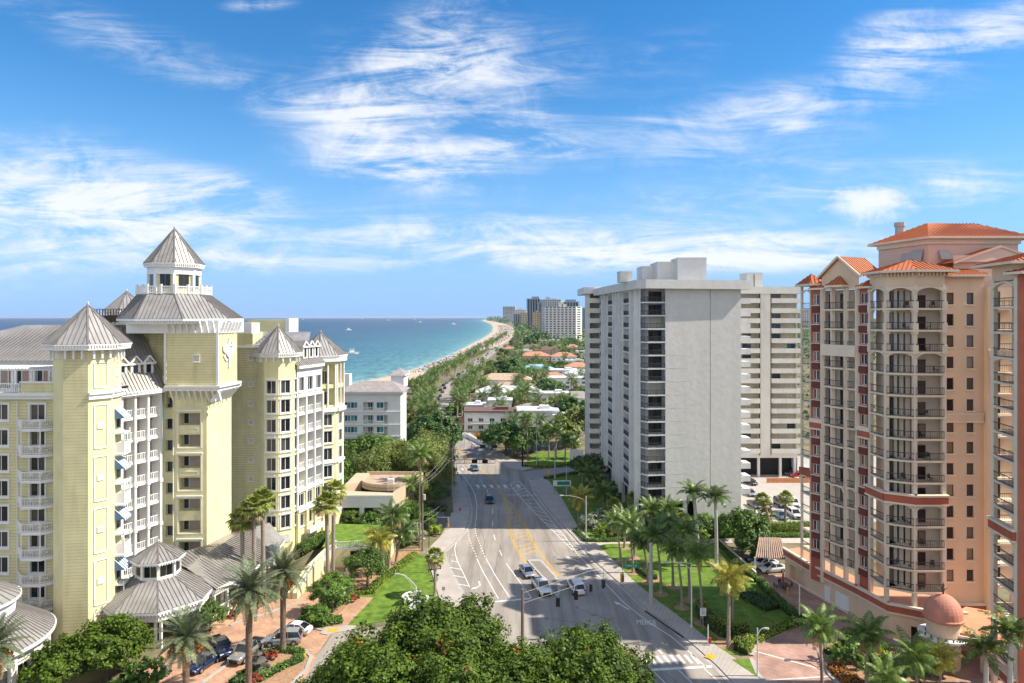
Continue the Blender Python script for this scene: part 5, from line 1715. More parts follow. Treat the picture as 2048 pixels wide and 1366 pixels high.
B2.grp = 1; B2.mb('penthouse', GW).bx(66, 70.5, 192, 198, 52.2, 56.5); B2.mb('pipe', M['polebrown']).bx(68.0, 68.15, 191.8, 191.95, 52.3, 56)
for x in (50, 56, 62, 68, 74, 78):
 B2.mb('column', CR).bx(x - .3, x + .3, 188, 188.6, 0, 5.2)
B2.grp = 2; B2.mb('wall', M['black']).bx(47.5, 78, 190.5, 191, 0, 5.2)
B2.finish(100)
# ------------------------------------------------------------------ terracotta and beige tower with orange roofs
T = Bld('terracotta_tower', 'beige and brick red apartment tower with arched balconies and orange metal roofs', 'tower', (56.04, 98.07, 2.9))
BE, BL, RD, RDK, IR = M['beige'], M['beigelight'], M['terracotta'], M['terracotta_dark'], M['iron']
F3 = 2.942
ZT = [45.2 - F3 * k for k in range(14)]           # balcony floors, top first
ZT0 = 4.3
def tbal(A, B, zs, ztop, m, depth, rails=True, arch=(), wst='bronze2', wfr=(.3,), ww=1.6, slabout=.25, cols=True, beams=False, solid=(), backm=None, colm=None, door=2.3, ext=(0, 0)):
 """a stack of balcony bays between two plan points"""
 A_, B_ = Vector((A[0], A[1], 0)), Vector((B[0], B[1], 0))
 L = (B_ - A_).length; t = (B_ - A_) / L; nn = Vector((t.y, -t.x, 0))
 rz = math.atan2(t.y, t.x)
 pc = A_ + t * (L / 2)
 ia, ib = A_ - nn * depth, B_ - nn * depth
 T.wall(ia - t * ext[0], ib + t * ext[1], min(zs) - .1, ztop, [], backm or m)
 for k, z in enumerate(zs):
  c = pc - nn * (depth / 2 - slabout / 2)
  T.mb('slab', BL).box((c.x, c.y, z - .12), (L, depth + slabout, .24), rz)
  if rails:
   T.put('railing', rail('iron', L - .15, 1.05), A_, t, nn, L / 2, z, slabout - .08)
  for f, w in zip(wfr, ww if isinstance(ww, (list, tuple)) else [ww] * len(wfr)):
   T.put('window', win(wst, w, door), Vector((ia.x, ia.y, 0)), t, nn, L * f, z + .05, .05)
 for z in arch:
  am = MB()
  n = 12
  for s in range(n):
   f0, f1 = s / n, (s + 1) / n
   h0, h1 = z + F3 - 1.05 + .85 * math.sin(math.pi * f0) ** .6, z + F3 - 1.05 + .85 * math.sin(math.pi * f1) ** .6
   p, q = A_ + t * (L * f0) + nn * slabout * .6, A_ + t * (L * f1) + nn * slabout * .6
   am.poly([(p.x, p.y, h0), (q.x, q.y, h1), (q.x, q.y, z + F3 - .05), (p.x, p.y, z + F3 - .05)])
   p2, q2 = p - nn * .3, q - nn * .3
   am.poly([(p.x, p.y, h0), (p2.x, p2.y, h0), (q2.x, q2.y, h1), (q.x, q.y, h1)])
   o_ = nn * .06
   am.seg((p.x + o_.x, p.y + o_.y, h0 + .12), (q.x + o_.x, q.y + o_.y, h1 + .12), .1, .2)
  am.build('arch', BL, T.root)
 return A_, t, nn, L
def tcol(p, z0, z1, w=.4, m=None):
 T.mb('column', m or BL).bx(p[0] - w / 2, p[0] + w / 2, p[1] - w / 2, p[1] + w / 2, z0, z1)
# levels of the rear-left face run the whole height
a0, a1, a2 = (46.23, 109.28), (47.07, 107.41), (48.19, 105.73)
b1, b2_, b3 = (49.04, 104.23), (49.97, 101.99), (50.72, 100.12)
c0_ = (51.37, 97.7)
d1, d2, d3 = (51.56, 93.96), (54.36, 92.19), (58.28, 92.19)
e1, e2 = (59.68, 94.24), (65.01, 94.24)
# far-left see-through balcony stack
T.grp = 1
for k, z in enumerate(ZT):
 T.mb('slab', BL).prism([(46.8, 110.8), (47.2, 107.9), (48.3, 107.6), (48.4, 110.6)], z - .2, z + .04, 0, bottom=True)
A_, t, nn = Vector((46.9, 110.4, 0)), None, None
for P0, P1 in (((46.9, 110.6), (47.3, 107.8)),):
 A_ = Vector((P0[0], P0[1], 0)); B_ = Vector((P1[0], P1[1], 0)); t = (B_ - A_).normalized(); nn = Vector((t.y, -t.x, 0)); L = (B_ - A_).length
 for z in ZT:
  T.put('railing', rail('iron', L - .1, 1.05), A_, t, nn, L / 2, z, 0)
 for z in (ZT[0], ZT[3], ZT[10]):
  am = MB()
  for s in range(10):
   f0, f1 = s / 10, (s + 1) / 10
   h0, h1 = z + 2.1 + .85 * math.sin(math.pi * f0) ** .6, z + 2.1 + .85 * math.sin(math.pi * f1) ** .6
   p, q = A_ + t * (L * f0), A_ + t * (L * f1)
   am.poly([(p.x, p.y, h0), (q.x, q.y, h1), (q.x, q.y, z + F3), (p.x, p.y, z + F3)])
   am.seg((p.x, p.y, h0 + .1), (q.x, q.y, h1 + .1), .3, .2)
  am.build('arch', BL, T.root)
tcol((46.95, 110.5), 3, 49.5, .34); tcol((47.25, 107.9), 3, 49.5, .3)
T.mb('band', RD).prism([(46.6, 110.9), (47.1, 107.7), (48.2, 109.4)], ZT[10] + F3 - .1, ZT[10] + F3 + 1.0, 0)
# red bays
def redbay(A, B, ztop, wf=.42, ww=1.0):
 A_, B_ = Vector((A[0], A[1], 0)), Vector((B[0], B[1], 0)); L = (B_ - A_).length; t = (B_ - A_) / L; nn = Vector((t.y, -t.x, 0)); rz = math.atan2(t.y, t.x)
 T.windows(A_.xy, B_.xy, 2.8, ztop, [(L * wf, ww)], [(z + .75, 1.55) for z in ZT], 'white1', RD, .15)
 for k, z in enumerate(ZT):
  p = A_ + t * (L * wf) + nn * .12
  sp = MB(); sp.box((p.x, p.y, z - .02), (ww + .25, .22, .95), rz); sp.build('spandrel', RDK, T.root)
  sp = MB(); sp.box((p.x, p.y, z + .58), (ww + .45, .3, .12), rz); sp.build('sill', BL, T.root)
 p = A_ + t * (L / 2) + nn * .2
 T.mb('band', BL).box((p.x, p.y, ZT[7] + 3.2), (L + .2, .5, .55), rz); T.mb('band', RD).box((p.x, p.y, ZT[7] + 2.5), (L + .1, .4, .85), rz); T.mb('band', BL).box((p.x, p.y, ZT[7] + 1.95), (L + .2, .5, .25), rz)
 return t, nn
T.grp = 2; redbay(a1, a2, 48.6)
T.grp = 3; redbay(b3, c0_, 48.6, .45, 1.25)
# shaded three-column balcony bay, the centre column bowed outward
ctop = ZT[0] + F3
for (A, B, g) in ((a2, b1, 4), (b1, b2_, 5), (b2_, b3, 6)):
 T.grp = g
 tbal(A, B, ZT, ctop, M['beigelight'], 1.6, arch=(ZT[3], ZT[10]), wst='bronze2', wfr=(.3,), ww=1.15 if g != 5 else 1.5, slabout=.25 if g != 5 else .75, ext=(.9 if g == 4 else .2, .9 if g == 6 else .2))
for p in (a2, b1, b2_, b3):
 tcol((p[0] - .1, p[1] - .1), 3, ctop + .2, .55)
sp = T.mb('band', BL)
A_, B_ = Vector(a2), Vector(b3); c = (A_ + B_) / 2; t = (B_ - A_).normalized()
sp.box((c.x - .25, c.y - .12, ZT[2] - .35), ((B_ - A_).length, .7, 1.7), math.atan2(t.y, t.x))
# bay C: chamfer and front balconies
T.grp = 7
tbal(c0_, d1, ZT, ctop, BL, 1.5, arch=(ZT[0], ZT[3], ZT[10]), wfr=(.5,), ww=2.2, ext=(1.2, 0))
T.grp = 8
tbal(d1, d2, ZT, ctop, BL, 1.6, arch=(ZT[0], ZT[3], ZT[10]), wfr=(.25, .78), ww=(1.2, 1.25), slabout=.45)
T.grp = 9
tbal(d2, d3, ZT, ctop, BL, 1.6, arch=(ZT[0], ZT[3], ZT[10]), wfr=(.36,), ww=2.0, slabout=.35, door=1.75, ext=(.3, 1.2))
for p in (c0_, d1, d2, d3):
 tcol(p, 3.6, ctop + .2, .5)
 for z in (ZT[0], ZT[1], ZT[2]):
  T.mb('column', BL).bx(p[0] - .36, p[0] + .36, p[1] - .36, p[1] + .36, z - .3, z + .9); T.mb('column', BL).bx(p[0] - .34, p[0] + .34, p[1] - .34, p[1] + .34, z + 2.35, z + 2.65)
# frieze above the top arches, belt course lower down
for (A, B) in ((c0_, d1), (d1, d2), (d2, d3)):
 A_, B_ = Vector(A), Vector(B); t = (B_ - A_).normalized(); nn = Vector((t.y, -t.x)); c = (A_ + B_) / 2 + nn * .15; L = (B_ - A_).length; rz = math.atan2(t.y, t.x)
 T.mb('band', BE).box((c.x - nn.x * .3, c.y - nn.y * .3, ctop + .9), (L + .1, .6, 2.0), rz)
 c2_ = c + nn * .28
 T.mb('band', RD).box((c2_.x, c2_.y, ZT[10] + F3 + .62), (L + .5, .6, 1.0), rz); T.mb('band', BL).box((c2_.x + nn.x * .05, c2_.y + nn.y * .05, ZT[10] + F3 + 1.25), (L + .7, .8, .25), rz); T.mb('band', BL).box((c2_.x, c2_.y, ZT[10] + F3 - .0), (L + .6, .7, .24), rz)
 for j in range(8):
  p = A_ + t * (L * (j + .5) / 8) + nn * .35
  T.mb('bracket', BL).box((p.x, p.y, ctop + 1.65), (.14, .7, .5), rz)
# plain front wall with two window columns
T.grp = 10
rows = [(z + .55, 1.6) for z in ZT]
T.wall((58.09, 92.37), (59.03, 94.24), 3, ctop + 1.5, [], BE)
T.windows((59.03, 94.24), (65.19, 94.24), 2.8, 49.8, [(1.5, 1.0), (4.25, 1.0)], rows, 'bronze', BE, .25)
T.mb('band', BL).bx(59.03, 65.01, 93.91, 94.22, ZT[6] + 3.0 - F3 * 0, ZT[6] + 3.2); T.mb('band', BE).bx(59.03, 65.01, 94.01, 94.22, ZT[6] + 1.9 + .2, ZT[6] + 2.98); T.mb('band', BL).bx(59.03, 65.01, 93.91, 94.22, ZT[6] + 1.9, ZT[6] + 2.1)
T.mb('band', RD).bx(58.84, 70.98, 93.87, 94.19, 3.0, 4.3); T.mb('band', BL).bx(58.84, 70.98, 93.77, 94.2, 4.3, 4.6)
# inner balconies between front wall and the right block
T.grp = 11
qp = [(70.0 + .9 * math.cos(R(a)), 99.9 + 1.0 - .9 * math.sin(R(a)) * 0 + 0) for a in (0,)]
tcol((65.66, 94.05), 3, ctop, .9, BE)
tbal((65.94, 93.77), (69.68, 93.77), ZT, ctop, BE, 1.8, arch=(ZT[3], ZT[10]), wfr=(.4,), ww=1.7, slabout=.1)
T.wall((69.68, 95.64), (76.59, 95.64), 0, ctop, [], BE)
T.mb('band', BL).bx(65.38, 70.05, 93.31, 93.68, ZT[2] - .9, ZT[2] + .1)
# right block, coming toward the viewer
T.grp = 12
g0, g1 = (57.81, 81.82), (56.88, 76.77)
tbal(g0, g1, ZT + [ZT[-1] - F3], ctop, BL, 1.9, arch=(ZT[0], ZT[3], ZT[10]), wfr=(.35, .75), ww=(1.3, 1.2), slabout=.25)
for p in (g0, g1):
 tcol(p, 0, ctop + .3, .5)
T.windows((56.6, 76.21), (74.72, 75.19), 0, ctop + .6, [(2.5, 1.4), (6, 1.4)], [(z + .7, 1.6) for z in ZT], 'white1', RD, .15)
T.wall((57.81, 82.38), (56.6, 76.21), 1.6, 2.6, [], RD)
T.wall((69.12, 85.93), (58.28, 82.01), ctop, ctop + .1, [], BL)
for z0 in (ZT[10] + F3, 2.0):
 A_, B_ = Vector(g0), Vector(g1); t = (B_ - A_).normalized(); nn = Vector((t.y, -t.x)); c = (A_ + B_) / 2 + nn * .3
 T.mb('band', RD).box((c.x, c.y, z0 + .6), ((B_ - A_).length + .4, .6, 1.0), math.atan2(t.y, t.x)); T.mb('band', BL).box((c.x + nn.x * .05, c.y + nn.y * .05, z0 + 1.25), ((B_ - A_).length + .6, .8, .25), math.atan2(t.y, t.x)); T.mb('band', BL).box((c.x, c.y, z0), ((B_ - A_).length + .5, .7, .22), math.atan2(t.y, t.x))
T.mb('band', BE).prism([(57.81, 82.19), (56.88, 76.77), (58.38, 76.59), (59.31, 82.19)], ctop + .1, ctop + 1.9, 0)
# penthouse
T.grp = 13
PH = M['penthouse']
pa, pb_, pc_ = (58.19, 108.34), (60.43, 99.0), (73.41, 99.0)
T.wall(pa, pb_, 44, 55.5, [], PH); T.wall(pb_, pc_, 44, 55.5, [], PH); T.wall(pc_, (76.59, 110.21), 44, 55.5, [], PH)
T.mb('band', BL).prism([(57.91, 108.34), (60.24, 98.77), (73.69, 98.77), (76.59, 110.21)], 54.6, 55.4, 0)
T.mb('band', M['whitewall']).prism([(57.91, 108.34), (60.24, 98.72), (67.25, 98.72), (67.25, 102.74)], 48.6, 49.1, 0)
def hip(pl, apx, z0, part='roof', step=.55, m=None, ms=None):
 mb = MB()
 n = len(pl)
 for k in range(n):
  a, b_ = pl[k], pl[(k + 1) % n]
  tops = apx[k] if isinstance(apx, list) else [apx]
  mb.seamed([(a[0], a[1], z0), (b_[0], b_[1], z0)] + list(tops), step, 0, .08, 1)
  mb.seg((a[0], a[1], z0 - .12), (b_[0], b_[1], z0 - .12), .12, .3, 2)
 return mb.build(part, [m or M['orangeroof'], ms or M['orangeseam'], BL], T.root)
r0, r1 = (63.98, 105.08, 58.48), (71.45, 105.08, 58.29)
hip([(57.16, 109.75), (59.68, 97.88), (74.91, 97.88), (77.52, 111.61)], [[r0], [r1, r0], [r1], [r0, r1]], 55.58)
hip([(50.34, 98.63), (50.44, 93.31), (53.8, 90.88), (59.59, 90.88), (59.96, 94.8), (57.91, 99.0)], (55.67, 95.45, 52.03), ctop + 2.15)
hip([(59.4, 93.31), (65.75, 93.31), (65.75, 98.91), (59.4, 98.91)], [[(63.89, 97.14, 51.1), (59.5, 97.14, 51.1)], [(63.89, 97.14, 51.1)], [(59.5, 97.14, 51.1), (63.89, 97.14, 51.1)], [(59.5, 97.14, 51.1)]], 49.8)
hip([(46.2, 111.4), (46.6, 106.7), (49.13, 105.92), (49.5, 111.15)], (47.82, 109.09, 50.91), 49.2)
hip([(46.61, 107.41), (47.91, 104.98), (48.94, 105.36), (48.94, 107.41)], (48.47, 106.48, 49.51), 48.5); hip([(50.34, 100.41), (50.81, 97.04), (52.49, 97.32), (52.49, 100.5)], (51.93, 98.82, 49.51), 48.4)
# gable over the shaded bay
T.grp = 14
gA, gB = Vector((48.01, 105.82, 2.9)), Vector((50.81, 99.94, 2.9)); t = (gB - gA).normalized(); nn = Vector((t.y, -t.x, 0)); L = (gB - gA).length
mid = gA + t * L / 2
T.mb('gable', BE).poly([(gA.x, gA.y, ctop), (gB.x, gB.y, ctop), (gB.x, gB.y, ctop + 2.0), (mid.x, mid.y, ctop + 4.7), (gA.x, gA.y, ctop + 2.0)])
bk = -nn * 6
o0, o1 = gA - t * .6 + nn * .5, gB + t * .6 + nn * .5; ap = mid + nn * .5
gr = MB()
z0, z1 = ctop + 1.75, ctop + 4.95
gr.seamed([(o1.x, o1.y, z0), (o1.x + bk.x, o1.y + bk.y, z0), (ap.x + bk.x, ap.y + bk.y, z1), (ap.x, ap.y, z1)], .55, 0, .08, 1)
gr.seamed([(o0.x + bk.x, o0.y + bk.y, z0), (o0.x, o0.y, z0), (ap.x, ap.y, z1), (ap.x + bk.x, ap.y + bk.y, z1)], .55, 0, .08, 1)
gr.seg((o0.x, o0.y, z0), (ap.x, ap.y, z1), .15, .3, 2); gr.seg((o1.x, o1.y, z0), (ap.x, ap.y, z1), .15, .3, 2)
gr.build('roof', [M['orangeroof'], M['orangeseam'], BL], T.root)
m0 = mid + nn * 1.5
hip([(mid.x - t.x * 1.5, mid.y - t.y * 1.5), (m0.x - t.x * 1.5, m0.y - t.y * 1.5), (m0.x + t.x * 1.5, m0.y + t.y * 1.5), (mid.x + t.x * 1.5, mid.y + t.y * 1.5)], (mid.x + .0, mid.y, ctop + 2.1), ctop + .6)
# stepped roof right of the penthouse and the hip over the right block
T.grp = 15
T.wall((62.2, 96.2), (74.72, 96.2), 46.8, 52.7, [], PH)
gr = MB(); gr.seamed([(61.55, 99.0, 51.66), (61.83, 95.45, 51.66), (68.65, 95.83, 53.9), (68.65, 99.0, 53.9)], .55, 0, .08, 1); gr.poly([(61.83, 95.45, 51.66), (68.65, 95.83, 53.9), (74.72, 95.83, 51.85)], 2)
gr.seg((61.83, 95.45, 51.57), (68.65, 95.73, 53.9), .2, .3, 2); gr.seg((68.65, 95.73, 53.9), (74.72, 95.73, 51.75), .2, .3, 2); gr.build('roof', [M['orangeroof'], M['orangeseam'], PH], T.root)
hip([(56.6, 84.06), (55.67, 76.03), (60.24, 75.09), (69.12, 74.72), (69.12, 85.93)], (63.51, 80.32, 52.31), ctop + 2.1)
hip([(55.95, 77.71), (56.23, 75.28), (61.64, 74.91), (61.64, 77.52)], (58.84, 76.59, 49.88), ctop + .9)
# roof plant: stack, vents, shutters
ch = T.mb('chimney', M['polegrey']); ch.bx(61.83, 65.01, 110.68, 113.01, 53.34, 56.7); ch.lathe((63.42, 111.61, 56.52), [(.9, 0), (.7, .6), (.7, 2.2), (.85, 2.25), (.85, 2.9), (0, 3.0)], 10)
for f, w, z0, z1 in ((.62, 1.1, 50.2, 53.6), (.80, 1.1, 50.5, 53.9)):
 A_, B_ = Vector((pa[0], pa[1], 0)), Vector((pb_[0], pb_[1], 0)); t = (B_ - A_).normalized(); nn = Vector((t.y, -t.x, 0)); p = A_ + (B_ - A_) * f
 sh = T.mb('shutter', M['polegrey']); a_, b_ = p - t * w, p + t * w
 sh.poly([(a_.x + nn.x * 1.1, a_.y + nn.y * 1.1, z0), (b_.x + nn.x * 1.1, b_.y + nn.y * 1.1, z0), (b_.x + nn.x * .1, b_.y + nn.y * .1, z1), (a_.x + nn.x * .1, a_.y + nn.y * .1, z1)])
sh = T.mb('shutter', M['polegrey']); sh.poly([(61.74, 98.07, 52.31), (63.42, 98.07, 52.31), (63.33, 98.91, 53.71), (61.83, 98.91, 53.71)])
# podium with its red band
T.grp = 16
PD = [(46.2, 115.5), (47.3, 108.9), (50.2, 99.3), (51.6, 93.4), (55.3, 91.2), (60, 90.4)]
for k in range(len(PD) - 1):
 A_, B_ = Vector(PD[k]), Vector(PD[k + 1]); L = (B_ - A_).length; t = (B_ - A_) / L; nn = Vector((t.y, -t.x)); rz = math.atan2(t.y, t.x); c = (A_ + B_) / 2 + nn * .12
 ops = []
 if k == 0: ops = [(1.4, 5.6, .02, 2.7, .9, BE)]
 if k == 3: ops = [(2.6, L, .02, 2.3, 8, M['black'])]
 if k == 4: ops = [(0, 3.4, .02, 2.3, 8, M['black'])]
 z1 = 5.0
 A3, t3, n3, L3 = T.wall(PD[k], PD[k + 1], 0, z1, ops, BE)
 T.mb('band', RD).box((c.x, c.y, z1 - .75), (L + .25, .3, .9), rz); T.mb('band', BL).box((c.x + nn.x * .08, c.y + nn.y * .08, z1 - .13), (L + .4, .5, .3), rz); T.mb('band', BL).box((c.x + nn.x * .04, c.y + nn.y * .04, z1 - 1.32), (L + .3, .38, .22), rz)
 T.mb('band', BL).box((c.x, c.y, .45), (L, .26, .18), rz) if k < 2 else None
 if k == 1:
  for s, w in ((4.2, 1.1), (7.2, 2.6)):
   p = A3 + t3 * s + n3 * .06; dm_ = MB(); dm_.box((p.x, p.y, 1.35), (w, .08, 2.5), rz)
   for j in range(9): dm_.box((p.x + n3.x * .05, p.y + n3.y * .05, .3 + j * .27), (w - .15, .05, .05), rz)
   dm_.build('door', TR, T.root)
T.mb('roof', M['salmonroof']).poly([(46.2, 115.5, 4.7), (47.3, 108.9, 4.7), (50.2, 99.3, 4.7), (53, 98, 4.7), (51, 108, 4.7), (49, 116.5, 4.7)][::1])
T.mb('roof', M['salmonroof']).poly([(50.2, 99.3, 4.69), (51.6, 93.4, 4.69), (55.3, 91.2, 4.69), (60, 90.4, 4.69), (60, 96, 4.69), (52, 100, 4.69)])
# domed porch with its salmon roof
T.grp = 17
DX, DY = 54.6, 86.4
cy_ = T.mb('wall', BE); cy_.lathe((DX, DY, 0), [(1.9, 0), (1.9, 6.1)], 28)
dm_ = MB(); n = 10
dm_.lathe((DX, DY, 6.2), [(2.3, -.35), (2.35, -.05), (2.22, .05), (2.2, .15)] + [(2.18 * math.cos(R(a)), .15 + 2.6 * math.sin(R(a))) for a in range(6, 90, 9)] + [(0, 2.8)], 24)
dm_.build('dome', M['domered'], T.root)
fi = MB(); fi.lathe((DX, DY, 8.9), [(.1, 0), (.1, .5), (.25, .7), (.1, .9), (.05, 1.3), (0, 1.6)], 8)
for k in range(4):
 a = R(45 + 90 * k); fi.seg((DX, DY, 9.3), (DX + .5 * math.cos(a), DY + .5 * math.sin(a), 9.9), .05, .05)
fi.build('finial', IR, T.root)
lg_ = MB(); lg_.lathe((DX, DY, 3.6), [(2.06, 0), (2.8, .05), (2.85, .35), (2.06, .4)], 28); lo = lg_.build('ledge', TR, T.root)
for k in range(9):
 a = R(190 + k * 18); lp = MB(); lp.box((DX + 2.6 * math.cos(a), DY + 2.6 * math.sin(a), 4.15), (.14, .14, .3)); lp.build('spotlight', IR, lo)
ro = T.mb('roof', M['salmonroof'])
ro.prism([(55.5, 85.0), (56.0, 88.6), (61.5, 92.5), (66, 90), (66, 84), (60.4, 82.2)], 4.5, 4.75, 0, bottom=True)
T.mb('band', BL).prism([(55.3, 84.7), (55.8, 88.8), (61.5, 92.8), (66.2, 90.2), (66.2, 83.6), (60.4, 81.9)], 4.2, 4.48, 0, bottom=True)
for p in ((58.5, 84.2), (57.4, 89.5), (60.6, 83)):
 tcol(p, 0, 4.2, .9, BE)
T.mb('wall', BE).prism([(58.5, 90.2), (63, 88.2), (63, 92), (60, 92)], 0, 4.2, 0)
T.finish(100)
# ------------------------------------------------------------------ plants
RNG = np.random.default_rng(11)
def frond_arrays(az, e0, L, droop, npair, ll, lw, hang, fwd, rng, stem=.035, s0=.14, plume=0.0):
 ns = 9
 s = np.linspace(0, 1, ns)
 ang = e0 - droop * s ** 1.35
 dr = np.cos(ang) * L / (ns - 1); dz = np.sin(ang) * L / (ns - 1)
 r = np.concatenate([[0], np.cumsum(dr[:-1])]); z = np.concatenate([[0], np.cumsum(dz[:-1])])
 ca, sa = math.cos(az), math.sin(az)
 rad = np.array([ca, sa, 0]); side = np.array([-sa, ca, 0])
 V, F = [], []
 def q(a, b, c, d):
  i = len(V); V.extend([a, b, c, d]); F.append((i, i + 1, i + 2, i + 3))
 P_ = [rad * r[i] + np.array([0, 0, z[i]]) for i in range(ns)]
 for i in range(ns - 1):
  w0 = stem * (1 - i / ns) + .008; w1 = stem * (1 - (i + 1) / ns) + .008
  q(P_[i] - side * w0, P_[i] + side * w0, P_[i + 1] + side * w1, P_[i + 1] - side * w1)
 for j in range(npair):
  t = s0 + (1 - s0) * (j + .5) / npair
  k = min(int(t * (ns - 1)), ns - 2); f = t * (ns - 1) - k
  p = P_[k] * (1 - f) + P_[k + 1] * f
  tang = P_[k + 1] - P_[k]; tang = tang / np.linalg.norm(tang)
  nrm = np.cross(side, tang)
  if nrm[2] < 0: nrm = -nrm
  l_ = ll * (math.sin(math.pi * min(1, .18 + .82 * t) ** .85) * .75 + .28) * rng.uniform(.85, 1.12)
  for sg in (-1, 1):
   pl = plume * rng.uniform(-1, 1)
   d = side * sg + tang * fwd + nrm * (.15 - hang + pl) * 1.0
   d = d / np.linalg.norm(d)
   tip = p + d * l_ + np.array([0, 0, -hang * .35 * l_])
   mid = p + d * l_ * .55
   h = tang * lw * .5
   q(p - h * .6, p + h * .6, mid + h, mid - h); q(mid - h, mid + h, tip + h * .12, tip - h * .12)
 return np.array(V), np.array(F)
def join(parts):
 Vs, Fs, Ms, o = [], [], [], 0
 for V, F, m in parts:
  Vs.append(V); Fs.append(F + o); Ms.append(np.full(len(F), m)); o += len(V)
 return np.concatenate(Vs), np.concatenate(Fs), np.concatenate(Ms)
def palm_crown(kind, seed, mats, lod=1.0):
 rng = np.random.default_rng(seed)
 parts = []
 if kind == 'coconut':
  n, ga = 24, 2.399
  for i in range(n):
   t = i / n
   V, F = frond_arrays(i * ga + rng.uniform(-.2, .2), R(78 - 108 * t + rng.uniform(-8, 8)), 3.9 * rng.uniform(.85, 1.1) * (.75 + .25 * math.sin(math.pi * min(1, t + .3))), R(58 + 30 * t), int(18 * lod), .98, .15, .55 + .3 * t, .45, rng)
   parts.append((V, F, 1 if (t > .86 and rng.random() < .6) else 0))
 elif kind == 'date':
  n = int(66 * (.5 + .5 * lod))
  for i in range(n):
   t = i / n
   V, F = frond_arrays(i * 2.399 + rng.uniform(-.2, .2), R(82 - 122 * t ** .95 + rng.uniform(-6, 6)), 4.25 * rng.uniform(.85, 1.08), R(40 + 26 * t), int(20 * lod), .62, .15, .16, .7, rng, .07, .1, .14)
   parts.append((V, F, 1 if (t > .93) else 0))
 elif kind == 'royal':
  n = 18
  for i in range(n):
   t = i / n
   V, F = frond_arrays(i * 2.399 + rng.uniform(-.2, .2), R(80 - 75 * t + rng.uniform(-8, 8)), 3.6 * rng.uniform(.9, 1.1), R(75 + 25 * t), int(38 * lod), .80, .10, .35, .45, rng, .05, .12, .3)
   parts.append((V, F, 0))
 elif kind == 'fan':
  n = 44
  for i in range(n):
   t = i / n
   az = i * 2.399; e = R(85 - 125 * t + rng.uniform(-10, 10))
   d = np.array([math.cos(az) * math.cos(e), math.sin(az) * math.cos(e), math.sin(e)])
   side = np.array([-math.sin(az), math.cos(az), 0]); up = np.cross(side, d)
   if up[2] < 0: up = -up
   pl = rng.uniform(.85, 1.15)
   c = d * pl
   V, F = [], []
   V.extend([-side * .02, side * .02, c + side * .02, c - side * .02]); F.append((0, 1, 2, 3))
   for k in range(-6, 7):
    a = k * R(15)
    dd = d * math.cos(a) + side * math.sin(a) - up * .12
    w = (side * math.cos(a) - d * math.sin(a)) * .10
    l_ = .95 * (1 - .25 * abs(k) / 6) * rng.uniform(.9, 1.1)
    i0 = len(V)
    m_ = c + dd * l_ * .55; tp = c + dd * l_ - np.array([0, 0, .32 * l_])
    V.extend([c - w * .3, c + w * .3, m_ + w, m_ - w]); F.append((i0, i0 + 1, i0 + 2, i0 + 3))
    i0 = len(V)
    V.extend([m_ - w, m_ + w, tp + w * .1, tp - w * .1]); F.append((i0, i0 + 1, i0 + 2, i0 + 3))
   parts.append((np.array(V), np.array(F), 1 if t > .82 else 0))
 V, F, mi = join(parts)
 return np_mesh('crown', V, F, mats, mi)
FR, FRY, FRG, FF, FD = M['frond'], M['frond_yellow'], M['frond_grey'], M['frond_fan'], M['frond_dead']
CROWNS = {'coconut': [palm_crown('coconut', 20 + k, [FR, FD]) for k in range(4)], 'yellow': [palm_crown('coconut', 30, [FRY, FD])],
   'date': [palm_crown('date', 40 + k, [FRG, FD]) for k in range(2)], 'royal': [palm_crown('royal', 50 + k, [FR, FD]) for k in range(2)],
   'fan': [palm_crown('fan', 60 + k, [FF, FD]) for k in range(2)], 'coconut_far': [palm_crown('coconut', 70 + k, [FR, FD], .6) for k in range(3)], 'date_far': [palm_crown('date', 75, [FRG, FD], .45)]}
_tc = {}
def trunk_mesh(kind, h, lean, seed):
 h = round(h * 2) / 2
 key = (kind, h, lean, seed)
 if key in _tc: return _tc[key]
 rng = random.Random(seed)
 mb = MB()
 n = 9
 lx = lean * h; ps = []
 for i in range(n):
  t = i / (n - 1)
  ps.append((lx * t ** 1.8, lean * .3 * h * math.sin(t * 2.2), h * t))
 if kind in ('coconut', 'yellow', 'coconut_far'):
  rad = [.26 * (1 - .4 * i / (n - 1)) + (.12 if i == 0 else 0) for i in range(n)]; m = M['palmtrunk']
 elif kind in ('date', 'date_far'):
  rad = [.38 + (.1 if i == 0 else 0) + (.14 if i >= n - 2 else 0) for i in range(n)]; m = M['datetrunk']
 elif kind == 'royal':
  rad = [.34, .33, .31, .30, .29, .28, .27, .26, .24]; m = M['royaltrunk']
 else:
  rad = [.24 + (.1 if i == 0 else 0) for i in range(n)]; m = M['palmtrunk']
 mb.tube(ps, rad, 10, 0)
 me = mb.mesh('trunk', [m])
 me.polygons.foreach_set('use_smooth', [True] * len(me.polygons))
 _tc[key] = (me, ps[-1])
 return _tc[key]
_shaft = MB(); _shaft.tube([(0, 0, -1.5), (0, 0, -.7), (0, 0, .1)], [.2, .24, .12], 10); _shaft = _shaft.mesh('crownshaft', [M['crownshaft']])
_fr = {}
def fruit_mesh(seed):
 if seed in _fr: return _fr[seed]
 rng = np.random.default_rng(seed)
 C = []
 for k in range(9):
  a = k * .7; b = np.array([math.cos(a) * 1.15, math.sin(a) * 1.15, -.35])
  for j in range(40):
   C.append(b * (.8 + .8 * rng.random()) + rng.normal(size=3) * .14 + np.array([0, 0, -.9 * rng.random()]))
 C = np.array(C)
 V, F = leaves_arrays(C, rng.normal(size=C.shape), np.full(len(C), .16), rng, .8)
 _fr[seed] = np_mesh('fruit_cluster', V, F, M['dates'])
 return _fr[seed]
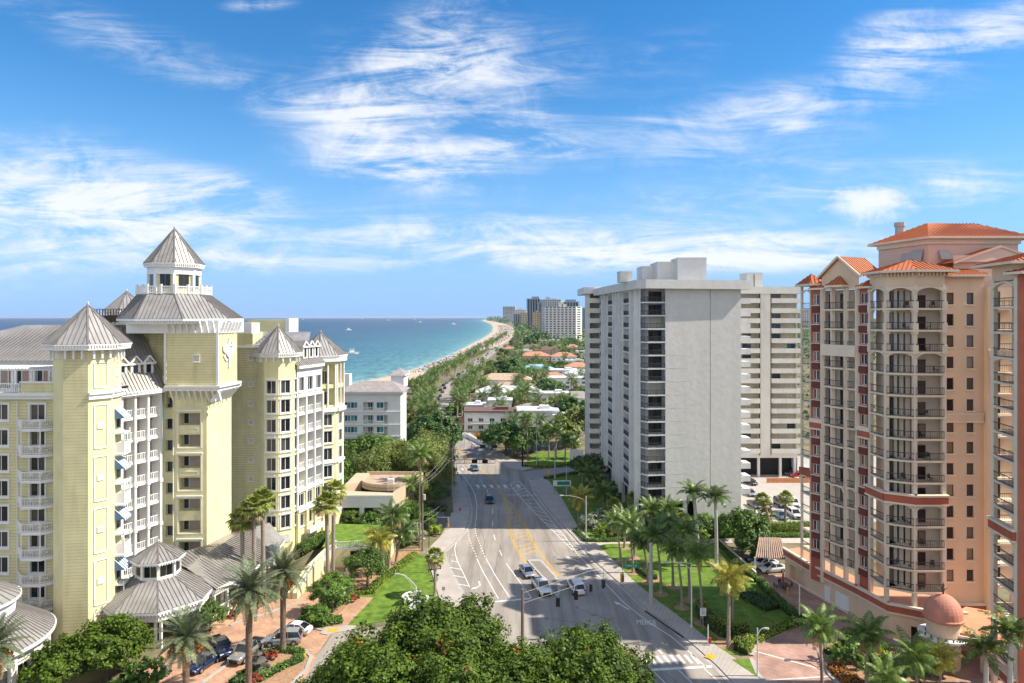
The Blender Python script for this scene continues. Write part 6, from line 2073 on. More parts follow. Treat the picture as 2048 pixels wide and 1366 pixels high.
def palm(kind, x, y, zc, label, group=None, lean=.03, rz=None, sc=1.0, name=None, cat='palm tree', z0=0.0):
 h = (zc - z0) / sc
 me, top = trunk_mesh(kind, max(1.5, h), lean, 1)
 nm = name or {'coconut': 'coconut_palm', 'yellow': 'coconut_palm', 'date': 'date_palm', 'royal': 'royal_palm', 'fan': 'fan_palm', 'coconut_far': 'coconut_palm', 'date_far': 'date_palm'}[kind]
 o = thing(nm, label, cat, (x, y, z0), rnd.uniform(0, 6.28) if rz is None else rz, group)
 o.scale = (sc, sc, sc)
 link('trunk', me, o)
 c = link('crown', rnd.choice(CROWNS[kind]), o, top, rnd.uniform(0, 6.28))
 if kind == 'royal': link('crownshaft', _shaft, o, (top[0], top[1], top[2] - .05))
 if kind == 'date': link('fruit_cluster', fruit_mesh(1), o, (top[0], top[1], top[2] - .25))
 return o
def palmpx(kind, ub, vb, uc, vc, label, **k):
 x, y = P(ub, vb)
 zc = Z(vc, y)
 dx = X(uc, y) - x
 k.setdefault('lean', round(dx / max(zc, 1), 2))
 k.setdefault('rz', 0.0)
 return palm(kind, x, y, zc, label, **k)
def crown_mesh(name, rad, nclump, per, size, mat_, seed, flat=.45, shell=.55, clr=.24, dome=True, mats2=None, aspect=.6, updown=.5):
 rng = np.random.default_rng(seed)
 rx, ry, rz = rad
 d = rng.normal(size=(nclump * 3, 3)); d /= np.linalg.norm(d, axis=1, keepdims=True)
 if dome: d = d[d[:, 2] > -.35]
 d = d[:nclump]
 rr = shell + (1 - shell) * rng.random((len(d), 1)) ** .6
 lump = 1 + .16 * np.sin(d[:, :1] * 5 + seed) * np.cos(d[:, 1:2] * 4 + seed * 2) + .10 * rng.normal(size=(len(d), 1))
 C = d * rr * lump * np.array([rx, ry, rz])
 cr = clr * (rx + ry) / 2 * rng.uniform(.55, 1.25, (len(C), 1))
 n = len(C) * per
 off = rng.normal(size=(n, 3)); off /= np.linalg.norm(off, axis=1, keepdims=True)
 off *= rng.random((n, 1)) ** .45
 Cc = np.repeat(C, per, 0); cc_ = np.repeat(cr, per, 0)
 Pn = Cc + off * cc_ * np.array([1, 1, flat + .3])
 N = off * .8 + np.repeat(d, per, 0) * .5 + rng.normal(size=(n, 3)) * .45 + np.array([0, 0, updown])
 sz = size * rng.uniform(.65, 1.25, n)
 V, F = leaves_arrays(Pn, N, sz, rng, aspect)
 mi = None
 if mats2 is not None:
  pick = np.repeat(rng.random(len(C)) < mats2[1], per) & (rng.random(n) < .6)
  mi = pick.astype(np.int32)
  return np_mesh(name, V, F, [mat_, mats2[0]], mi)
 return np_mesh(name, V, F, mat_)
def tree_trunk(h, r, spread, seed, n=5):
 rng = random.Random(seed)
 mb = MB()
 mb.tube([(0, 0, 0), (.1 * r, 0, h * .5), (0, .1, h)], [r * 1.25, r, r * .8], 8)
 for k in range(n):
  a = 6.283 * k / n + rng.uniform(-.4, .4)
  l = spread * rng.uniform(.6, .95)
  p0 = (0, 0, h * rng.uniform(.75, 1)); p1 = (math.cos(a) * l * .45, math.sin(a) * l * .45, h + l * .35); p2 = (math.cos(a) * l * .9, math.sin(a) * l * .9, h + l * .65)
  mb.tube([p0, p1, p2], [r * .55, r * .38, r * .14], 6)
 return mb.mesh('trunk', [M['bark']])
TREES = {}
def tree_kind(key, rad, nclump, per, size, m, seed, trunk_h, trunk_r, **k):
 c = [crown_mesh('crown', rad, nclump, per, size, M[m], seed + i * 7, **k) for i in range(2)]
 TREES[key] = (c, tree_trunk(trunk_h, trunk_r, rad[0] * .8, seed), trunk_h + rad[2] * .55)
tree_kind('grape', (8.2, 7.4, 5.2), 430, 84, .205, 'leaf_grape', 3, 4.0, .45, flat=.5, shell=.55, clr=.15, mats2=(M['leaf_orange'], .022), aspect=.72)
tree_kind('grape_s', (4.0, 3.8, 3.2), 150, 80, .19, 'leaf_grape', 5, 2.4, .25, flat=.5, shell=.5, clr=.22, aspect=.72)
tree_kind('broad', (5, 5, 3.8), 120, 45, .34, 'leaf_broad', 13, 3.4, .3)
tree_kind('dark', (6, 6, 4.4), 130, 45, .38, 'leaf_dark', 17, 3.2, .35)
tree_kind('round', (3.2, 3.2, 2.5), 150, 60, .15, 'leaf_broad', 19, 1.9, .2, shell=.75, clr=.2)
tree_kind('fine', (5, 5, 4.6), 120, 60, .42, 'leaf_fine', 23, 3.2, .28, aspect=.2, flat=.7, clr=.26, updown=.2)
tree_kind('far', (4.5, 4.5, 3.6), 40, 26, .75, 'leaf_broad', 29, 3, .3, clr=.32)
tree_kind('fardark', (4.5, 4.5, 3.6), 40, 26, .75, 'leaf_dark', 31, 3, .3, clr=.32)
tree_kind('farfine', (4.5, 4.5, 3.8), 40, 28, .75, 'leaf_fine', 33, 3, .3, clr=.32, aspect=.3)
tree_kind('shrub', (1.5, 1.5, 1.1), 40, 34, .17, 'leaf_broad', 37, .3, .08, shell=.5)
tree_kind('shrub_lime', (1.3, 1.3, .9), 40, 34, .15, 'leaf_lime', 41, .25, .07, shell=.5)
tree_kind('shrub_silver', (1.6, 1.6, 1.3), 44, 34, .16, 'leaf_silver', 43, .35, .08, shell=.5)
tree_kind('shrub_red', (.8, .8, .6), 22, 26, .15, 'leaf_red', 45, .2, .05, shell=.4)
def tree(key, x, y, label, cat='tree', name='tree', sc=1.0, group=None, z0=0.0, rz=None, i=None):
 c, tr, zc = TREES[key]
 o = thing(name, label, cat, (x, y, z0), rnd.uniform(0, 6.28) if rz is None else rz, group)
 o.scale = sc if isinstance(sc, tuple) else (sc, sc, sc)
 link('trunk', tr, o); link('crown', rnd.choice(c) if i is None else c[i], o, (0, 0, zc))
 return o
def treepx(key, u, v, label, **k):
 x, y = P(u, v)
 return tree(key, x, y, label, **k)
def hedge(uv, w, h, label, m='leaf_broad', name='hedge', z0=0.0, size=.13, dens=55, world=None):
 """clipped hedge: a solid twiggy core dressed with leaf cards along a line"""
 W_ = world or pts(*uv)
 rng = np.random.default_rng(len(W_) * 7 + int(abs(W_[0][0]) * 10))
 core = MB(); Cs, Ns = [], []
 for a, b in zip(W_[:-1], W_[1:]):
  A, B = np.array(a), np.array(b); L = np.linalg.norm(B - A)
  if L < .05: continue
  t = (B - A) / L; q = np.array([-t[1], t[0]])
  c = (A + B) / 2
  core.box((c[0], c[1], z0 + h * .46), (L + w * .4, w * .82, h * .92), math.atan2(t[1], t[0]))
  n = int(dens * L * (w + 2 * h))
  s = rng.random(n) * (L + w * .4) - w * .2
  pick = rng.random(n) * (w + 2 * h)
  off = np.where(pick < w, pick - w / 2, np.where(pick < w + h, w / 2, -w / 2)); zz = np.where(pick < w, h, np.where(pick < w + h, pick - w, pick - w - h))
  pos = np.column_stack([A[0] + t[0] * s + q[0] * off, A[1] + t[1] * s + q[1] * off, z0 + zz]) + rng.normal(size=(n, 3)) * .07
  nn = np.where((pick < w)[:, None], np.array([0, 0, 1.0]), np.where((pick < w + h)[:, None], np.array([q[0], q[1], .3]), np.array([-q[0], -q[1], .3])))
  Cs.append(pos); Ns.append(nn + rng.normal(size=(n, 3)) * .5)
 V, F = leaves_arrays(np.concatenate(Cs), np.concatenate(Ns), size * rng.uniform(.7, 1.3, sum(len(c) for c in Cs)), rng, .6)
 cv = np.array(core.v); cf = np.array([f for f in core.f])
 V2, F2_, mi = join([(cv, cf, 1), (V, F, 0)])
 o = link(name, np_mesh(name, V2, F2_, [M[m], M['hedgecore']], mi))
 return tag(o, label, 'hedge' if name == 'hedge' else 'planting')
mat('hedgecore', (.02, .035, .01), .95, .3, 3)
# ---- the big sea grapes at the foot of the picture
GR = [(-13.5, 69.0, .9, 'large sea grape tree at the front, beside the hotel drive entrance'), (-8.2, 75.0, 1.0, 'largest sea grape tree, its crown peaking at the front edge of the intersection'),
  (-6.0, 66.5, .86, 'sea grape tree at the very front with a few orange leaves, between two taller ones'), (7.6, 70.5, .88, 'sea grape tree at the front nearest the zebra crossing'), (1.0, 68.0, .82, 'sea grape tree squeezed between the largest one and the one by the zebra crossing'), (10.0, 62.5, .8, 'sea grape tree at the front below the stop line')]
for k, (x, y, s, lb) in enumerate(GR):
 tree('grape', x, y, lb, name='sea_grape_tree', sc=s, rz=k * 1.3, i=k % 2)
# ---- hotel forecourt trees
for x, y, s, lb in ((P(196, 1330)[0], 79.5, .85, 'leafy green tree in front of the yellow turret, nearest the round restaurant'), (P(248, 1330)[0], 82.5, 1.0, 'leafy green tree in front of the yellow turret, nearest the porch'), (P(285, 1300)[0], 85, .8, 'smaller leafy tree tucked against the porch pavilion')):
 tree('grape_s', x, y, lb, sc=s)
treepx('broad', 420, 1262, 'small dark leafed tree at the corner of the entrance porch', sc=.42)
treepx('round', 735, 1175, 'round clipped tree in front of the garage entrance', sc=1.05, name='clipped_tree')
treepx('round', 665, 1225, 'dense rounded tree behind the white fence by the brick path', sc=.95, name='clipped_tree')
treepx('broad', 636, 1253, 'young thin tree in the mulch bed beside the white sedan', sc=.33)
for ub, vb, uc, vc, kd, lb, k in (
 (497, 1385, 500, 1180, 'date', 'tall date palm with orange fruit at the tip of the fountain bed', {}), (566, 1304, 566, 1142, 'date', 'date palm with orange fruit beside the silver sport utility car', {'sc': .95}),
 (372, 1420, 372, 1272, 'date', 'shorter date palm in front of the dark blue cars', {'sc': .95}), (-14, 1440, -12, 1290, 'date', 'date palm cut off by the left picture edge', {'sc': .95}),
 (486, 1195, 484, 1036, 'fan', 'shortest of the three fan palms before the hotel porch', {'sc': 1.35}), (508, 1197, 508, 1012, 'fan', 'middle one of the three fan palms before the hotel porch', {'sc': 1.35}), (527, 1190, 526, 1000, 'fan', 'tallest of the three fan palms before the hotel porch', {'sc': 1.35}),
 (656, 1178, 652, 1010, 'fan', 'fan palm by the ramp, the one with the lower crown', {'sc': 1.3}), (666, 1165, 668, 984, 'fan', 'fan palm by the ramp, the one with the higher crown', {'sc': 1.3}),
 (870, 1192, 870, 1113, 'fan', 'small fan palm standing at the lawn edge beside the pavement', {'sc': .95}),
 (768, 1150, 758, 1075, 'yellow', 'yellowish coconut palm behind the round clipped tree', {'sc': .95}), (778, 1143, 785, 1032, 'coconut', 'coconut palm above the silvery shrubs, taller of the pair', {}), (792, 1130, 805, 1062, 'coconut', 'coconut palm above the silvery shrubs, shorter of the pair', {}),
 (843, 1022, 840, 906, 'coconut', 'tall coconut palm rising over the feathery trees by the road', {}), (828, 1032, 824, 968, 'coconut', 'coconut palm beside the beige pavilion', {'sc': .9})):
 palmpx(kd, ub, vb, uc, vc, lb, **k)
# ---- right lawn coconut palms
LP = [(1241, 1124, 1230, 1044, 'coconut'), (1249, 1096, 1244, 1033, 'coconut'), (1266, 1146, 1257, 1052, 'coconut'), (1268, 1117, 1262, 1042, 'coconut'), (1296, 1166, 1282, 1078, 'coconut'), (1322, 1189, 1312, 1072, 'coconut'), (1346, 1175, 1336, 1048, 'coconut'),
  (1364, 1216, 1351, 1094, 'coconut'), (1379, 1201, 1369, 1062, 'coconut'), (1404, 1247, 1392, 1102, 'coconut')]
LL_ = ['lawn coconut palm at the corner of the path and pavement', 'lawn coconut palm nearest the crosswise path, at its left end', 'lawn coconut palm just above the green street name sign', 'lawn coconut palm second along the crosswise path', 'lawn coconut palm behind the red traffic signal', 'lawn coconut palm just right of the thick concrete pole',
  'tallest crowned coconut palm in the middle of the lawn cluster', 'lawn coconut palm left of the white street lamp', 'lawn coconut palm right behind the white street lamp', 'lawn coconut palm in the curved bed behind the speed limit sign']
for (ub, vb, uc, vc, kd), lb in zip(LP, LL_):
 palmpx(kd, ub, vb, uc, vc, lb, sc=.86)
for ub, vb, uc, vc, kd, lb, k in ((1433, 1134, 1430, 1000, 'royal', 'tall royal palm with smooth pale trunk in front of the grey tower', {}), (1396, 1128, 1386, 990, 'royal', 'royal palm standing left of the tallest smooth trunked palm', {}),
 (1457, 1289, 1459, 1158, 'yellow', 'yellowing coconut palm in a mulch ring near the driveway hedge', {}), (1465, 1252, 1470, 1160, 'yellow', 'slim palm directly behind the yellowing coconut palm', {'sc': .7}),
 (1645, 1440, 1637, 1252, 'coconut', 'coconut palm leaning over the brick drive island', {'sc': .85}), (1733, 1402, 1735, 1272, 'coconut', 'full crowned coconut palm in the middle of the drive island', {'sc': .9}),
 (1835, 1425, 1826, 1312, 'coconut', 'bushy palm in the drive island close to the domed porch', {'sc': .9}), (1880, 1402, 1884, 1318, 'yellow', 'small yellow green palm beside the domed porch', {'sc': .7}), (1780, 1450, 1768, 1352, 'coconut', 'low palm at the bottom edge of the drive island', {'sc': .8}),
 (1972, 1455, 1972, 1300, 'royal', 'royal palm with bright green shaft beside the porch columns', {'sc': .9}), (2020, 1480, 2022, 1268, 'royal', 'royal palm nearest the right picture edge', {'sc': .95}),
 (1540, 1068, 1524, 1000, 'fan', 'fan palm at the edge of the parking lot near the hedge', {}), (1570, 1060, 1572, 998, 'fan', 'fan palm between parked cars and the brick red tower', {}), (1535, 1062, 1532, 1030, 'fan', 'low fan palm in front of the parking lot hedge', {})):
 palmpx(kd, ub, vb, uc, vc, lb, **k)
# ---- planting in front of the grey tower
for ub, vb, uc, vc, kd, lb, k in ((1172, 1040, 1162, 996, 'yellow', 'yellow green coconut palm behind the lamp with the long arm', {}), (1207, 1024, 1207, 985, 'coconut', 'coconut palm between the grey tower and the silver shrubs', {}), (1231, 1052, 1228, 1010, 'fan', 'fan palm at the near corner of the grey tower, leftmost in its clump', {}), (1262, 1040, 1266, 1000, 'fan', 'fan palm at the near corner of the grey tower, rightmost in its clump', {}),
 (1300, 1068, 1302, 1020, 'coconut', 'coconut palm under the black balconies of the grey tower', {}), (1335, 1070, 1338, 1022, 'coconut', 'coconut palm under the blank wall of the grey tower', {}), (1362, 1076, 1366, 1040, 'fan', 'fan palm under the blank wall of the grey tower', {}), (1185, 990, 1182, 948, 'coconut', 'dark coconut palm beside the far end of the grey tower', {}), (1165, 975, 1168, 935, 'coconut', 'coconut palm by the side road, close to the grey tower', {})):
 palmpx(kd, ub, vb, uc, vc, lb, **k)
for u, v, key, sc, lb in ((1187, 968, 'dark', .72, 'dark blue green tree mass against the foot of the grey tower'), (1210, 1000, 'dark', .5, 'low dark tree at the foot of the grey tower'), (1160, 950, 'fardark', .6, 'dark tree beside the side road entrance'),
 (1485, 1105, 'broad', .85, 'broad leafy tree between the grey and brick red towers'), (1505, 1118, 'dark', .5, 'grey green small tree beside the carport roof'), (1330, 1080, 'dark', .4, 'dark low tree under the grey tower wall'), (1405, 1075, 'broad', .5, 'bright green tree beside the royal palms'), (1450, 1080, 'broad', .45, 'small green tree below the parking lot hedge')):
 treepx(key, u, v, lb, sc=sc)
for u, v, key, sc, lb in ((1180, 1058, 'shrub_silver', 1.5, 'silver leaved shrub beside the long armed lamp'), (1200, 1052, 'shrub_silver', 1.5, 'silver leaved shrub in the middle of its bed'), (1220, 1062, 'shrub_silver', 1.2, 'silver leaved shrub next to the lime hedge'), (1215, 1072, 'shrub_lime', 1.5, 'lime green shrub by the path corner'), (1240, 1068, 'shrub_lime', 1.4, 'lime green shrub second from the path corner'), (1370, 1082, 'shrub_lime', 2.0, 'tall lime green shrub beside the royal palm trunks'), (1395, 1080, 'shrub_lime', 1.7, 'lime green shrub just right of the royal palms'),
 (800, 1095, 'shrub_silver', 1.7, 'silvery shrub above the yellow hedge border, nearest the palms'), (822, 1085, 'shrub_silver', 1.8, 'silvery shrub above the yellow hedge border, nearest the poles'), (775, 1060, 'shrub_silver', 1.5, 'silvery shrub before the beige pavilion arches'),
 (735, 1050, 'shrub', 2.2, 'dark green bush before the beige pavilion, at its left'), (760, 1050, 'shrub', 2.0, 'dark green bush before the beige pavilion, at its right'), (712, 1040, 'shrub', 2.0, 'green bush at the corner of the hotel and pavilion'), (872, 1068, 'shrub_lime', 1.2, 'low round lime bush beside the pavement stop line'), (847, 1040, 'shrub', 1.1, 'bush at the parking bay behind the utility poles'), (884, 1022, 'shrub', .8, 'little bush by the red hydrant'),
 (700, 1205, 'shrub_red', 1.2, 'red leaved shrub beside the white gate post'), (465, 1235, 'shrub_red', 1.0, 'red leaved shrub at the porch planting bed'), (540, 1320, 'shrub_red', 1.1, 'reddish shrub in the fountain bed by the date palm'), (510, 1365, 'shrub_red', 1.0, 'reddish shrub at the near tip of the fountain bed'), (1700, 1330, 'shrub', 1.6, 'dark shrub under the leaning palm in the drive island'), (1760, 1330, 'shrub_lime', 1.5, 'lime shrub in the centre of the drive island'), (1860, 1345, 'shrub', 1.5, 'dark shrub at the right of the drive island'), (1800, 1375, 'shrub', 1.5, 'dark shrub low in the drive island'),
 (290, 1375, 'shrub', 1.6, 'green shrub under the forecourt trees, left'), (255, 1400, 'shrub', 1.6, 'green shrub at the bottom edge before the forecourt trees')):
 treepx(key, u, v, lb, sc=sc, name='shrub', cat='shrub')
# ---- hedges and beds
hedge([(1400, 1215), (1412, 1235), (1440, 1258), (1470, 1268), (1490, 1262)], 1.3, 1.2, 'curved two level hedge around the bed on the right lawn', 'leaf_lime')
hedge([(1396, 1222), (1408, 1248), (1440, 1272), (1468, 1280)], .8, .9, 'lower dark hedge along the front of the curved lawn bed', 'leaf_dark')
hedge([(1487, 1308), (1500, 1290), (1540, 1272), (1592, 1250)], 1.2, 1.0, 'bright clipped hedge along the curved brick drive', 'leaf_lime')
hedge([(1484, 1302), (1488, 1294)], 2.4, 1.1, 'round end of the bright clipped hedge by the brick drive', 'leaf_lime')
hedge([(1520, 1170), (1560, 1212), (1604, 1250)], 1.1, 1.2, 'dark hedge between lawn and brick red tower court', 'leaf_broad')
hedge([(1440, 1092), (1478, 1128), (1512, 1165)], .9, 1.0, 'hedge along the carport wall', 'leaf_broad')
hedge([(1498, 1195), (1540, 1218)], 3.2, .8, 'broad low planting bed between lawn and court hedge', 'leaf_dark', 'ground_planting')
hedge([(1276, 1142), (1300, 1158), (1312, 1158)], .9, .7, 'small curved hedge among the lawn palms', 'leaf_dark')
hedge([(1420, 1068), (1660, 1066)], 1.6, 2.2, 'long tall hedge between parking lot and grass strip', 'leaf_lime')
hedge([(1420, 1076), (1660, 1074)], 1.0, .8, 'low hedge in front of the tall parking lot hedge', 'leaf_broad')
hedge([(1150, 1062), (1172, 1084), (1240, 1083), (1300, 1080)], .9, .6, 'low hedge bordering the bed by the path', 'leaf_broad')
hedge([(1048, 934), (1090, 936), (1150, 930)], .9, .7, 'hedge on the far corner of the side road', 'leaf_lime')
hedge([(1090, 958), (1130, 951), (1180, 944)], .9, .7, 'hedge along the near kerb of the side road', 'leaf_lime')
hedge([(708, 1190), (742, 1186), (760, 1165), (795, 1140), (828, 1112)], 1.4, .7, 'yellow flowering border along the lawn', 'leaf_lime')
hedge([(600, 1247), (640, 1252), (680, 1245)], 1.4, .9, 'clipped hedge in the bed beside the brick path', 'leaf_broad')
hedge([(606, 1232), (650, 1225), (700, 1198), (716, 1196)], 1.1, .9, 'clipped hedge inside the white fence by the brick path', 'leaf_broad')
hedge([(516, 1316), (560, 1302), (600, 1306), (598, 1322), (560, 1338), (520, 1360), (492, 1366)], 1.2, .5, 'clipped ring hedge of the fountain bed', 'leaf_broad')
hedge([(470, 1366), (490, 1352), (520, 1340)], 1.6, .4, 'low clipped hedge around the fountain foot', 'leaf_broad')
hedge([(1662, 1310), (1700, 1300), (1760, 1300)], 2.0, .7, 'bright hedge along the rim of the drive island', 'leaf_lime')
hedge([(1670, 1340), (1700, 1365), (1740, 1390)], 2.0, .7, 'mixed planting along the near rim of the drive island', 'leaf_orange', 'ground_planting')
hedge([(600, 1118), (650, 1088)], 1.4, 1.6, 'leafy planting along the hotel ramp', 'leaf_broad', z0=1.0)
hedge([(836, 1078), (872, 1062)], 1.3, .7, 'bright hedge by the parking bay at the pavement', 'leaf_lime')
hedge([(1700, 1275), (1785, 1258)], 1.2, .7, 'dark hedge before the garage arch of the brick red tower', 'leaf_dark')
# mulch rings under the lawn palms and mulch beds
for (u, v) in [(a, b) for a, b, *_ in LP] + [(1457, 1289), (1433, 1134)]:
 x, y = P(u, v); mb = MB(); mb.lathe((x, y, 0), [(1.15 if v < 1280 else 1.7, .06), (1.05 if v < 1280 else 1.6, .09), (0, .10)], 18)
 o = mb.build('mulch_ring', M['mulch']); o['kind'] = 'structure'
sheet('mulch_bed', [(1388, 1212), (1400, 1250), (1440, 1282), (1475, 1290), (1500, 1282), (1494, 1262), (1460, 1268), (1420, 1246), (1400, 1212)], .075, M['mulch'])
sheet('mulch_bed', [(1270, 1135), (1278, 1150), (1300, 1166), (1324, 1164), (1322, 1152), (1300, 1150), (1290, 1136)], .075, M['mulch'])
sheet('mulch_bed', [(590, 1240), (600, 1262), (652, 1258), (712, 1200), (720, 1192), (700, 1186)], .05, M['mulch'])
sheet('mulch_bed', [(710, 1185), (760, 1178), (800, 1135), (840, 1106), (838, 1096), (770, 1110), (700, 1150)], .05, M['mulch'])
sheet('mulch_bed', [(470, 1380), (500, 1308), (560, 1298), (604, 1302), (620, 1314), (606, 1340), (570, 1380)], .05, M['mulch'])
sheet('mulch_bed', [(1646, 1310), (1700, 1296), (1800, 1293), (1900, 1303), (1920, 1400), (1700, 1400)], .06, M['mulch'])
# ---- belt of trees left of the road
for u, v, key, sc, lb in ((735, 945, 'broad', 1.15, 'bright broad tree in front of the white block, left of its windows'), (770, 940, 'broad', 1.1, 'bright broad tree in front of the white block, below its middle'), (700, 950, 'broad', 1.0, 'broad tree between the hotel and the white block'), (800, 935, 'dark', .8, 'darker tree at the corner of the white block'),
 (868, 915, 'dark', 1.35, 'big dark tree overhanging the far left pavement'), (845, 905, 'dark', 1.0, 'dark tree at the right of the white block'), (895, 905, 'dark', .75, 'dark crown reaching over the road edge'), (740, 985, 'fine', 1.05, 'feathery pine by the beige pavilion roof, leftmost'), (775, 978, 'fine', 1.1, 'feathery pine by the beige pavilion roof, second from the left'), (812, 975, 'fine', 1.15, 'feathery pine by the beige pavilion roof, third from the left'), (850, 985, 'fine', 1.2, 'feathery pine beside the road, fullest of the row'), (870, 1000, 'fine', 1.0, 'feathery pine beside the pavement'), (868, 1015, 'dark', .55, 'dark bush tree beside the utility pole'), (705, 985, 'broad', .9, 'broad tree behind the hotel turret'), (860, 960, 'fine', 1.25, 'feathery pine nearest the black signal pole'), (690, 1010, 'broad', .7, 'leafy tree against the hotel corner'),
 (1012, 912, 'dark', 1.05, 'large dark round tree beyond the signal gantry'), (985, 900, 'dark', .7, 'dark round tree behind the orange road sign'), (1035, 915, 'broad', .7, 'lighter green tree by the gantry pole'), (1065, 905, 'dark', .8, 'dark tree behind the flagpole lawn')):
 treepx(key, u, v, lb, sc=sc)
for ub, vb, uc, vc, lb in ((1055, 915, 1053, 838, 'tall coconut palm behind the gantry pole'), (1098, 915, 1097, 858, 'coconut palm behind the flagpole, left of a pair'), (1112, 918, 1112, 862, 'coconut palm behind the flagpole, right of a pair'), (1130, 925, 1132, 878, 'coconut palm at the far corner of the side road'), (1148, 918, 1146, 885, 'small coconut palm near the white wall'), (1030, 905, 1048, 860, 'coconut palm inside the large dark tree')):
 palmpx('coconut', ub, vb, uc, vc, lb)
# ---- palms and trees among the beach houses: alike at this distance
def inside_blocks(x, y, pad=3):
 return any(x0 - pad < x < x1 + pad and y0 - pad < y < y1 + pad for x0, x1, y0, y1 in BLOCKS)
HOUSES = [  # u centre, v base, width, depth, height, roof kind, roof, wall, label
 (1010, 786, 30, 14, 7.6, 'hip', 'tanroof', 'whitehouse', 'long beach house with tan hipped roof and white walls'), (1018, 808, 33, 12, 5.8, 'hip', 'whiteroof', 'whitehouse', 'white modern house with low pale roof and blue glass rail'),
 (984, 863, 21, 11, 7.4, 'flat', 'redroof', 'whitehouse', 'two storey beach motel with a reddish roof slab'), (1076, 869, 15, 11, 8.6, 'flat', 'whiteroof', 'whitehouse', 'plain white flat roofed house beside the motel'),
 (1070, 728, 28, 16, 7.5, 'hip', 'tileroof', 'tanhouse', 'tan villa with orange tiled roof near the beach avenue'), (1128, 728, 24, 16, 7, 'hip', 'tileroof', 'whitehouse', 'villa with orange tiled roof and white walls'),
 (1075, 752, 24, 14, 5, 'hip', 'blueroof', 'whitehouse', 'small villa with a pale blue roof'), (1128, 758, 20, 14, 6, 'flat', 'whiteroof', 'whitehouse', 'boxy white house with dark windows'), (1158, 750, 20, 14, 6, 'hip', 'tileroof', 'whitehouse', 'house with small orange roof near the grey tower'),
 (1135, 780, 24, 13, 7, 'flat', 'whiteroof', 'whitehouse', 'white terraced villa with balconies left of the grey tower'), (1160, 762, 18, 12, 5, 'hip', 'whiteroof', 'whitehouse', 'white roofed bungalow close to the grey tower'), (1155, 815, 18, 12, 4.5, 'hip', 'greyroof', 'whitehouse', 'bungalow with grey shingle roof'),
 (1165, 868, 16, 10, 5, 'hip', 'tileroof', 'tanhouse', 'house with bright orange roof at the far end of the grey tower'), (1095, 712, 30, 14, 7, 'hip', 'redroof', 'tanhouse', 'villa with a rosy brown roof among trees'), (1145, 706, 20, 14, 7, 'hip', 'tileroof', 'tanhouse', 'distant villa with bright orange roof'),
 (1168, 712, 16, 12, 5, 'flat', 'whiteroof', 'whitehouse', 'low white roofed house before the distant green'), (1030, 790, 24, 10, 4.5, 'hip', 'tanroof', 'tanhouse', 'low house with tan roof next to the long beach house'), (940, 862, 12, 8, 3.5, 'hip', 'tileroof', 'tanhouse', 'tiny orange roofed gatehouse by the beach road')]
HX = [(1010, 745, 16), (1045, 712, 22), (1100, 690, 30), (1062, 768, 18), (1100, 770, 18), (1000, 835, 10), (948, 832, 9), (1120, 838, 16), (1108, 818, 14), (1020, 705, 20), (1150, 735, 15), (1138, 872, 11), (1066, 840, 14)]
BLOCKS = [(P(u, v)[0] - w / 2, P(u, v)[0] + w / 2, P(u, v)[1] - 14, P(u, v)[1] + 10) for u, v, w in HX] + [(x - w / 2, x + w / 2, y - 12, y + d + 1) for (x, y), w, d in [(P(h[0], h[1]), h[2], h[3]) for h in HOUSES]] + [(20, 80, 138, 206), (-52, -20, 190, 230)]
def blvd_ok(x, y, pad=4):
 v = V0 + HCAM * FPX / y
 ul = np.interp(v, [672, 684, 697, 719, 743, 759, 772, 785, 805, 832, 843, 873, 897, 930], [1018, 1006, 985, 954, 925, 904, 886, 878, 872, 868, 880, 910, 908, 908])
 ur = np.interp(v, [672, 684, 697, 719, 743, 759, 772, 785, 805, 830, 850, 870, 892, 917, 934], [1026, 1018, 1002, 974, 946, 928, 918, 908, 898, 893, 914, 928, 948, 985, 1016])
 return x < X(ul, y) - pad or x > X(ur, y) + pad
rng0 = np.random.default_rng(77)
# rows of palms along both sides of the boulevard
def by_row(ul, n, side, lab, grp, kinds=('coconut_far',), jit=2.5, zc=(7, 10)):
 for k in range(n):
  t = (k + .5) / n
  # even spacing in depth rather than on the picture
  D0, D1 = P(0, ul[0][1])[1], P(0, ul[-1][1])[1]
  D = D0 * (D1 / D0) ** t
  v = V0 + HCAM * FPX / D
  vs = [q[1] for q in ul]; us = [q[0] for q in ul]
  u = float(np.interp(v, vs[::-1], us[::-1]))
  x = X(u, D) + side + rnd.uniform(-jit, jit)
  kd = rnd.choice(kinds)
  palm(kd, x, D + rnd.uniform(-3, 3), rnd.uniform(*zc), lab, group=grp, lean=rnd.choice((-.06, .03, .08)), sc=rnd.uniform(1.15, 1.5))
SEAW = 'coconut palm in the long row between the beach and the boulevard'
by_row(BLVD_L, 80, -5, SEAW, 'palms along the beach promenade', jit=3.5)
by_row(BLVD_R, 60, 4.5, 'coconut palm along the house side of the boulevard', 'palms along the house side of the boulevard', kinds=('coconut_far', 'coconut_far', 'date_far'), jit=3.5, zc=(6, 9.5))
n = 0
while n < 64:
 v = rnd.choice((rnd.uniform(690, 900), rnd.uniform(740, 880))); u = rnd.uniform(925, 1172)
 x, y = P(u, v)
 if inside_blocks(x, y, 2) or not blvd_ok(x, y, 6) or (u < 960 and v > 840) or x < X(np.interp(v, [s[1] for s in BLVD_R][0:], [s[0] for s in BLVD_R]), y): continue
 palm('coconut_far', x, y, rnd.uniform(7, 11.5), 'coconut palm growing between the beach houses', group='palms between the beach houses', lean=rnd.choice((-.05, .04)), sc=rnd.uniform(1.05, 1.4)); n += 1
n = 0
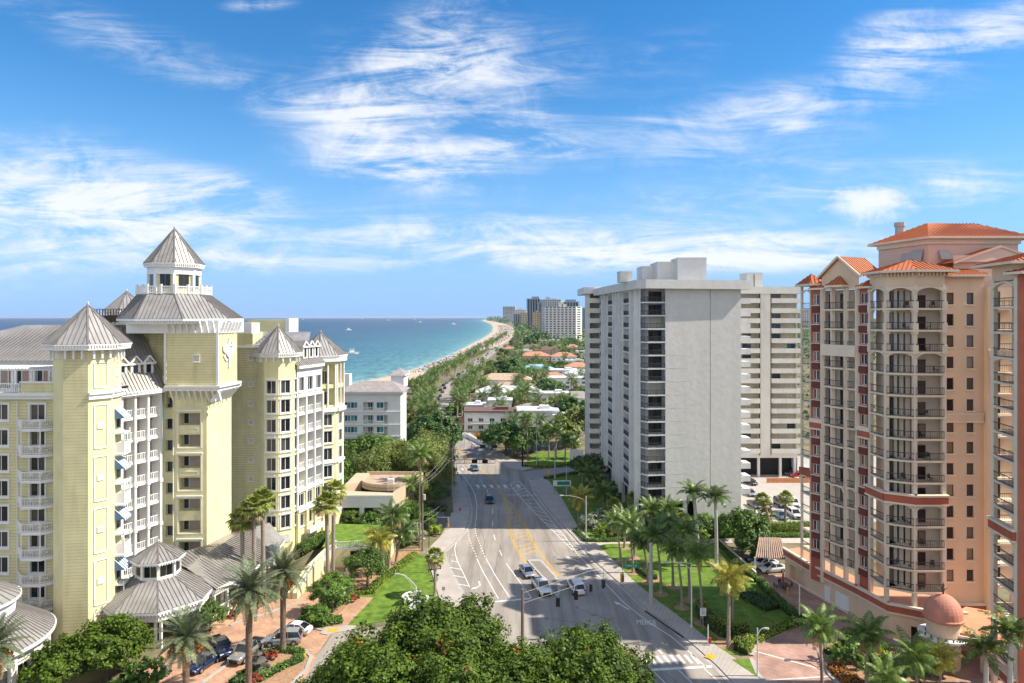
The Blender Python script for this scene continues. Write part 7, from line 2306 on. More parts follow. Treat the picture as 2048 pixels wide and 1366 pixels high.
while n < 165:
 v = rnd.choice((rnd.uniform(676, 880), rnd.uniform(676, 760))); u = rnd.uniform(960, 1176)
 x, y = P(u, v)
 if inside_blocks(x, y, 4) or not blvd_ok(x, y, 7) or x < X(np.interp(v, [s[1] for s in BLVD_R], [s[0] for s in BLVD_R]), y) + 6: continue
 kd = rnd.choice(('far', 'fardark', 'farfine', 'far'))
 tree(kd, x, y, {'far': 'mid green garden tree among the beach houses', 'fardark': 'dark green garden tree among the beach houses', 'farfine': 'feathery olive tree among the beach houses'}[kd], sc=rnd.uniform(.45, .9), group={'far': 'mid green trees among the houses', 'fardark': 'dark green trees among the houses', 'farfine': 'feathery trees among the houses'}[kd]); n += 1
# palms and scrub left of the boulevard, beside the white block
for k in range(34):
 v = rnd.uniform(775, 875); u = rnd.uniform(815, 872 if v > 800 else 880)
 x, y = P(u, v)
 if not blvd_ok(x, y, 5) or x < inland(y) + 4: continue
 if k % 2: palm('coconut_far', x, y, rnd.uniform(7, 11), 'palm in the grove between the white block and the boulevard', group='palms in the grove by the white block', sc=rnd.uniform(1, 1.25))
 else: tree('farfine', x, y, 'feathery tree in the grove between the white block and the boulevard', sc=rnd.uniform(.6, 1), group='feathery trees in the grove')
Cs = []
for k in range(2600):
 y = 330 * (1500 / 330) ** rng0.random(); u_ = rng0.random()
 x = inland(y) + 2 + u_ * 9
 if not blvd_ok(x, y, 3): continue
 for j in range(8): Cs.append((x + rng0.normal() * 1.2, y + rng0.normal() * 2, abs(rng0.normal()) * .7 + .3))
Cs = np.array(Cs)
V, F = leaves_arrays(Cs, rng0.normal(size=Cs.shape) * .6 + np.array([0, 0, .8]), rng0.uniform(.3, .6, len(Cs)), rng0, .7)
tag(link('dune_scrub', np_mesh('dune_scrub', V, F, M['leaf_broad'])), 'low green dune scrub between the sand and the boulevard', 'scrub', kind='stuff')
for k in range(46):
 v = rnd.uniform(752, 856); u = float(np.interp(v, [752, 759, 772, 785, 805, 830, 860], [940, 930, 921, 911, 902, 898, 925])) + rnd.uniform(6, 40)
 x, y = P(u, v)
 if inside_blocks(x, y, 1): continue
 if k % 3: palm('coconut_far', x, y, rnd.uniform(6.5, 10.5), 'coconut palm in the front gardens along the boulevard', group='palms in the boulevard gardens', sc=rnd.uniform(1.1, 1.4))
 else: tree('shrub', x, y, 'round garden bush along the boulevard', name='shrub', cat='shrub', sc=rnd.uniform(1.2, 2.4), group='bushes in the boulevard gardens')
# big feathery pines standing over the houses
for u, v, s in ((1025, 772, 1.9), (1005, 760, 1.5), (1045, 775, 1.5), (985, 765, 1.1), (1060, 695, 1.8), (1075, 688, 2.2), (1088, 684, 2.0), (1095, 800, 1.3), (1110, 810, 1.2), (1120, 835, 1.2), (1140, 860, 1.4), (1155, 890, 1.5), (1130, 895, 1.2), (1165, 840, 1.0)):
 treepx(rnd.choice(('farfine', 'fardark')), u, v, 'tall tree standing high over the beach house roofs', sc=s, group='tall trees over the house roofs')
# ------------------------------------------------------------------ houses by the beach
def house(u, v, w, d, h, kind, roofm, wallm, label):
 x, y = P(u, v)
 b = Bld('beach_house', label, 'house', (x, y, 0))
 x0, x1, y1 = x - w / 2, x + w / 2, y + d
 rows = [(1.0, 1.5)] if h < 5.4 else [(.9, 1.5), (3.7, 1.4)]
 nW = max(2, int(w / 4.2))
 cols = [(w * (k + .5) / nW, 1.9) for k in range(nW)]
 b.windows((x0, y), (x1, y), 0, h, cols, rows, 'teal' if roofm == 'whiteroof' else 'plain', M[wallm], .15)
 b.wall((x1, y), (x1, y1), 0, h, [], M[wallm]); b.wall((x0, y1), (x0, y), 0, h, [], M[wallm]); b.wall((x1, y1), (x0, y1), 0, h, [], M[wallm])
 mb = MB()
 if kind == 'hip':
  e, rz = .9, h + min(w, d) * .24
  A, B, C, D_ = (x0 - e, y - e, h), (x1 + e, y - e, h), (x1 + e, y1 + e, h), (x0 - e, y1 + e, h)
  k = min(w, d) * .5
  R0, R1 = (x0 + k, y + d / 2, rz), (x1 - k, y + d / 2, rz)
  for q in ((A, B, R1, R0), (B, C, R1), (C, D_, R0, R1), (D_, A, R0)): mb.poly(q)
  mb.poly([A, D_, C, B])
 else:
  mb.bx(x0 - .5, x1 + .5, y - .7, y1 + .5, h, h + .5)
  mb.bx(x0 + w * .55, x0 + w * .8, y + d * .3, y + d * .7, h + .5, h + 1.6)
 b.mbs[('roof', roofm)] = (mb, M[roofm])
 if h > 5.4:
  bl = MB(); bl.bx(x0 + w * .1, x0 + w * .6, y - 1.4, y, 3.0, 3.2); b.mbs[('balcony', 'x')] = (bl, M[wallm])
  b.put('railing', rail('glass', w * .5, 1.0), Vector((x0, y - 1.4, 0)), Vector((1, 0, 0)), Vector((0, -1, 0)), w * .35, 3.2)
 b.finish()
for h_ in HOUSES: house(*h_)
for k, (u, v, w, rk, rm_, wm_, lb) in enumerate(((1010, 745, 16, 'hip', 'tanroof', 'whitehouse', 'small tan roofed house set back from the boulevard bend'), (1045, 712, 22, 'flat', 'whiteroof', 'whitehouse', 'low white flat roofed villa before the tall pines'), (1100, 690, 30, 'flat', 'whiteroof', 'tanhouse', 'long pale flat roofed block at the foot of the skyline'), (1062, 768, 18, 'flat', 'whiteroof', 'whitehouse', 'white cube house below the pale blue roof'),
 (1100, 770, 18, 'hip', 'tileroof', 'whitehouse', 'house with orange tiles in the middle of the gardens'), (1000, 835, 10, 'flat', 'whiteroof', 'whitehouse', 'white pool house near the beach road'), (948, 832, 9, 'flat', 'whiteroof', 'whitehouse', 'white garden pavilion by the boulevard corner'), (1120, 838, 16, 'hip', 'tanroof', 'whitehouse', 'tan roofed cottage left of the grey shingle bungalow'),
 (1108, 818, 14, 'flat', 'whiteroof', 'whitehouse', 'white flat house above the tan roofed cottage'), (1020, 705, 20, 'hip', 'tileroof', 'tanhouse', 'orange roofed villa nearest the beach boulevard'), (1150, 735, 15, 'flat', 'whiteroof', 'whitehouse', 'white block house between the two orange villas and the grey tower'), (1138, 872, 11, 'flat', 'whiteroof', 'whitehouse', 'little white flat house behind the corner palms'), (1066, 840, 14, 'hip', 'greyroof', 'whitehouse', 'grey roofed house right of the blue glass rail'))):
 house(u, v, w, 9, 4.6 + (k % 3) * 1.3, rk, rm_, wm_, lb)
# white block behind the hotel
b = Bld('white_apartment_block', 'white apartment block with teal balcony doors and brown tiled roof', 'building', (-36, 195, 0))
D = 195.0
DE = 9.0
x0, x1 = X(683, D), X(801, D); zt = Z(783, D)
flo = [Z(v, D) for v in (822, 848, 871, 895, 919, 942)]
cols = [(X(u, D) - x0, w) for u, w in ((695, 1.7), (708, 1.9), (760, 2.0))]
ops = []
for i, z in enumerate(flo):
 for u, w in ((737, 3.0), (771.5, 1.0)):
  ops.append((X(u, D) - x0 - w / 2, X(u, D) - x0 + w / 2, z + .1, z + 2.5, 1.2, M['whitewall']))
b.windows((x0, D), (x1, D), 0, zt, cols, [(z + .8, 1.7) for z in flo], 'teal', M['whitewall'], .18, extra=ops)
for z in flo:
 b.put('door', win('teal', 1.4, 2.3), Vector((x0, D, 0)), Vector((1, 0, 0)), Vector((0, -1, 0)), X(739, D) - x0, z + .12, -1.17)
 b.put('railing', rail('white', 3.0, .95), Vector((x0, D, 0)), Vector((1, 0, 0)), Vector((0, -1, 0)), X(737, D) - x0, z + .1, .02)
 b.mb('band', M['trim']).bx(x0, x1 + .1, D - .18, D - .02, z - .35, z - .1)
b.wall((x1, D), (x1 + .3, D + DE), 0, zt, [], M['whitehouse']); b.wall((x0, D + DE), (x0, D), 0, zt, [], M['whitewall'])
mb = MB(); A, B_, C, D_ = (x0 - 1, D - 1, zt), (x1 + 1, D - 1, zt), (x1 + 1.3, D + DE + 1, zt), (x0 - 1, D + DE + 1, zt)
R0, R1 = (x0 + 4, D + 5, zt + 2.6), (x1 - 3, D + 5, zt + 2.6)
for q in ((A, B_, R1, R0), (B_, C, R1), (C, D_, R0, R1), (D_, A, R0)): mb.poly(q)
b.mbs[('roof', 1)] = (mb, M['greyroof'])
b.mb('cornice', M['trim']).bx(x0 - .8, x1 + .8, D - .8, D + DE + .8, zt - .5, zt - .02)
tx0, tx1 = X(776, 200), X(802, 200); b.grp = 2
b.mb('penthouse', M['whitewall']).bx(tx0, tx1, 205, 213, zt, Z(752, 205)); b.mb('cornice', M['trim']).bx(tx0 - .6, tx1 + .6, 204.4, 213.6, Z(752, 205), Z(750, 205) + .1)
mb = MB(); zz = Z(750, 205) + .1; ap = ((tx0 + tx1) / 2, 209, zz + 1.7)
for q in (((tx0 - .6, 204.4, zz), (tx1 + .6, 204.4, zz)), ((tx1 + .6, 204.4, zz), (tx1 + .6, 213.6, zz)), ((tx1 + .6, 213.6, zz), (tx0 - .6, 213.6, zz)), ((tx0 - .6, 213.6, zz), (tx0 - .6, 204.4, zz))): mb.poly(list(q) + [ap])
b.mbs[('roof', 2)] = (mb, M['greyroof'])
b.mb('chimney', M['trim']).bx(X(683, 200), X(699, 200), 200, 203, zt, Z(748, 200))
b.finish()
# beige pavilion with curved parapet between hotel and road
b = Bld('beige_pavilion', 'low beige pavilion with curved parapet roof and arched front beside the hotel', 'building', (-30, 150, 0))
TA = M['tanhouse']
zf = Z(990, 141)
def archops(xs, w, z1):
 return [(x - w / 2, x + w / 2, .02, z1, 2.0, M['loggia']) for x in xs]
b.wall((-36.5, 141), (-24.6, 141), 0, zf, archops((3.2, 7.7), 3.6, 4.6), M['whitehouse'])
b.wall((-24.6, 141), (-23.5, 146), 0, zf + .6, [(1.5, 3.4, .1, 3, .3, M['black'])], TA)
b.windows((-23.5, 146), (-20.8, 160), 0, 7.7, [(3, 1.6), (7, 1.6), (11, 1.6)], [(1.0, 2.2), (4.6, 2.2)], 'bronze', TA, .3)
b.grp = 1; b.mb('wall', TA).prism([(-36.5, 141.3), (-24.8, 141.3), (-23.6, 146), (-36.5, 148)], zf - 1.2, zf - .9, 0)
mb = b.mb('parapet', TA)
cxp, cyp = -27.5, 153.5
pts_ = [(cxp + 6.2 * math.cos(R(a)), cyp + 6.2 * math.sin(R(a)) * .9) for a in range(190, 352, 12)]
for p, q in zip(pts_[:-1], pts_[1:]):
 mb.poly([(p[0], p[1], zf - 1), (q[0], q[1], zf - 1), (q[0], q[1], 7.7), (p[0], p[1], 7.7)]); p2, q2 = (cxp + (p[0] - cxp) * .95, cyp + (p[1] - cyp) * .95), (cxp + (q[0] - cxp) * .95, cyp + (q[1] - cyp) * .95)
 mb.poly([(p[0], p[1], 7.7), (q[0], q[1], 7.7), (q2[0], q2[1], 7.7), (p2[0], p2[1], 7.7)]); mb.poly([(q2[0], q2[1], 7.7), (p2[0], p2[1], 7.7), (p2[0], p2[1], 7.0), (q2[0], q2[1], 7.0)][::-1])
b.mb('roof', M['tanroof']).prism(pts_ + [(-20.8, 160), (-33.5, 160)], 6.8, 7.0, 0)
b.mb('parapet', TA).bx(-34, -20.9, 160, 160.4, 0, 7.7)
b.mb('parapet', TA).prism([(-36.5, 148), (-33.6, 152.4), (-33.4, 160), (-36.5, 160)], 0, zf + .2, 0)
b.mb('roof_unit', M['whitehouse']).bx(-27.6, -26.2, 151, 152, 7.0, 8.1)
b.mb('band', M['trim']).bx(-36.6, -24.5, 140.8, 141, zf - .3, zf)
b.finish()
# white wall and small structures by the road
for (u0, v0_, u1, v1, h, lb) in ((905, 868, 935, 876, 1.1, 'white garden wall along the far road'), (928, 872, 978, 898, 1.3, 'low white wall with railings past the orange sign'), (1140, 925, 1166, 928, 4.0, 'plain white utility wall at the foot of the grey tower')):
 A, B_ = P(u0, v0_), P(u1, v1); mb = MB(); mb.seg((A[0], A[1], h / 2), (B_[0], B_[1], h / 2), .3, h); mb.seg((A[0], A[1], h + .08), (B_[0], B_[1], h + .05), .36, .1)
 tag(mb.build('garden_wall', M['whitehouse']), lb, 'wall')
# carport with tiled roof and its wall by the brick red tower
c = thing('carport', 'open carport with brown tiled roof beside the brick red tower', 'carport', (46, 124, 0))
mb = MB()
ra = [P(1512, 1110), P(1572, 1112)]
zr = 3.0
q0, q1 = (X(1510, 116.5), 116.5), (X(1575, 115.5), 115.5); q2, q3 = (X(1562, 121.5), 121.5), (X(1518, 122), 122.0)
mb.poly([(q0[0], q0[1], 2.9), (q1[0], q1[1], 2.9), (q2[0], q2[1], 4.6), (q3[0], q3[1], 4.6)])
for k in range(14):
 f = (k + .5) / 14
 mb.seg((q0[0] + (q1[0] - q0[0]) * f, q0[1] + (q1[1] - q0[1]) * f, 2.97), (q3[0] + (q2[0] - q3[0]) * f, q3[1] + (q2[1] - q3[1]) * f, 4.67), .2, .14, 1)
mb.build('roof', [mat('tile_dark', (.10, .055, .045), .8, .2, 1), mat('tile_light', (.42, .30, .22), .8, .2, 1)], c)
for p in (q0, q1):
 m2 = MB(); m2.bx(p[0] - .12, p[0] + .12, p[1] - .12, p[1] + .12, 0, 3); m2.build('post', M['polewhite'], c)
A, B_ = P(1440, 1092), P(1512, 1158); mb = MB(); mb.seg((A[0], A[1], .6), (B_[0], B_[1], .6), .25, 1.2); tag(mb.build('garden_wall', M['beigelight']), 'low beige wall along the carport cars', 'wall')
# orange construction fence behind the car park
A, B_ = (X(1478, 203), 181.0), (X(1640, 203) - 3, 181.0)
cf = thing('construction_fence', 'orange mesh construction fence across the back of the parking lot', 'fence', (A[0], A[1], 0))
mb = MB(); mb.bx(A[0], B_[0], A[1] - .03, A[1] + .03, .05, 1.3); mb.build('mesh', mat('orange_mesh', (.62, .26, .12), .8, .3, 2), cf)
for k in range(9):
 m2 = MB(); x = A[0] + (B_[0] - A[0]) * k / 8; m2.bx(x - .05, x + .05, A[1] - .1, A[1] - .04, 0, 1.7); m2.build('post', M['orange_sign'], cf)
# ------------------------------------------------------------------ distant towers
def far_tower(u0, u1, vt, vb, m, label, cols=6, gm='glass_dark', crown=None, vert=False, z0=0.0, D=None, floors=None, side=8.0, sidem=None):
 D = D or HCAM * FPX / (vb - V0)
 x0, x1, zt = X(u0, D), X(u1, D), Z(vt, D)
 b = Bld('distant_tower', label, 'tower', ((x0 + x1) / 2, D, 0))
 W_ = x1 - x0
 dp = max(W_ * .6, 18)
 fl = floors or max(6, int(zt / 6))
 fh = zt / fl
 ops = []
 if vert:
  ops = [(W_ * (k + .2) / cols, W_ * (k + .8) / cols, 4, zt - 3, .6, M[gm]) for k in range(cols)]
 else:
  ops = [(W_ * (k + .22) / cols, W_ * (k + .78) / cols, fh * j + fh * .35, fh * j + fh * .85, .8, M[gm]) for k in range(cols) for j in range(fl)]
 b.wall((x0, D), (x1, D), 0, zt, ops, M[m], 'facade')
 b.grp = 1
 b.wall((x1, D), (x1 + side, D + dp), 0, zt, [(dp * .2, dp * .8, fh * j + fh * .35, fh * j + fh * .85, .6, M[gm]) for j in range(fl)], M[sidem or m], 'facade'); b.grp = 2
 b.wall((x0 - side * .3, D + dp), (x0, D), 0, zt, [(dp * .2, dp * .8, fh * j + fh * .35, fh * j + fh * .85, .6, M[gm]) for j in range(fl)], M[sidem or m], 'facade')
 rf = MB(); rf.poly([(x0, D, zt), (x1, D, zt), (x1 + side, D + dp, zt), (x0 - side * .3, D + dp, zt)]); b.mbs[('roof', 0)] = (rf, M[m])
 for (c0, c1, vt2) in (crown or ()):
  b.mb('penthouse', M[m]).bx(X(c0, D), X(c1, D), D + 3, D + dp * .7, zt, Z(vt2, D)); b.grp += 1
 return b.finish()
mat('haze_blue', (.27, .32, .39), .8, .12, .05); mat('far_white', (.62, .60, .57), .8, .08, .05); mat('far_tan', (.50, .40, .27), .8, .1, .05); mat('far_grey', (.44, .46, .49), .8, .1, .05); mat('far_teal', (.25, .46, .48), .6, .1, .05)
far_tower(1090, 1152, 613, 684, 'far_white', 'cream condominium tower with rows of dark square windows, nearest of the skyline', 8, floors=15, crown=((1118, 1126, 604), (1124, 1133, 608)), side=14)
far_tower(1055, 1080, 597, 660, 'haze_blue', 'tallest dark blue grey tower on the skyline', 5, vert=True, crown=((1064, 1078, 593),))
far_tower(1078, 1090, 604, 664, 'haze_blue', 'dark stepped tower between the tallest one and the cream skyline tower', 3, vert=True, crown=((1080, 1090, 600),))
far_tower(1086, 1122, 599, 668, 'far_grey', 'grey white gridded tower rising behind the cream skyline tower', 8, floors=18, crown=((1092, 1100, 594), (1100, 1112, 597)))
far_tower(1128, 1157, 603, 662, 'haze_blue', 'blue grey tower with a hipped crown at the right of the skyline', 5, vert=True, crown=((1132, 1152, 599),))
far_tower(1006, 1030, 613, 645, 'far_grey', 'wide pale hotel block at the left end of the skyline', 9, floors=12)
far_tower(1028, 1052, 620, 648, 'far_white', 'low pale hotel beside the left end of the skyline', 7, floors=9, crown=((1034, 1046, 617),))
far_tower(1028, 1042, 627, 653, 'haze_blue', 'short dark slab with blue windows on the skyline', 4, vert=True)
far_tower(1042, 1055, 626, 655, 'far_tan', 'short yellow tan building on the skyline', 4, floors=8)
far_tower(1066, 1086, 624, 664, 'far_tan', 'tan stepped resort in front of the grey gridded tower', 6, floors=10, crown=((1072, 1084, 621),))
far_tower(1154, 1166, 622, 662, 'far_white', 'white slab at the right end of the skyline next to the grey tower', 4, floors=14)
far_tower(1165, 1172, 615, 666, 'far_teal', 'teal glass tower peeking out beside the grey tower', 3, vert=True)
far_tower(1600, 1622, 618, 656, 'far_grey', 'far blue slab seen between the cream and brick red towers', 5, floors=12)
# far woodland: one mass nobody could count
rng = np.random.default_rng(5)
Cs = []
for k in range(5200):
 y = 700 * (9000 / 700) ** rng.random()
 lo = inland(y) + (60 if y < 1200 else 18)
 x = lo + (rng.random() ** 1.4) * (500 + y * .9)
 if y < 1000 and x < X(1105, y): continue
 if not blvd_ok(x, y, 10): continue
 r = 4 + y * .0022
 for j in range(9):
  Cs.append((x + rng.normal() * r, y + rng.normal() * r * 1.5, abs(rng.normal()) * r * .9 + 2, .9 + y * .0011))
for k in range(5000):                                  # mangrove and gardens behind the towers on the right
 y = rng.uniform(230, 2600) ; x = rng.uniform(45, 1.1 * y + 120)
 if y < 330 and x < 60: continue
 if x < X(1172, y): continue
 r = 4.5
 for j in range(7):
  Cs.append((x + rng.normal() * r, y + rng.normal() * r, abs(rng.normal()) * r * .9 + 2, 1.1 + y * .0006))
Cs = np.array(Cs)
V, F = leaves_arrays(Cs[:, :3], rng.normal(size=(len(Cs), 3)) * .7 + np.array([0, -.2, .8]), Cs[:, 3] * rng.uniform(.7, 1.3, len(Cs)), rng, .7)
o = link('woodland', np_mesh('woodland', V, F, M['leaf_dark'])); tag(o, 'mass of far off trees behind the beach houses and towers', 'woodland', kind='stuff')
for k in range(16):
 u, v = ((688, 1052), (704, 1058), (720, 1060), (742, 1058), (762, 1052), (780, 1050), (798, 1052), (812, 1048), (700, 1020), (850, 1060), (700, 990), (690, 1035), (820, 1035), (836, 1048), (770, 1065), (745, 1068))[k]
 treepx(('shrub', 'round', 'shrub_lime', 'shrub')[k % 4], u, v, 'garden shrub in the thicket before the beige pavilion', sc=(1.7, .75, 1.7, 2.0)[k % 4], name='shrub', cat='shrub', group='shrubs before the beige pavilion')
for u, v, s in ((698, 1040, .5), (745, 1038, .45), (800, 1036, .55), (842, 1020, .6), (722, 1046, .4)):
 treepx('fine', u, v, 'small feathery tree in front of the beige pavilion', sc=s, group='feathery trees before the pavilion')
# ------------------------------------------------------------------ the beach crowd, umbrellas, boats
mats = [M['whitepaint'], M['awning_blue'], M['redpaint'], M['skin'], M['black'], mat('turquoise', (.05, .40, .45), .7, .1, 2)]
mb = MB()
for k in range(1500):
 y = 520 * (3600 / 520) ** (rnd.random() ** .75)
 f = rnd.uniform(.25, .95)
 x = coast(y) * (1 - f) + inland(y) * f
 h = rnd.uniform(.4, 1.7); w = rnd.uniform(.3, .7) * (1 + y / 1800)
 mb.box((x, y, .0 + h / 2), (w, w, h * (1 + y / 3000)), rnd.random(), rnd.choice((0, 0, 0, 3, 3, 2, 4, 1, 5)))
o = mb.build('beach_crowd', mats); tag(o, 'distant crowd of sunbathers and towels on the beach', 'crowd', kind='stuff')
um = thing('beach_umbrella', 'blue beach umbrella standing on the sand', 'umbrella', (0, 0, 0), 0, 'blue umbrellas along the sand')
m1 = MB(); m1.lathe((0, 0, 0), [(1.7, 1.75), (1.0, 2.2), (0, 2.5)], 8); m1.build('canopy', M['awning_blue'], um, True)
m1 = MB(); m1.tube([(0, 0, 0), (0, 0, 2.3)], .04, 6); m1.build('pole', M['polewhite'], um, True)
first = True
for k in range(70):
 y = 490 * (2400 / 490) ** (rnd.random() ** .6); f = rnd.uniform(.4, .85)
 pos = (coast(y) * (1 - f) + inland(y) * f, y, .02)
 if first: um.location = pos; first = False
 else: dup(um, pos, rnd.random() * 3, rnd.uniform(1, 1.5))
def boat(u, v, rz, sc, label, wake=0):
 x, y = P(u, v)
 b = thing('motor_boat', label, 'boat', (x, y, -1.2), R(rz)); b.scale = (sc, sc, sc)
 h = MB()
 pr = [(-4, 1.2), (-4, -1.2), (1.5, -1.3), (4.5, 0), (1.5, 1.3)]
 lo = [(-3.8, .9), (-3.8, -.9), (1.2, -.9), (3.6, 0), (1.2, .9)]
 for k in range(5):
  a, c, d, e = lo[k], lo[(k + 1) % 5], pr[(k + 1) % 5], pr[k]
  h.poly([(a[0], a[1], -.2), (c[0], c[1], -.2), (d[0], d[1], 1.1), (e[0], e[1], 1.1)])
 h.poly([(p[0], p[1], 1.1) for p in pr]); h.build('hull', M['whitehouse'], b, True)
 c = MB(); c.bx(-1.5, 1.3, -.8, .8, 1.1, 2.3); c.bx(-1.8, 1.5, -.95, .95, 2.9, 3.05); c.bx(-1.6, -1.5, -.8, -.7, 2.3, 2.9); c.bx(-1.6, -1.5, .7, .8, 2.3, 2.9); c.bx(1.2, 1.3, -.8, -.7, 2.3, 2.9); c.bx(1.2, 1.3, .7, .8, 2.3, 2.9); c.build('cabin', M['whitehouse'], b, True)
 if wake:
  w = MB(); n = 24
  for k in range(n):
   a0, a1 = k / n, (k + 1) / n
   w0, w1 = 1.0 + 2.6 * a0, 1.0 + 2.6 * a1
   w.poly([(-3 - wake * a0, -w0, .03), (-3 - wake * a0, w0, .03), (-3 - wake * a1, w1, .03), (-3 - wake * a1, -w1, .03)][::-1])
  wm_ = w.build('wake', mat('foam', (.42, .52, .58), .9, .35, .15, col2=(.75, .78, .8)))
  wm_.location = b.location; wm_.rotation_euler = b.rotation_euler; tag(wm_, 'white wake trailing behind the speeding boat', 'wake', kind='stuff')
 return b
boat(697, 660, 30, 2.6, 'speeding motor boat trailing a white wake', 105)
for u, v, s, lb in ((616, 637, 6, 'tiny white boat on the horizon, nearest the hotel'), (606, 639, 6, 'tiny white boat just below the horizon beside the hotel'), (724, 638, 6, 'tiny white boat on the horizon above the speeding boat'), (777, 641, 5, 'tiny white boat right of the speeding boat, farther out'), (829, 640, 5, 'tiny white boat on the horizon in mid sea'), (840, 645, 4, 'white boat nearest the far beach'), (704, 706, 2, 'little white boat close to the hotel turret'), (907, 649, 4, 'white boat off the far shore')):
 boat(u, v, 20, s, lb)
# ------------------------------------------------------------------ vehicles
def paint(name, col, metal=.0):
 if name in MATS: return MATS[name]
 m = bpy.data.materials.new(name); m.use_nodes = True
 b = m.node_tree.nodes['Principled BSDF']
 n, l = m.node_tree.nodes, m.node_tree.links
 nz = n.new('ShaderNodeTexNoise'); nz.inputs['Scale'].default_value = 1.2
 mx = n.new('ShaderNodeMix'); mx.data_type = 'RGBA'
 mx.inputs['A'].default_value = tuple(c * .9 for c in col) + (1,); mx.inputs['B'].default_value = col + (1,)
 l.new(nz.outputs['Fac'], mx.inputs['Factor']); l.new(mx.outputs['Result'], b.inputs['Base Color'])
 b.inputs['Metallic'].default_value = metal; b.inputs['Roughness'].default_value = .28
 b.inputs['Coat Weight'].default_value = .6; b.inputs['Coat Roughness'].default_value = .06
 MATS[name] = m
 return m
CARS = {  # stations (y, half width, z bottom, z belt) rear to front; cabin (y, half width low, half width top, z top)
 'sedan': ([(-2.38, .72, .42, .78), (-2.25, .84, .28, .98), (-1.5, .90, .22, 1.03), (-.4, .92, .20, .98), (.9, .92, .20, .95), (1.8, .89, .22, .84), (2.25, .80, .28, .72), (2.38, .62, .40, .60)],
    [(-1.85, .78, .70, 1.02), (-1.0, .82, .62, 1.42), (.0, .83, .64, 1.47), (.45, .83, .64, 1.42), (1.3, .80, .74, .95)], 1.42, .33, 2.38),
 'suv': ([(-2.5, .80, .50, 1.0), (-2.42, .92, .36, 1.18), (-1.5, .98, .30, 1.20), (0, 1.0, .28, 1.16), (1.1, .99, .28, 1.14), (2.0, .96, .30, 1.06), (2.42, .86, .36, .92), (2.52, .7, .5, .75)],
   [(-2.42, .88, .76, 1.22), (-2.1, .88, .74, 1.80), (-.6, .90, .76, 1.88), (.55, .90, .76, 1.82), (1.35, .88, .82, 1.14)], 1.55, .40, 2.52),
 'pickup': ([(-2.95, .90, .52, 1.10), (-2.9, .98, .40, 1.18), (-1.6, 1.0, .34, 1.20), (.2, 1.01, .32, 1.18), (1.3, 1.01, .32, 1.20), (2.3, .98, .36, 1.16), (2.82, .92, .40, 1.05), (2.92, .78, .5, .85)],
    [(-1.0, .90, .80, 1.20), (-.75, .90, .78, 1.84), (.1, .92, .80, 1.90), (.8, .92, .80, 1.84), (1.5, .90, .84, 1.20)], 1.9, .43, 2.92)}
CARP = {}
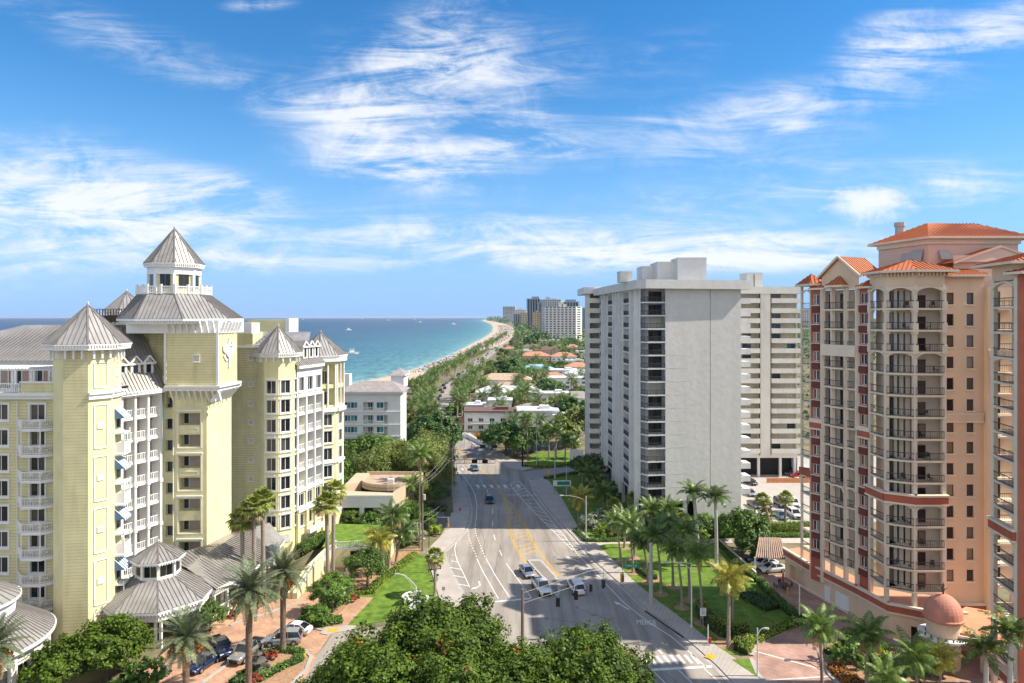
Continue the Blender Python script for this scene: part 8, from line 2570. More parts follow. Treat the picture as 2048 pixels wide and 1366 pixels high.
def make_car(kind, color, label, pos, rz, sc=1.0, group=None, plain=False):
 key = (kind, color.name)
 if key not in CARP:
  st, cab, wb, wr, half = CARS[kind]
  mb = MB()
  def ring(y, hw, zb, zt):
   return [(-hw * .92, y, zb), (-hw, y, zb + .55 * (zt - zb)), (-hw * .96, y, zb + .85 * (zt - zb)), (-hw * .84, y, zt), (0, y, zt + .03), (hw * .84, y, zt), (hw * .96, y, zb + .85 * (zt - zb)), (hw, y, zb + .55 * (zt - zb)), (hw * .92, y, zb)]
  rg = [ring(*s) for s in st]
  i0 = len(mb.v)
  for r_ in rg: mb.v += r_
  n = 9
  for a in range(len(rg) - 1):
   for j in range(n):
    mb.f.append((i0 + a * n + j, i0 + a * n + (j + 1) % n, i0 + (a + 1) * n + (j + 1) % n, i0 + (a + 1) * n + j)); mb.m.append(0)
  mb.f.append(tuple(i0 + j for j in reversed(range(n)))); mb.m.append(0)
  mb.f.append(tuple(i0 + (len(rg) - 1) * n + j for j in range(n))); mb.m.append(0)
  if kind == 'pickup':
   mb.bx(-.80, .80, -2.75, -1.1, 1.19, 1.235, 1)
  mb.bx(-.6, .6, half - .10, half + .02, .36 if kind == 'sedan' else .45, .58 if kind == 'sedan' else .85, 1)
  for s in (-1, 1): mb.bx(s * .93, s * 1.12, .85, 1.05, 1.0 if kind == 'sedan' else 1.25, 1.14 if kind == 'sedan' else 1.45, 0)
  body = mb.mesh('body', [color, M['black']])
  g = MB(); rc = [[(-lo, y, (st[3][3] + .0) if k in (0, len(cab) - 1) else st[3][3]), (-hi, y, zt), (hi, y, zt), (lo, y, st[3][3])] for k, (y, lo, hi, zt) in enumerate(cab)]
  i0 = len(g.v)
  for r_ in rc: g.v += r_
  for a in range(len(rc) - 1):
   for j in range(3):
    g.f.append((i0 + a * 4 + j, i0 + (a + 1) * 4 + j, i0 + (a + 1) * 4 + j + 1, i0 + a * 4 + j + 1)); g.m.append(0)
  g.f.append((i0, i0 + 1, i0 + 2, i0 + 3)); g.m.append(0); k = i0 + (len(rc) - 1) * 4; g.f.append((k + 3, k + 2, k + 1, k)); g.m.append(0)
  glass = g.mesh('windows', [M['carglass']])
  r = MB()
  for a in range(1, len(cab) - 2):
   y0, _, h0, z0 = cab[a]; y1, _, h1, z1 = cab[a + 1]
   r.poly([(-h0 - .02, y0, z0 + .02), (h0 + .02, y0, z0 + .02), (h1 + .02, y1, z1 + .02), (-h1 - .02, y1, z1 + .02)])
  for s in (-1, 1):
   for a, c in ((0, 1), (len(cab) - 2, len(cab) - 1)):
    r.seg((s * cab[a][1 if a == 0 else 2], cab[a][0], st[3][3] if a == 0 else cab[a][3]), (s * cab[c][2 if a == 0 else 1], cab[c][0], cab[c][3] if a == 0 else st[3][3]), .09, .09)
   ym = (cab[1][0] + cab[-2][0]) / 2
   r.seg((s * .88 * cab[2][1] / .9, ym, st[3][3]), (s * cab[2][2], ym, cab[2][3]), .09, .09)
  roof = r.mesh('roof', [color])
  w = MB(); w.lathe((0, 0, 0), [(wr * .55, -.1), (wr, -.1), (wr, .1), (wr * .55, .1)], 14)
  for q in range(len(w.v)): x, y, z = w.v[q]; w.v[q] = (z, x, y)
  wheel = w.mesh('wheel', [M['tyre']])
  w = MB(); w.lathe((0, 0, 0), [(0, -.09), (wr * .6, -.07), (wr * .6, .07), (0, .09)], 10)
  for q in range(len(w.v)): x, y, z = w.v[q]; w.v[q] = (z, x, y)
  rim = w.mesh('rim', [M['rim']])
  hl = MB(); hl.box((0, 0, 0), (.42, .10, .16)); head = hl.mesh('headlight', [M['headlamp']])
  tl = MB(); tl.box((0, 0, 0), (.30, .08, .24)); tail = tl.mesh('tail_light', [M['redlamp']])
  t = thing({'sedan': 'parked_car', 'suv': 'sport_utility_car', 'pickup': 'pickup_truck'}[kind], label, {'sedan': 'car', 'suv': 'car', 'pickup': 'pickup truck'}[kind], pos, rz, group)
  for nm, me in (('body', body), ('windows', glass), ('roof', roof)):
   o = link(nm, me, t)
   if nm == 'body': me.polygons.foreach_set('use_smooth', [True] * len(me.polygons))
  for sx_ in (-1, 1):
   for sy_ in (-1, 1):
    o = link('wheel', wheel, t, (sx_ * (st[3][1] - .08), sy_ * wb, wr)); link('rim', rim, o, (sx_ * .03, 0, 0))
   zl = st[-3][3] - .12
   link('headlight', head, t, (sx_ * st[-2][1] * .72, st[-2][0] + .02, st[-2][3] - .10)); link('tail_light', tail, t, (sx_ * st[1][1] * .82, st[1][0] - .05, st[1][3] - .16))
  CARP[key] = t
  t.scale = (sc,) * 3
  return t
 return dup(CARP[key], pos, rz, sc, label, group)
SIL, WHT, BLK, NAV, GRY, REDc, TEA, BEI = paint('paint_silver', (.42, .44, .47), .6), paint('paint_white', (.76, .76, .76)), paint('paint_black', (.012, .013, .016)), paint('paint_navy', (.012, .025, .085), .2), paint('paint_grey', (.12, .13, .15), .4), paint('paint_red', (.52, .015, .02)), paint('paint_teal', (.10, .19, .24), .3), paint('paint_beige', (.40, .38, .34), .5)
def heading(u0, v0, u1, v1):
 a, b = P(u0, v0), P(u1, v1)
 return math.atan2(-(b[0] - a[0]), b[1] - a[1])
def carpx(kind, col, u, v, hd, label, z=.02, **k):
 x, y = P(u, v)
 return make_car(kind, col, label, (x, y, z), hd, **k)
hdn = heading(1044, 1117, 1072, 1154)
carpx('sedan', SIL, 1054, 1149, hdn, 'silver sedan with dark roof waiting behind the white pickup')
carpx('pickup', WHT, 1083, 1182, hdn, 'white pickup truck stopped at the line beside the traffic island')
carpx('suv', WHT, 1152, 1182, heading(1140, 1200, 1092, 1120), 'white sport utility car driving away through the tower shadow')
carpx('sedan', BLK, 979, 1004, heading(972, 980, 985, 1028), 'black sedan coming down the shaded road')
carpx('sedan', TEA, 949, 940, heading(935, 925, 963, 955), 'blue grey car coming out of the far intersection')
carpx('suv', SIL, 566, 1288, heading(610, 1278, 520, 1283), 'silver sport utility car parked by the date palm')
carpx('sedan', WHT, 590, 1266, heading(620, 1268, 560, 1262), 'white sedan parked behind the silver sport utility car')
carpx('pickup', BEI, 494, 1312, heading(520, 1290, 470, 1330), 'pale grey pickup truck parked before the fountain bed')
carpx('sedan', NAV, 408, 1334, heading(430, 1315, 385, 1345), 'dark blue car half hidden by the short date palm')
carpx('pickup', NAV, 440, 1305, heading(425, 1290, 455, 1325), 'dark blue pickup truck behind the short date palm')
h0 = R(180)
for kind, col, u, v, hd, lb in (('sedan', GRY, 1508, 1014, 185, 'dark grey car in the near parking row, leftmost'), ('sedan', BLK, 1531, 1012, 180, 'black car in the near parking row, beside the dark grey one'), ('suv', GRY, 1561, 1012, 178, 'grey sport utility car in the near parking row'), ('suv', WHT, 1586, 1012, 175, 'white sport utility car at the right of the near parking row'),
 ('sedan', BLK, 1500, 968, 200, 'black car alone in the middle of the parking lot'), ('suv', WHT, 1551, 940, 80, 'white sport utility car in the far parking row by the orange fence'), ('suv', BLK, 1573, 946, 80, 'black sport utility car in the far parking row'), ('sedan', GRY, 1587, 951, 78, 'dark car beside the red one in the far parking row'), ('sedan', REDc, 1599, 955, 75, 'red car in the far parking row'), ('sedan', WHT, 1608, 962, 75, 'white car next to the red one in the parking lot'),
 ('sedan', TEA, 1560, 1036, 185, 'blue green car nearest the tall parking lot hedge'), ('suv', WHT, 1588, 1034, 182, 'white sport utility car nearest the tall parking lot hedge'), ('sedan', SIL, 1500, 990, 180, 'silver car at the edge of the grey tower wall'),
 ('sedan', WHT, 1545, 1143, 100, 'white car under the carport, the lower one'), ('sedan', WHT, 1530, 1133, 100, 'white car under the carport, the upper one'), ('suv', GRY, 1518, 1124, 100, 'grey car deep under the carport')):
 carpx(kind, col, u, v, R(hd), lb)
n = 0
for k in range(400):
 v = rnd.uniform(690, 800)
 if n >= 34: break
 u = float(np.interp(v, [684, 697, 719, 743, 759, 772, 785, 805], [1010, 990, 960, 931, 911, 894, 885, 879])) + rnd.uniform(-6, 5) * (v - 634) / 120
 x, y = P(u, v)
 if any((x - q[0]) ** 2 + (y - q[1]) ** 2 < 40 for q in globals().setdefault('_used', [])): continue
 _used.append((x, y))
 col, cn = rnd.choice(((SIL, 'silver'), (WHT, 'white'), (BLK, 'black'), (GRY, 'grey'), (NAV, 'dark blue')))
 make_car('sedan', col, f'small {cn} car on the beach boulevard in the distance', (x, y, .02), heading(u, v, float(np.interp(v - 8, [684, 697, 719, 743, 759, 772, 785, 805], [1010, 990, 960, 931, 911, 894, 885, 879])), v - 8), group=f'{cn} cars on the beach boulevard'); n += 1
# ------------------------------------------------------------------ street furniture
def simple(name, label, cat, u=None, v=None, pos=None, rz=0.0, group=None):
 x, y = P(u, v) if pos is None else pos
 return thing(name, label, cat, (x, y, 0), rz, group)
def lamp(u, v, vt, du, dv, label, m='polewhite', r=.11, double=False, arm2=True):
 """pole at (u, v); top at row vt; the lamp head hangs du, dv pixels from the top"""
 x, y = P(u, v); t = thing('street_lamp', label, 'street lamp', (x, y, 0))
 h = Z(vt, y)
 p = MB(); p.tube([(0, 0, 0), (0, 0, .5), (0, 0, h)], [r * 1.5, r, r * .65], 8); p.build('pole', M[m], t, True)
 if du:
  dx, dz = du / FPX * y, -dv / FPX * y
  a = MB(); a.tube([(0, 0, h - .9), (dx * .35, 0, h + dz * .5 - .3), (dx * .75, 0, h + dz * .95), (dx, 0, h + dz)], .045, 6)
  if arm2: a.tube([(0, 0, h - .05), (dx * .4, 0, h + dz * .6), (dx * .75, 0, h + dz * .95)], .04, 6)
  a.build('arm', M[m], t, True)
  hd_ = MB(); s = 1 if dx > 0 else -1
  hd_.tube([(dx - s * .15, 0, h + dz), (dx + s * .15, 0, h + dz + .02), (dx + s * .55, 0, h + dz - .02), (dx + s * .7, 0, h + dz - .05)], [.06, .14, .16, .05], 8); hd_.build('lamp_head', M['polegrey'], t, True)
 return t
lamp(1383, 1256, 1126, -47, -2, 'white street lamp with forked arm on the right pavement')
lamp(1172, 1083, 992, -46, -1, 'grey concrete street lamp with a long single arm', 'polegrey', .16, arm2=False)
lamp(1515, 1354, 1256, 12, 1, 'slim white lamp post at the corner of the brick drive', arm2=False)
lamp(1599, 1246, 1168, 0, 0, 'thin white pole beside the brick red tower court')
lamp(1643, 1448, 1324, -62, -4, 'lamp with long thin arm over the brick drive', 'polebrown', .13)
lamp(832, 1236, 1172, -34, -24, 'white street lamp bending over the hotel lawn')
lamp(1133, 990, 932, 0, 0, 'grey pole between the sign board and the grey tower', 'polegrey', .14)
lamp(1110, 957, 892, -22, 0, 'thick concrete pole with a short arm at the side road', 'polegrey', .22, arm2=False)
lamp(929, 890, 826, -8, 2, 'tall thin lamp by the white garden wall', 'polegrey', .1, arm2=False)
lamp(902, 872, 822, 0, 0, 'slender pale pole beside the far bend of the road', 'polegrey', .1)
def upole(u, v, vt, label, m='wood', r=.19, bars=1, box=False):
 x, y = P(u, v); t = thing('utility_pole', label, 'utility pole', (x, y, 0)); h = Z(vt, y)
 p = MB(); p.tube([(0, 0, 0), (0, 0, h)], [r, r * .7], 8); p.build('pole', M[m], t, True)
 for k in range(bars):
  b = MB(); b.bx(-1.2, 1.2, -.06, .06, h - .5 - k * 1.1, h - .36 - k * 1.1)
  for s in (-1.05, -.4, .4, 1.05): b.lathe((s, 0, h - .36 - k * 1.1), [(.05, 0), (.07, .12), (.03, .2)], 6)
  b.build('crossarm', M[m], t, True)
 if box:
  b = MB(); b.lathe((.32, 0, h - 2.6), [(0, 0), (.28, 0), (.28, 1.0), (0, 1.05)], 10); b.build('transformer', M['polegrey'], t, True)
 return (x, y, h)
PA = upole(839, 1096, 965, 'wooden utility pole with cross arm beside the silvery shrubs', bars=1)
PB = upole(845, 1102, 972, 'wooden utility pole with transformer, just right of the one with the cross arm', bars=0, box=True)
PC_ = upole(905, 1026, 896, 'brown utility pole at the left pavement near the hydrant', 'wood', bars=1)
PD_ = upole(872, 900, 852, 'far utility pole in front of the big dark tree', bars=1)
PE = upole(1302, 1209, 1086, 'thick pale concrete pole on the right pavement carrying the signal wire', 'polegrey', .34, 0)
PF = upole(1045, 1332, 1178, 'wooden signal pole rising from the front sea grape trees', 'wood', .24, 0)
upole(858, 1146, 1038, 'slim dark post by the bus bench', 'polebrown', .09, 0)
def wire(a, b, sag, label, r=.018):
 mb = MB(); n = 10; A, B = Vector(a), Vector(b)
 ps = [A + (B - A) * (k / n) - Vector((0, 0, sag * 4 * (k / n) * (1 - k / n))) for k in range(n + 1)]
 mb.tube(ps, r, 4); return tag(mb.build('overhead_wire', M['polegrey']), label, 'wire')
for k, dx in enumerate((-.9, 0, .9)):
 w = wire((PA[0] + dx, PA[1], PA[2] - .2), (PC_[0] + dx, PC_[1], PC_[2] - .2), 1.0, 'sagging wire from the cross arm pole to the pavement pole'); w['group'] = 'wires between the utility poles'
 w = wire((PC_[0] + dx, PC_[1], PC_[2] - .2), (PD_[0] + dx, PD_[1], PD_[2] - .2), .8, 'sagging wire running on to the far utility pole'); w['group'] = 'wires to the far pole'
wire((PB[0], PB[1], 6.5), (PC_[0], PC_[1], 4.2), .5, 'low service wire beside the pavement, upper one'); wire((PB[0], PB[1], 5.4), (PC_[0], PC_[1], 3.2), .5, 'low service wire beside the pavement, lower one')
S0, S1 = (PF[0], PF[1], PF[2] - .5), (PE[0], PE[1], PE[2] - .9)
wire(S0, S1, .15, 'span wire carrying the traffic signals, upper one', .02); wire((S0[0], S0[1], S0[2] - 1.3), (S1[0], S1[1], S1[2] - 1.5), .1, 'span wire carrying the traffic signals, lower one', .02)
def signal(u, v, label, face, lit=False, back='black', sc=1.0):
 """a three-lamp head hung from the span wire, found where the ray meets the wire"""
 dx, dy = S1[0] - S0[0], S1[1] - S0[1]
 k = (u - U0) / FPX
 f = (k * S0[1] - S0[0]) / (dx - k * dy)
 x, y = S0[0] + dx * f, S0[1] + dy * f
 z = Z(v, y)
 t = thing('traffic_signal', label, 'traffic light', (x, y, z), R(face)); t.scale = (sc * .8,) * 3
 b = MB(); b.bx(-.2, .2, -.13, .13, -.62, .62); b.bx(-.34, .34, .13, .16, -.78, .78); b.build('housing', M[back], t, True)
 for j in range(3):
  v_ = MB(); v_.lathe((0, 0, 0), [(.16, 0), (.16, .22)], 10, 0, 0, 0, 360)
  for q in range(len(v_.v)): a, c, d = v_.v[q]; v_.v[q] = (a, -.13 - d, c + .4 - .4 * j)
  v_.build('visor', M['black'], t, True)
  l_ = MB(); l_.lathe((0, 0, 0), [(.13, 0), (0, .03)], 10)
  for q in range(len(l_.v)): a, c, d = l_.v[q]; l_.v[q] = (a, -.14 - d, c + .4 - .4 * j)
  l_.build('lens', M['redsignal'] if (j == 0 and lit) else M['polebrown'], t, True)
 w_ = MB(); zt = S0[2] + (S1[2] - S0[2]) * f - .1
 w_.bx(-.03, .03, -.03, .03, .6, max(.7, (zt - z) / sc)); w_.build('hanger', M['polegrey'], t, True)
signal(1116, 1204, 'black traffic signal seen from behind, nearest the sea grape trees', 170, sc=.95); signal(1152, 1190, 'black traffic signal seen from behind, over the white sport utility car', 172)
signal(1181, 1176, 'traffic signal seen from the side with black visors', 80); signal(1207, 1168, 'traffic signal with a red housing top above the lane line', 120, lit=True); signal(1245, 1156, 'amber framed traffic signal facing the viewer with a red lamp', 18, True, 'amber_housing', 1.05)
def span_point(u):
 k = (u - U0) / FPX; dx, dy = S1[0] - S0[0], S1[1] - S0[1]; f = (k * S0[1] - S0[0]) / (dx - k * dy); return S0[0] + dx * f, S0[1] + dy * f
def text_mesh(body, size, m, parent, loc, rot, name='lettering'):
 cu = bpy.data.curves.new(name, 'FONT'); cu.body = body; cu.size = size; cu.align_x = 'CENTER'; cu.align_y = 'CENTER'; cu.materials.append(m)
 o0 = bpy.data.objects.new(name, cu); COL.objects.link(o0); bpy.context.view_layer.update()
 me = bpy.data.meshes.new_from_object(o0.evaluated_get(bpy.context.evaluated_depsgraph_get())); bpy.data.objects.remove(o0)
 if not me.materials: me.materials.append(m)
 o = bpy.data.objects.new(name, me); COL.objects.link(o); o.parent = parent; o.location = loc; o.rotation_euler = rot
 return o
x, y = span_point(1262); z = Z(1131, y)
t = thing('street_name_sign', 'green street name sign hanging on the wire above the right pavement', 'sign', (x, y, z))
b = MB(); b.bx(-1.15, 1.15, -.02, .02, -.25, .25); b.build('panel', M['green_sign'], t, True)
b = MB(); b.bx(-.8, -.77, -.02, .02, .25, .8); b.bx(.77, .8, -.02, .02, .25, .8); b.build('hanger', M['polegrey'], t, True)
text_mesh('S Atlantic Bl', .34, M['whitepaint'], t, (0, -.03, 0), (R(90), 0, 0))
# speed limit sign, controller post with red box
x, y = P(1406, 1262); t = thing('speed_limit_sign', 'white speed limit 30 sign on a thin post at the lawn edge', 'sign', (x, y, 0))
b = MB(); b.tube([(0, 0, 0), (0, 0, 3.3)], .035, 6); b.build('post', M['polegrey'], t, True)
b = MB(); b.bx(-.42, .42, -.06, -.03, 2.15, 3.25); b.build('panel', M['whitehouse'], t, True)
text_mesh('30', .62, M['black'], t, (0, -.07, 2.52), (R(90), 0, 0)); text_mesh('SPEED\nLIMIT', .22, M['black'], t, (0, -.07, 3.0), (R(90), 0, 0))
x, y = P(1416, 1292); t = thing('signal_post', 'pedestrian signal post with a red box at the zebra crossing', 'post', (x, y, 0))
b = MB(); b.tube([(0, 0, 0), (0, 0, 3.4)], .07, 8); b.build('post', M['polewhite'], t, True)
b = MB(); b.bx(-.22, .22, -.2, .1, 3.0, 3.55); b.build('signal_head', M['black'], t, True)
b = MB(); b.bx(.1, .42, -.15, .15, .35, 1.1); b.build('box', M['redpaint'], t, True)
# mast-arm gantries at the far intersection
def gantry(u, v, z0, u_end, label):
 x, y = P(u, v); t = thing('signal_gantry', label, 'signal gantry', (x, y, 0)); dx = X(u_end, y) - x
 p = MB(); p.tube([(0, 0, 0), (0, 0, z0 + 1.2)], [.26, .18], 8); p.build('pole', M['black'], t, True)
 a = MB(); n = 9
 for zz in (z0, z0 + .9): a.seg((0, 0, zz), (dx, 0, zz), .12, .12)
 for k in range(n + 1): a.seg((dx * k / n, 0, z0), (dx * k / n, 0, z0 + .9), .09, .09)
 a.build('truss_arm', M['black'], t, True)
 for f in (.55, .78):
  s_ = MB(); s_.bx(dx * f - .75, dx * f + .75, -.2, .15, z0 - .05, z0 + .95); s_.build('signal_head', M['black'], t, True)
gantry(1045, 934, 5.6, 943, 'black truss signal gantry, the farther one with its pole on the right'); gantry(899, 969, 5.6, 990, 'black truss signal gantry, the nearer one with its pole on the left')
# signs
def diamond(u, v, vt, m, label, s=.55):
 x, y = P(u, v); t = thing('diamond_sign', label, 'sign', (x, y, 0)); h = Z(vt, y)
 b = MB(); b.tube([(0, 0, 0), (0, 0, h)], .04, 6); b.build('post', M['polegrey'], t, True)
 b = MB(); b.poly([(0, -.06, h - s), (s, -.06, h), (0, -.06, h + s), (-s, -.06, h)]); b.poly([(0, -.03, h - s), (-s, -.03, h), (0, -.03, h + s), (s, -.03, h)]); b.build('panel', M[m], t, True)
diamond(1096, 966, 944, 'yellowpaint', 'yellow diamond warning sign at the side road', .6); diamond(1156, 1042, 1017, 'yellowpaint', 'yellow diamond warning sign in front of the silver shrubs', .6); diamond(954, 886, 870, 'orange_sign', 'orange diamond roadwork sign at the far bend', 1.0)
x, y = P(1124, 990); t = thing('sign_board', 'low green and white sign board at the foot of the grey tower', 'sign', (x, y, 0))
b = MB(); b.bx(-2.2, 2.2, -.08, .08, 2.2, 3.6); b.build('panel', M['whitewall'], t, True); b = MB(); b.bx(-1.2, 1.9, -.12, -.09, 2.5, 3.4); b.build('face', M['green_sign'], t, True)
for s in (-1.8, 0, 1.8): b = MB(); b.bx(s - .06, s + .06, -.06, .06, 0, 2.2); b.build('post', M['green_sign'], t, True)
x, y = P(887, 1192); t = thing('pavement_sign', 'small dark backed sign on the left pavement', 'sign', (x, y, 0)); b = MB(); b.tube([(0, 0, 0), (0, 0, 1.4)], .03, 6); b.build('post', M['polegrey'], t, True); b = MB(); b.bx(-.25, .25, -.03, .03, .9, 1.45); b.build('panel', M['polegrey'], t, True)
x, y = P(1073, 932); t = thing('flagpole', 'white flagpole on the far corner lawn', 'flagpole', (x, y, 0)); b = MB(); b.tube([(0, 0, 0), (0, 0, 10.5)], [.08, .05], 6); b.build('pole', M['polewhite'], t, True); b = MB(); b.poly([(0.05, 0, 10.2), (.5, .1, 9.6), (.55, .15, 8.4), (.05, 0, 8.9)]); b.build('flag', M['redpaint'], t, True)
# hydrant, bench, bin, fence, fountain, bollard
x, y = P(920, 1023); t = thing('fire_hydrant', 'red fire hydrant on the left pavement', 'hydrant', (x, y, .13)); b = MB(); b.lathe((0, 0, 0), [(.16, 0), (.13, .08), (.13, .55), (.18, .6), (.12, .72), (0, .78)], 10); b.bx(-.24, .24, -.07, .07, .38, .52); b.build('body', M['redpaint'], t, True)
BX, BY = P(872, 1140)
t = thing('bench', 'black bus stop bench on the left pavement', 'bench', (BX, BY, .13), .35)
for nm, q in (('seat', (-.9, .9, -.25, .25, .42, .48)), ('backrest', (-.9, .9, .22, .28, .55, .95))):
 b = MB(); b.bx(*q); b.build(nm, M['black'], t, True)
for s in (-.8, .8): b = MB(); b.bx(s - .04, s + .04, -.22, .28, 0, .42); b.bx(s - .04, s + .04, .2, .27, .42, .95); b.build('leg', M['black'], t, True)
x, y = P(874, 1163); t = thing('litter_bin', 'grey litter bin beside the bus stop bench', 'bin', (x, y, .13)); b = MB(); b.lathe((0, 0, 0), [(.3, 0), (.34, .9), (.28, .92)], 14); b.build('body', M['polegrey'], t, True); b = MB(); b.lathe((0, 0, .92), [(.36, 0), (.3, .12), (0, .16)], 14); b.build('lid', M['black'], t, True)
FA, FB = P(660, 1214), P(706, 1189)
t = thing('picket_fence', 'white picket fence beside the brick path on the hotel lawn', 'fence', (FA[0], FA[1], 0)); L = math.hypot(FB[0] - FA[0], FB[1] - FA[1]); t.rotation_euler = (0, 0, math.atan2(FB[1] - FA[1], FB[0] - FA[0]))
b = MB()
for k in range(int(L / .16)): b.bx(k * .16, k * .16 + .07, -.02, .02, .05, 1.15)
for zz in (.25, .95): b.bx(0, L, -.05, -.02, zz, zz + .09)
b.build('pickets', M['trim'], t, True)
for k in range(5): b = MB(); b.bx(L * k / 4 - .08, L * k / 4 + .08, -.08, .08, 0, 1.35); b.build('post', M['trim'], t, True)
x, y = P(695, 1180); t = thing('gate_post', 'cream gate post with a round cap behind the clipped trees', 'post', (x, y, 0)); b = MB(); b.bx(-.3, .3, -.3, .3, 0, 2.8); b.build('post', M['stucco_yellow'], t, True); b = MB(); b.bx(-.42, .42, -.42, .42, 2.8, 3.0); b.lathe((0, 0, 3.0), [(.2, 0), (.34, .3), (.2, .6), (0, .68)], 10); b.build('cap', M['trim'], t, True)
x, y = P(516, 1345); t = thing('fountain', 'dark stone tiered fountain in the planting bed', 'fountain', (x, y, 0)); b = MB(); b.lathe((0, 0, 0), [(1.5, 0), (1.55, .5), (1.3, .5), (1.25, .25), (.3, .25), (.25, 1.2), (1.0, 1.45), (1.0, 1.55), (.2, 1.4), (.15, 2.1), (.55, 2.3), (.5, 2.4), (.1, 2.3), (.08, 2.8), (0, 3.0)], 18); b.build('basin', M['stone_dark'], t, True, True)
x, y = P(1575, 1190); t = thing('bollard', 'yellow bollard in the court of the brick red tower', 'bollard', (x, y, 0)); b = MB(); b.lathe((0, 0, 0), [(.14, 0), (.14, 1.1), (.1, 1.2), (0, 1.24)], 10); b.build('post', M['yellowpaint'], t, True)
x, y = P(1566, 1176); t = thing('patio_umbrella', 'closed red patio umbrella over the court table', 'umbrella', (x, y, 0)); b = MB(); b.tube([(0, 0, 0), (0, 0, 2.2)], .04, 6); b.build('pole', M['polebrown'], t, True); b = MB(); b.lathe((0, 0, 1.1), [(.12, 0), (.22, .3), (.14, 1.2), (0, 1.7)], 8); b.build('canopy', M['redpaint'], t, True)
t = thing('patio_table', 'dark patio table in the court of the brick red tower', 'table', (x, y - .05, 0)); b = MB(); b.lathe((0, 0, .7), [(.75, 0), (.75, .05), (.05, .05)], 14); b.build('tabletop', M['iron'], t, True); b = MB(); b.lathe((0, 0, 0), [(.3, 0), (.08, .1), (.06, .7)], 8); b.build('base', M['iron'], t, True)
pc0 = thing('patio_chair', 'dark patio chair around the court table', 'chair', (x + 1.2, y, 0), R(90), 'chairs around the court table')
for nm, q in (('seat', (-.25, .25, -.25, .25, .42, .47)), ('backrest', (-.25, .25, -.27, -.22, .47, .95))):
 b = MB(); b.bx(*q); b.build(nm, M['iron'], pc0, True)
for sx_ in (-.22, .22):
 for sy_ in (-.22, .22): b = MB(); b.bx(sx_ - .02, sx_ + .02, sy_ - .02, sy_ + .02, 0, .42); b.build('leg', M['iron'], pc0, True)
for k in range(1, 4): dup(pc0, (x + 1.2 * math.cos(R(90 * k)), y + 1.2 * math.sin(R(90 * k)), 0), R(90 + 90 * k))
A_, B_ = Vector(d1), Vector(d2); C_, D_ = Vector(d2), Vector(d3)
for k, z in enumerate(ZT):
 for j in range(3):
  if rnd.random() < .5: continue
  q = (A_ + (B_ - A_) * rnd.uniform(.3, .8) + Vector((.35, .65))) if j == 0 else (C_ + (D_ - C_) * rnd.uniform(.15, .85) + Vector((0, .7)))
  dup(pc0, (q.x, q.y, z + .01), rnd.uniform(0, 6), 1.0, 'dark patio chair on a balcony of the brick red tower', 'chairs on the brick red tower balconies')
# drop arm at the parking bay
x, y = P(897, 1045); t = thing('barrier_gate', 'white drop arm barrier at the parking bay by the pavement', 'barrier', (x, y, .1)); b = MB(); b.bx(-.2, .2, -.2, .2, 0, 1.1); b.build('cabinet', M['polewhite'], t, True); b = MB(); b.bx(-4.2, .2, -.05, .05, .95, 1.1); b.build('arm', M['trim'], t, True)
sheet('parking_bay', [(858, 1024), (888, 1024), (893, 1052), (850, 1060)], .02, mat('bay', (.20, .17, .16), .9, .1, .4))
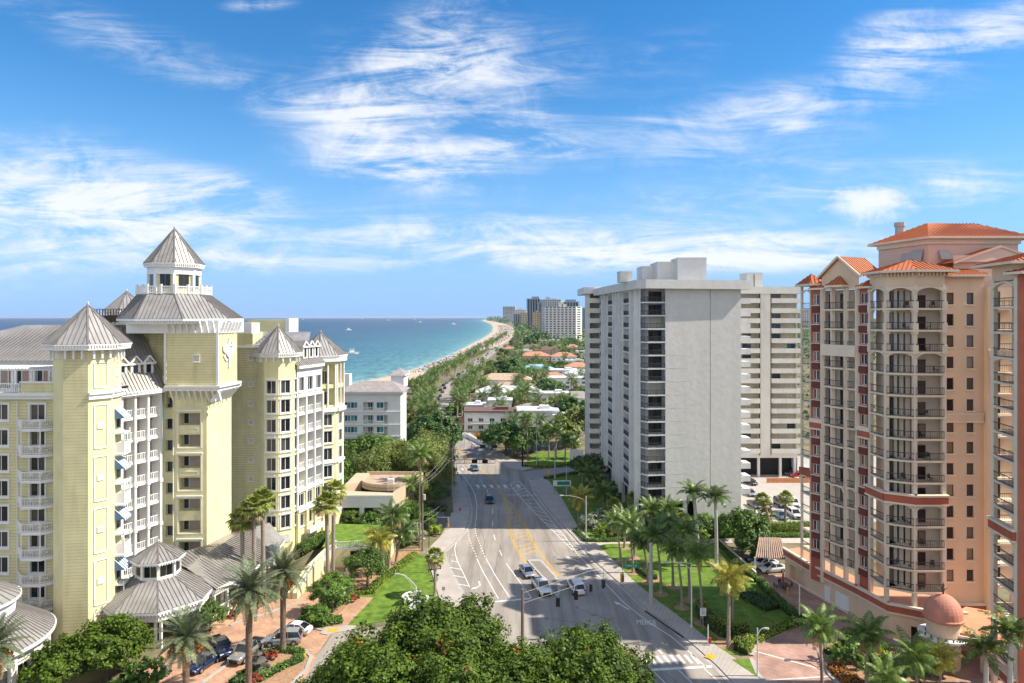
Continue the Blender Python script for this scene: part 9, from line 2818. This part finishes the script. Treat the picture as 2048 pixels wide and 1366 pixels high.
# ------------------------------------------------------------------ people
def person(x, y, z, rz, label, pose='walk', top='skin', bottom='redpaint'):
 J = {'walk': [(0, 0, .95), (0, 0, 1.2), (0, .02, 1.45), (0, .03, 1.55), (0, .05, 1.68), (.19, .02, 1.42), (.24, -.12, 1.15), (.23, .02, .92), (-.19, .02, 1.42), (-.24, .14, 1.17), (-.22, .32, 1.0), (.1, .03, .9), (.11, .2, .5), (.11, .12, .08), (.11, .28, .04), (-.1, .0, .9), (-.11, -.08, .5), (-.11, -.34, .14), (-.11, -.22, .06)],
   'sit': [(0, 0, .55), (0, .03, .8), (0, .05, 1.02), (0, .04, 1.12), (0, .0, 1.26), (.19, .04, 1.0), (.23, -.06, .78), (.15, -.28, .66), (-.19, .04, 1.0), (-.23, -.06, .78), (-.15, -.28, .66), (.1, -.04, .52), (.12, -.46, .52), (.12, -.46, .08), (.12, -.62, .04), (-.1, -.04, .52), (-.12, -.46, .52), (-.12, -.44, .08), (-.12, -.6, .04)]}[pose]
 E = [(0, 1), (1, 2), (2, 3), (3, 4), (2, 5), (5, 6), (6, 7), (2, 8), (8, 9), (9, 10), (0, 11), (11, 12), (12, 13), (13, 14), (0, 15), (15, 16), (16, 17), (17, 18)]
 rr = [.14, .13, .14, .055, .105, .06, .045, .035, .06, .045, .035, .095, .065, .04, .035, .095, .065, .04, .035]
 me = bpy.data.meshes.new('person'); me.from_pydata(J, E, []); me.materials.append(M['skin'])
 o = bpy.data.objects.new('person', me); COL.objects.link(o); o.location = (x, y, z); o.rotation_euler = (0, 0, rz)
 md = o.modifiers.new('skin', 'SKIN'); sv = me.skin_vertices
 if len(sv):
  for k, r_ in enumerate(rr): sv[0].data[k].radius = (r_, r_ * .85)
  sv[0].data[0].use_root = True
 sb = o.modifiers.new('smooth', 'SUBSURF'); sb.levels = sb.render_levels = 1
 WLOC[o.name] = (x, y, z); tag(o, label, 'person')
 h = MB(); hx = J[4]; h.lathe((hx[0], hx[1] + .01, hx[2] - .02), [(.125, 0), (.12, .09), (.06, .15), (0, .16)], 10); h.build('hair', M['polebrown'], o, True)
 s = MB(); w = J[0]
 if pose == 'walk': s.lathe((0, .0, .72), [(.21, 0), (.20, .15), (.16, .32)], 10)
 else: s.bx(-.2, .2, -.35, .14, .44, .64)
 s.build('shorts', M[bottom], o, True)
 if top != 'skin':
  s = MB(); s.lathe((0, J[1][1], J[0][2] + .05), [(.17, 0), (.18, .25), (.2, .4), (.08, .52)], 10); s.build('shirt', M[top], o, True)
x, y = P(896, 1061); person(x, y, .13, R(175), 'bare chested person in orange shorts walking on the left pavement', 'walk', 'skin', 'orange_sign')
person(BX, BY + .0, .02, .35, 'person in a red top sitting on the bus stop bench', 'sit', 'redpaint', 'awning_blue')
# ------------------------------------------------------------------ sea air
mb = MB(); mb.bx(-90000, 90000, -1000, 29000, -5.0, 63.0)
hzm = bpy.data.materials.new('haze'); hzm.use_nodes = True
n, l = hzm.node_tree.nodes, hzm.node_tree.links
n.remove(n['Principled BSDF'])
pv = n.new('ShaderNodeVolumePrincipled'); pv.inputs['Color'].default_value = (.80, .88, 1, 1); pv.inputs['Density'].default_value = 2.6e-5; pv.inputs['Anisotropy'].default_value = .2
l.new(pv.outputs[0], n['Material Output'].inputs['Volume'])
o = mb.build('haze', hzm); o['kind'] = 'stuff'
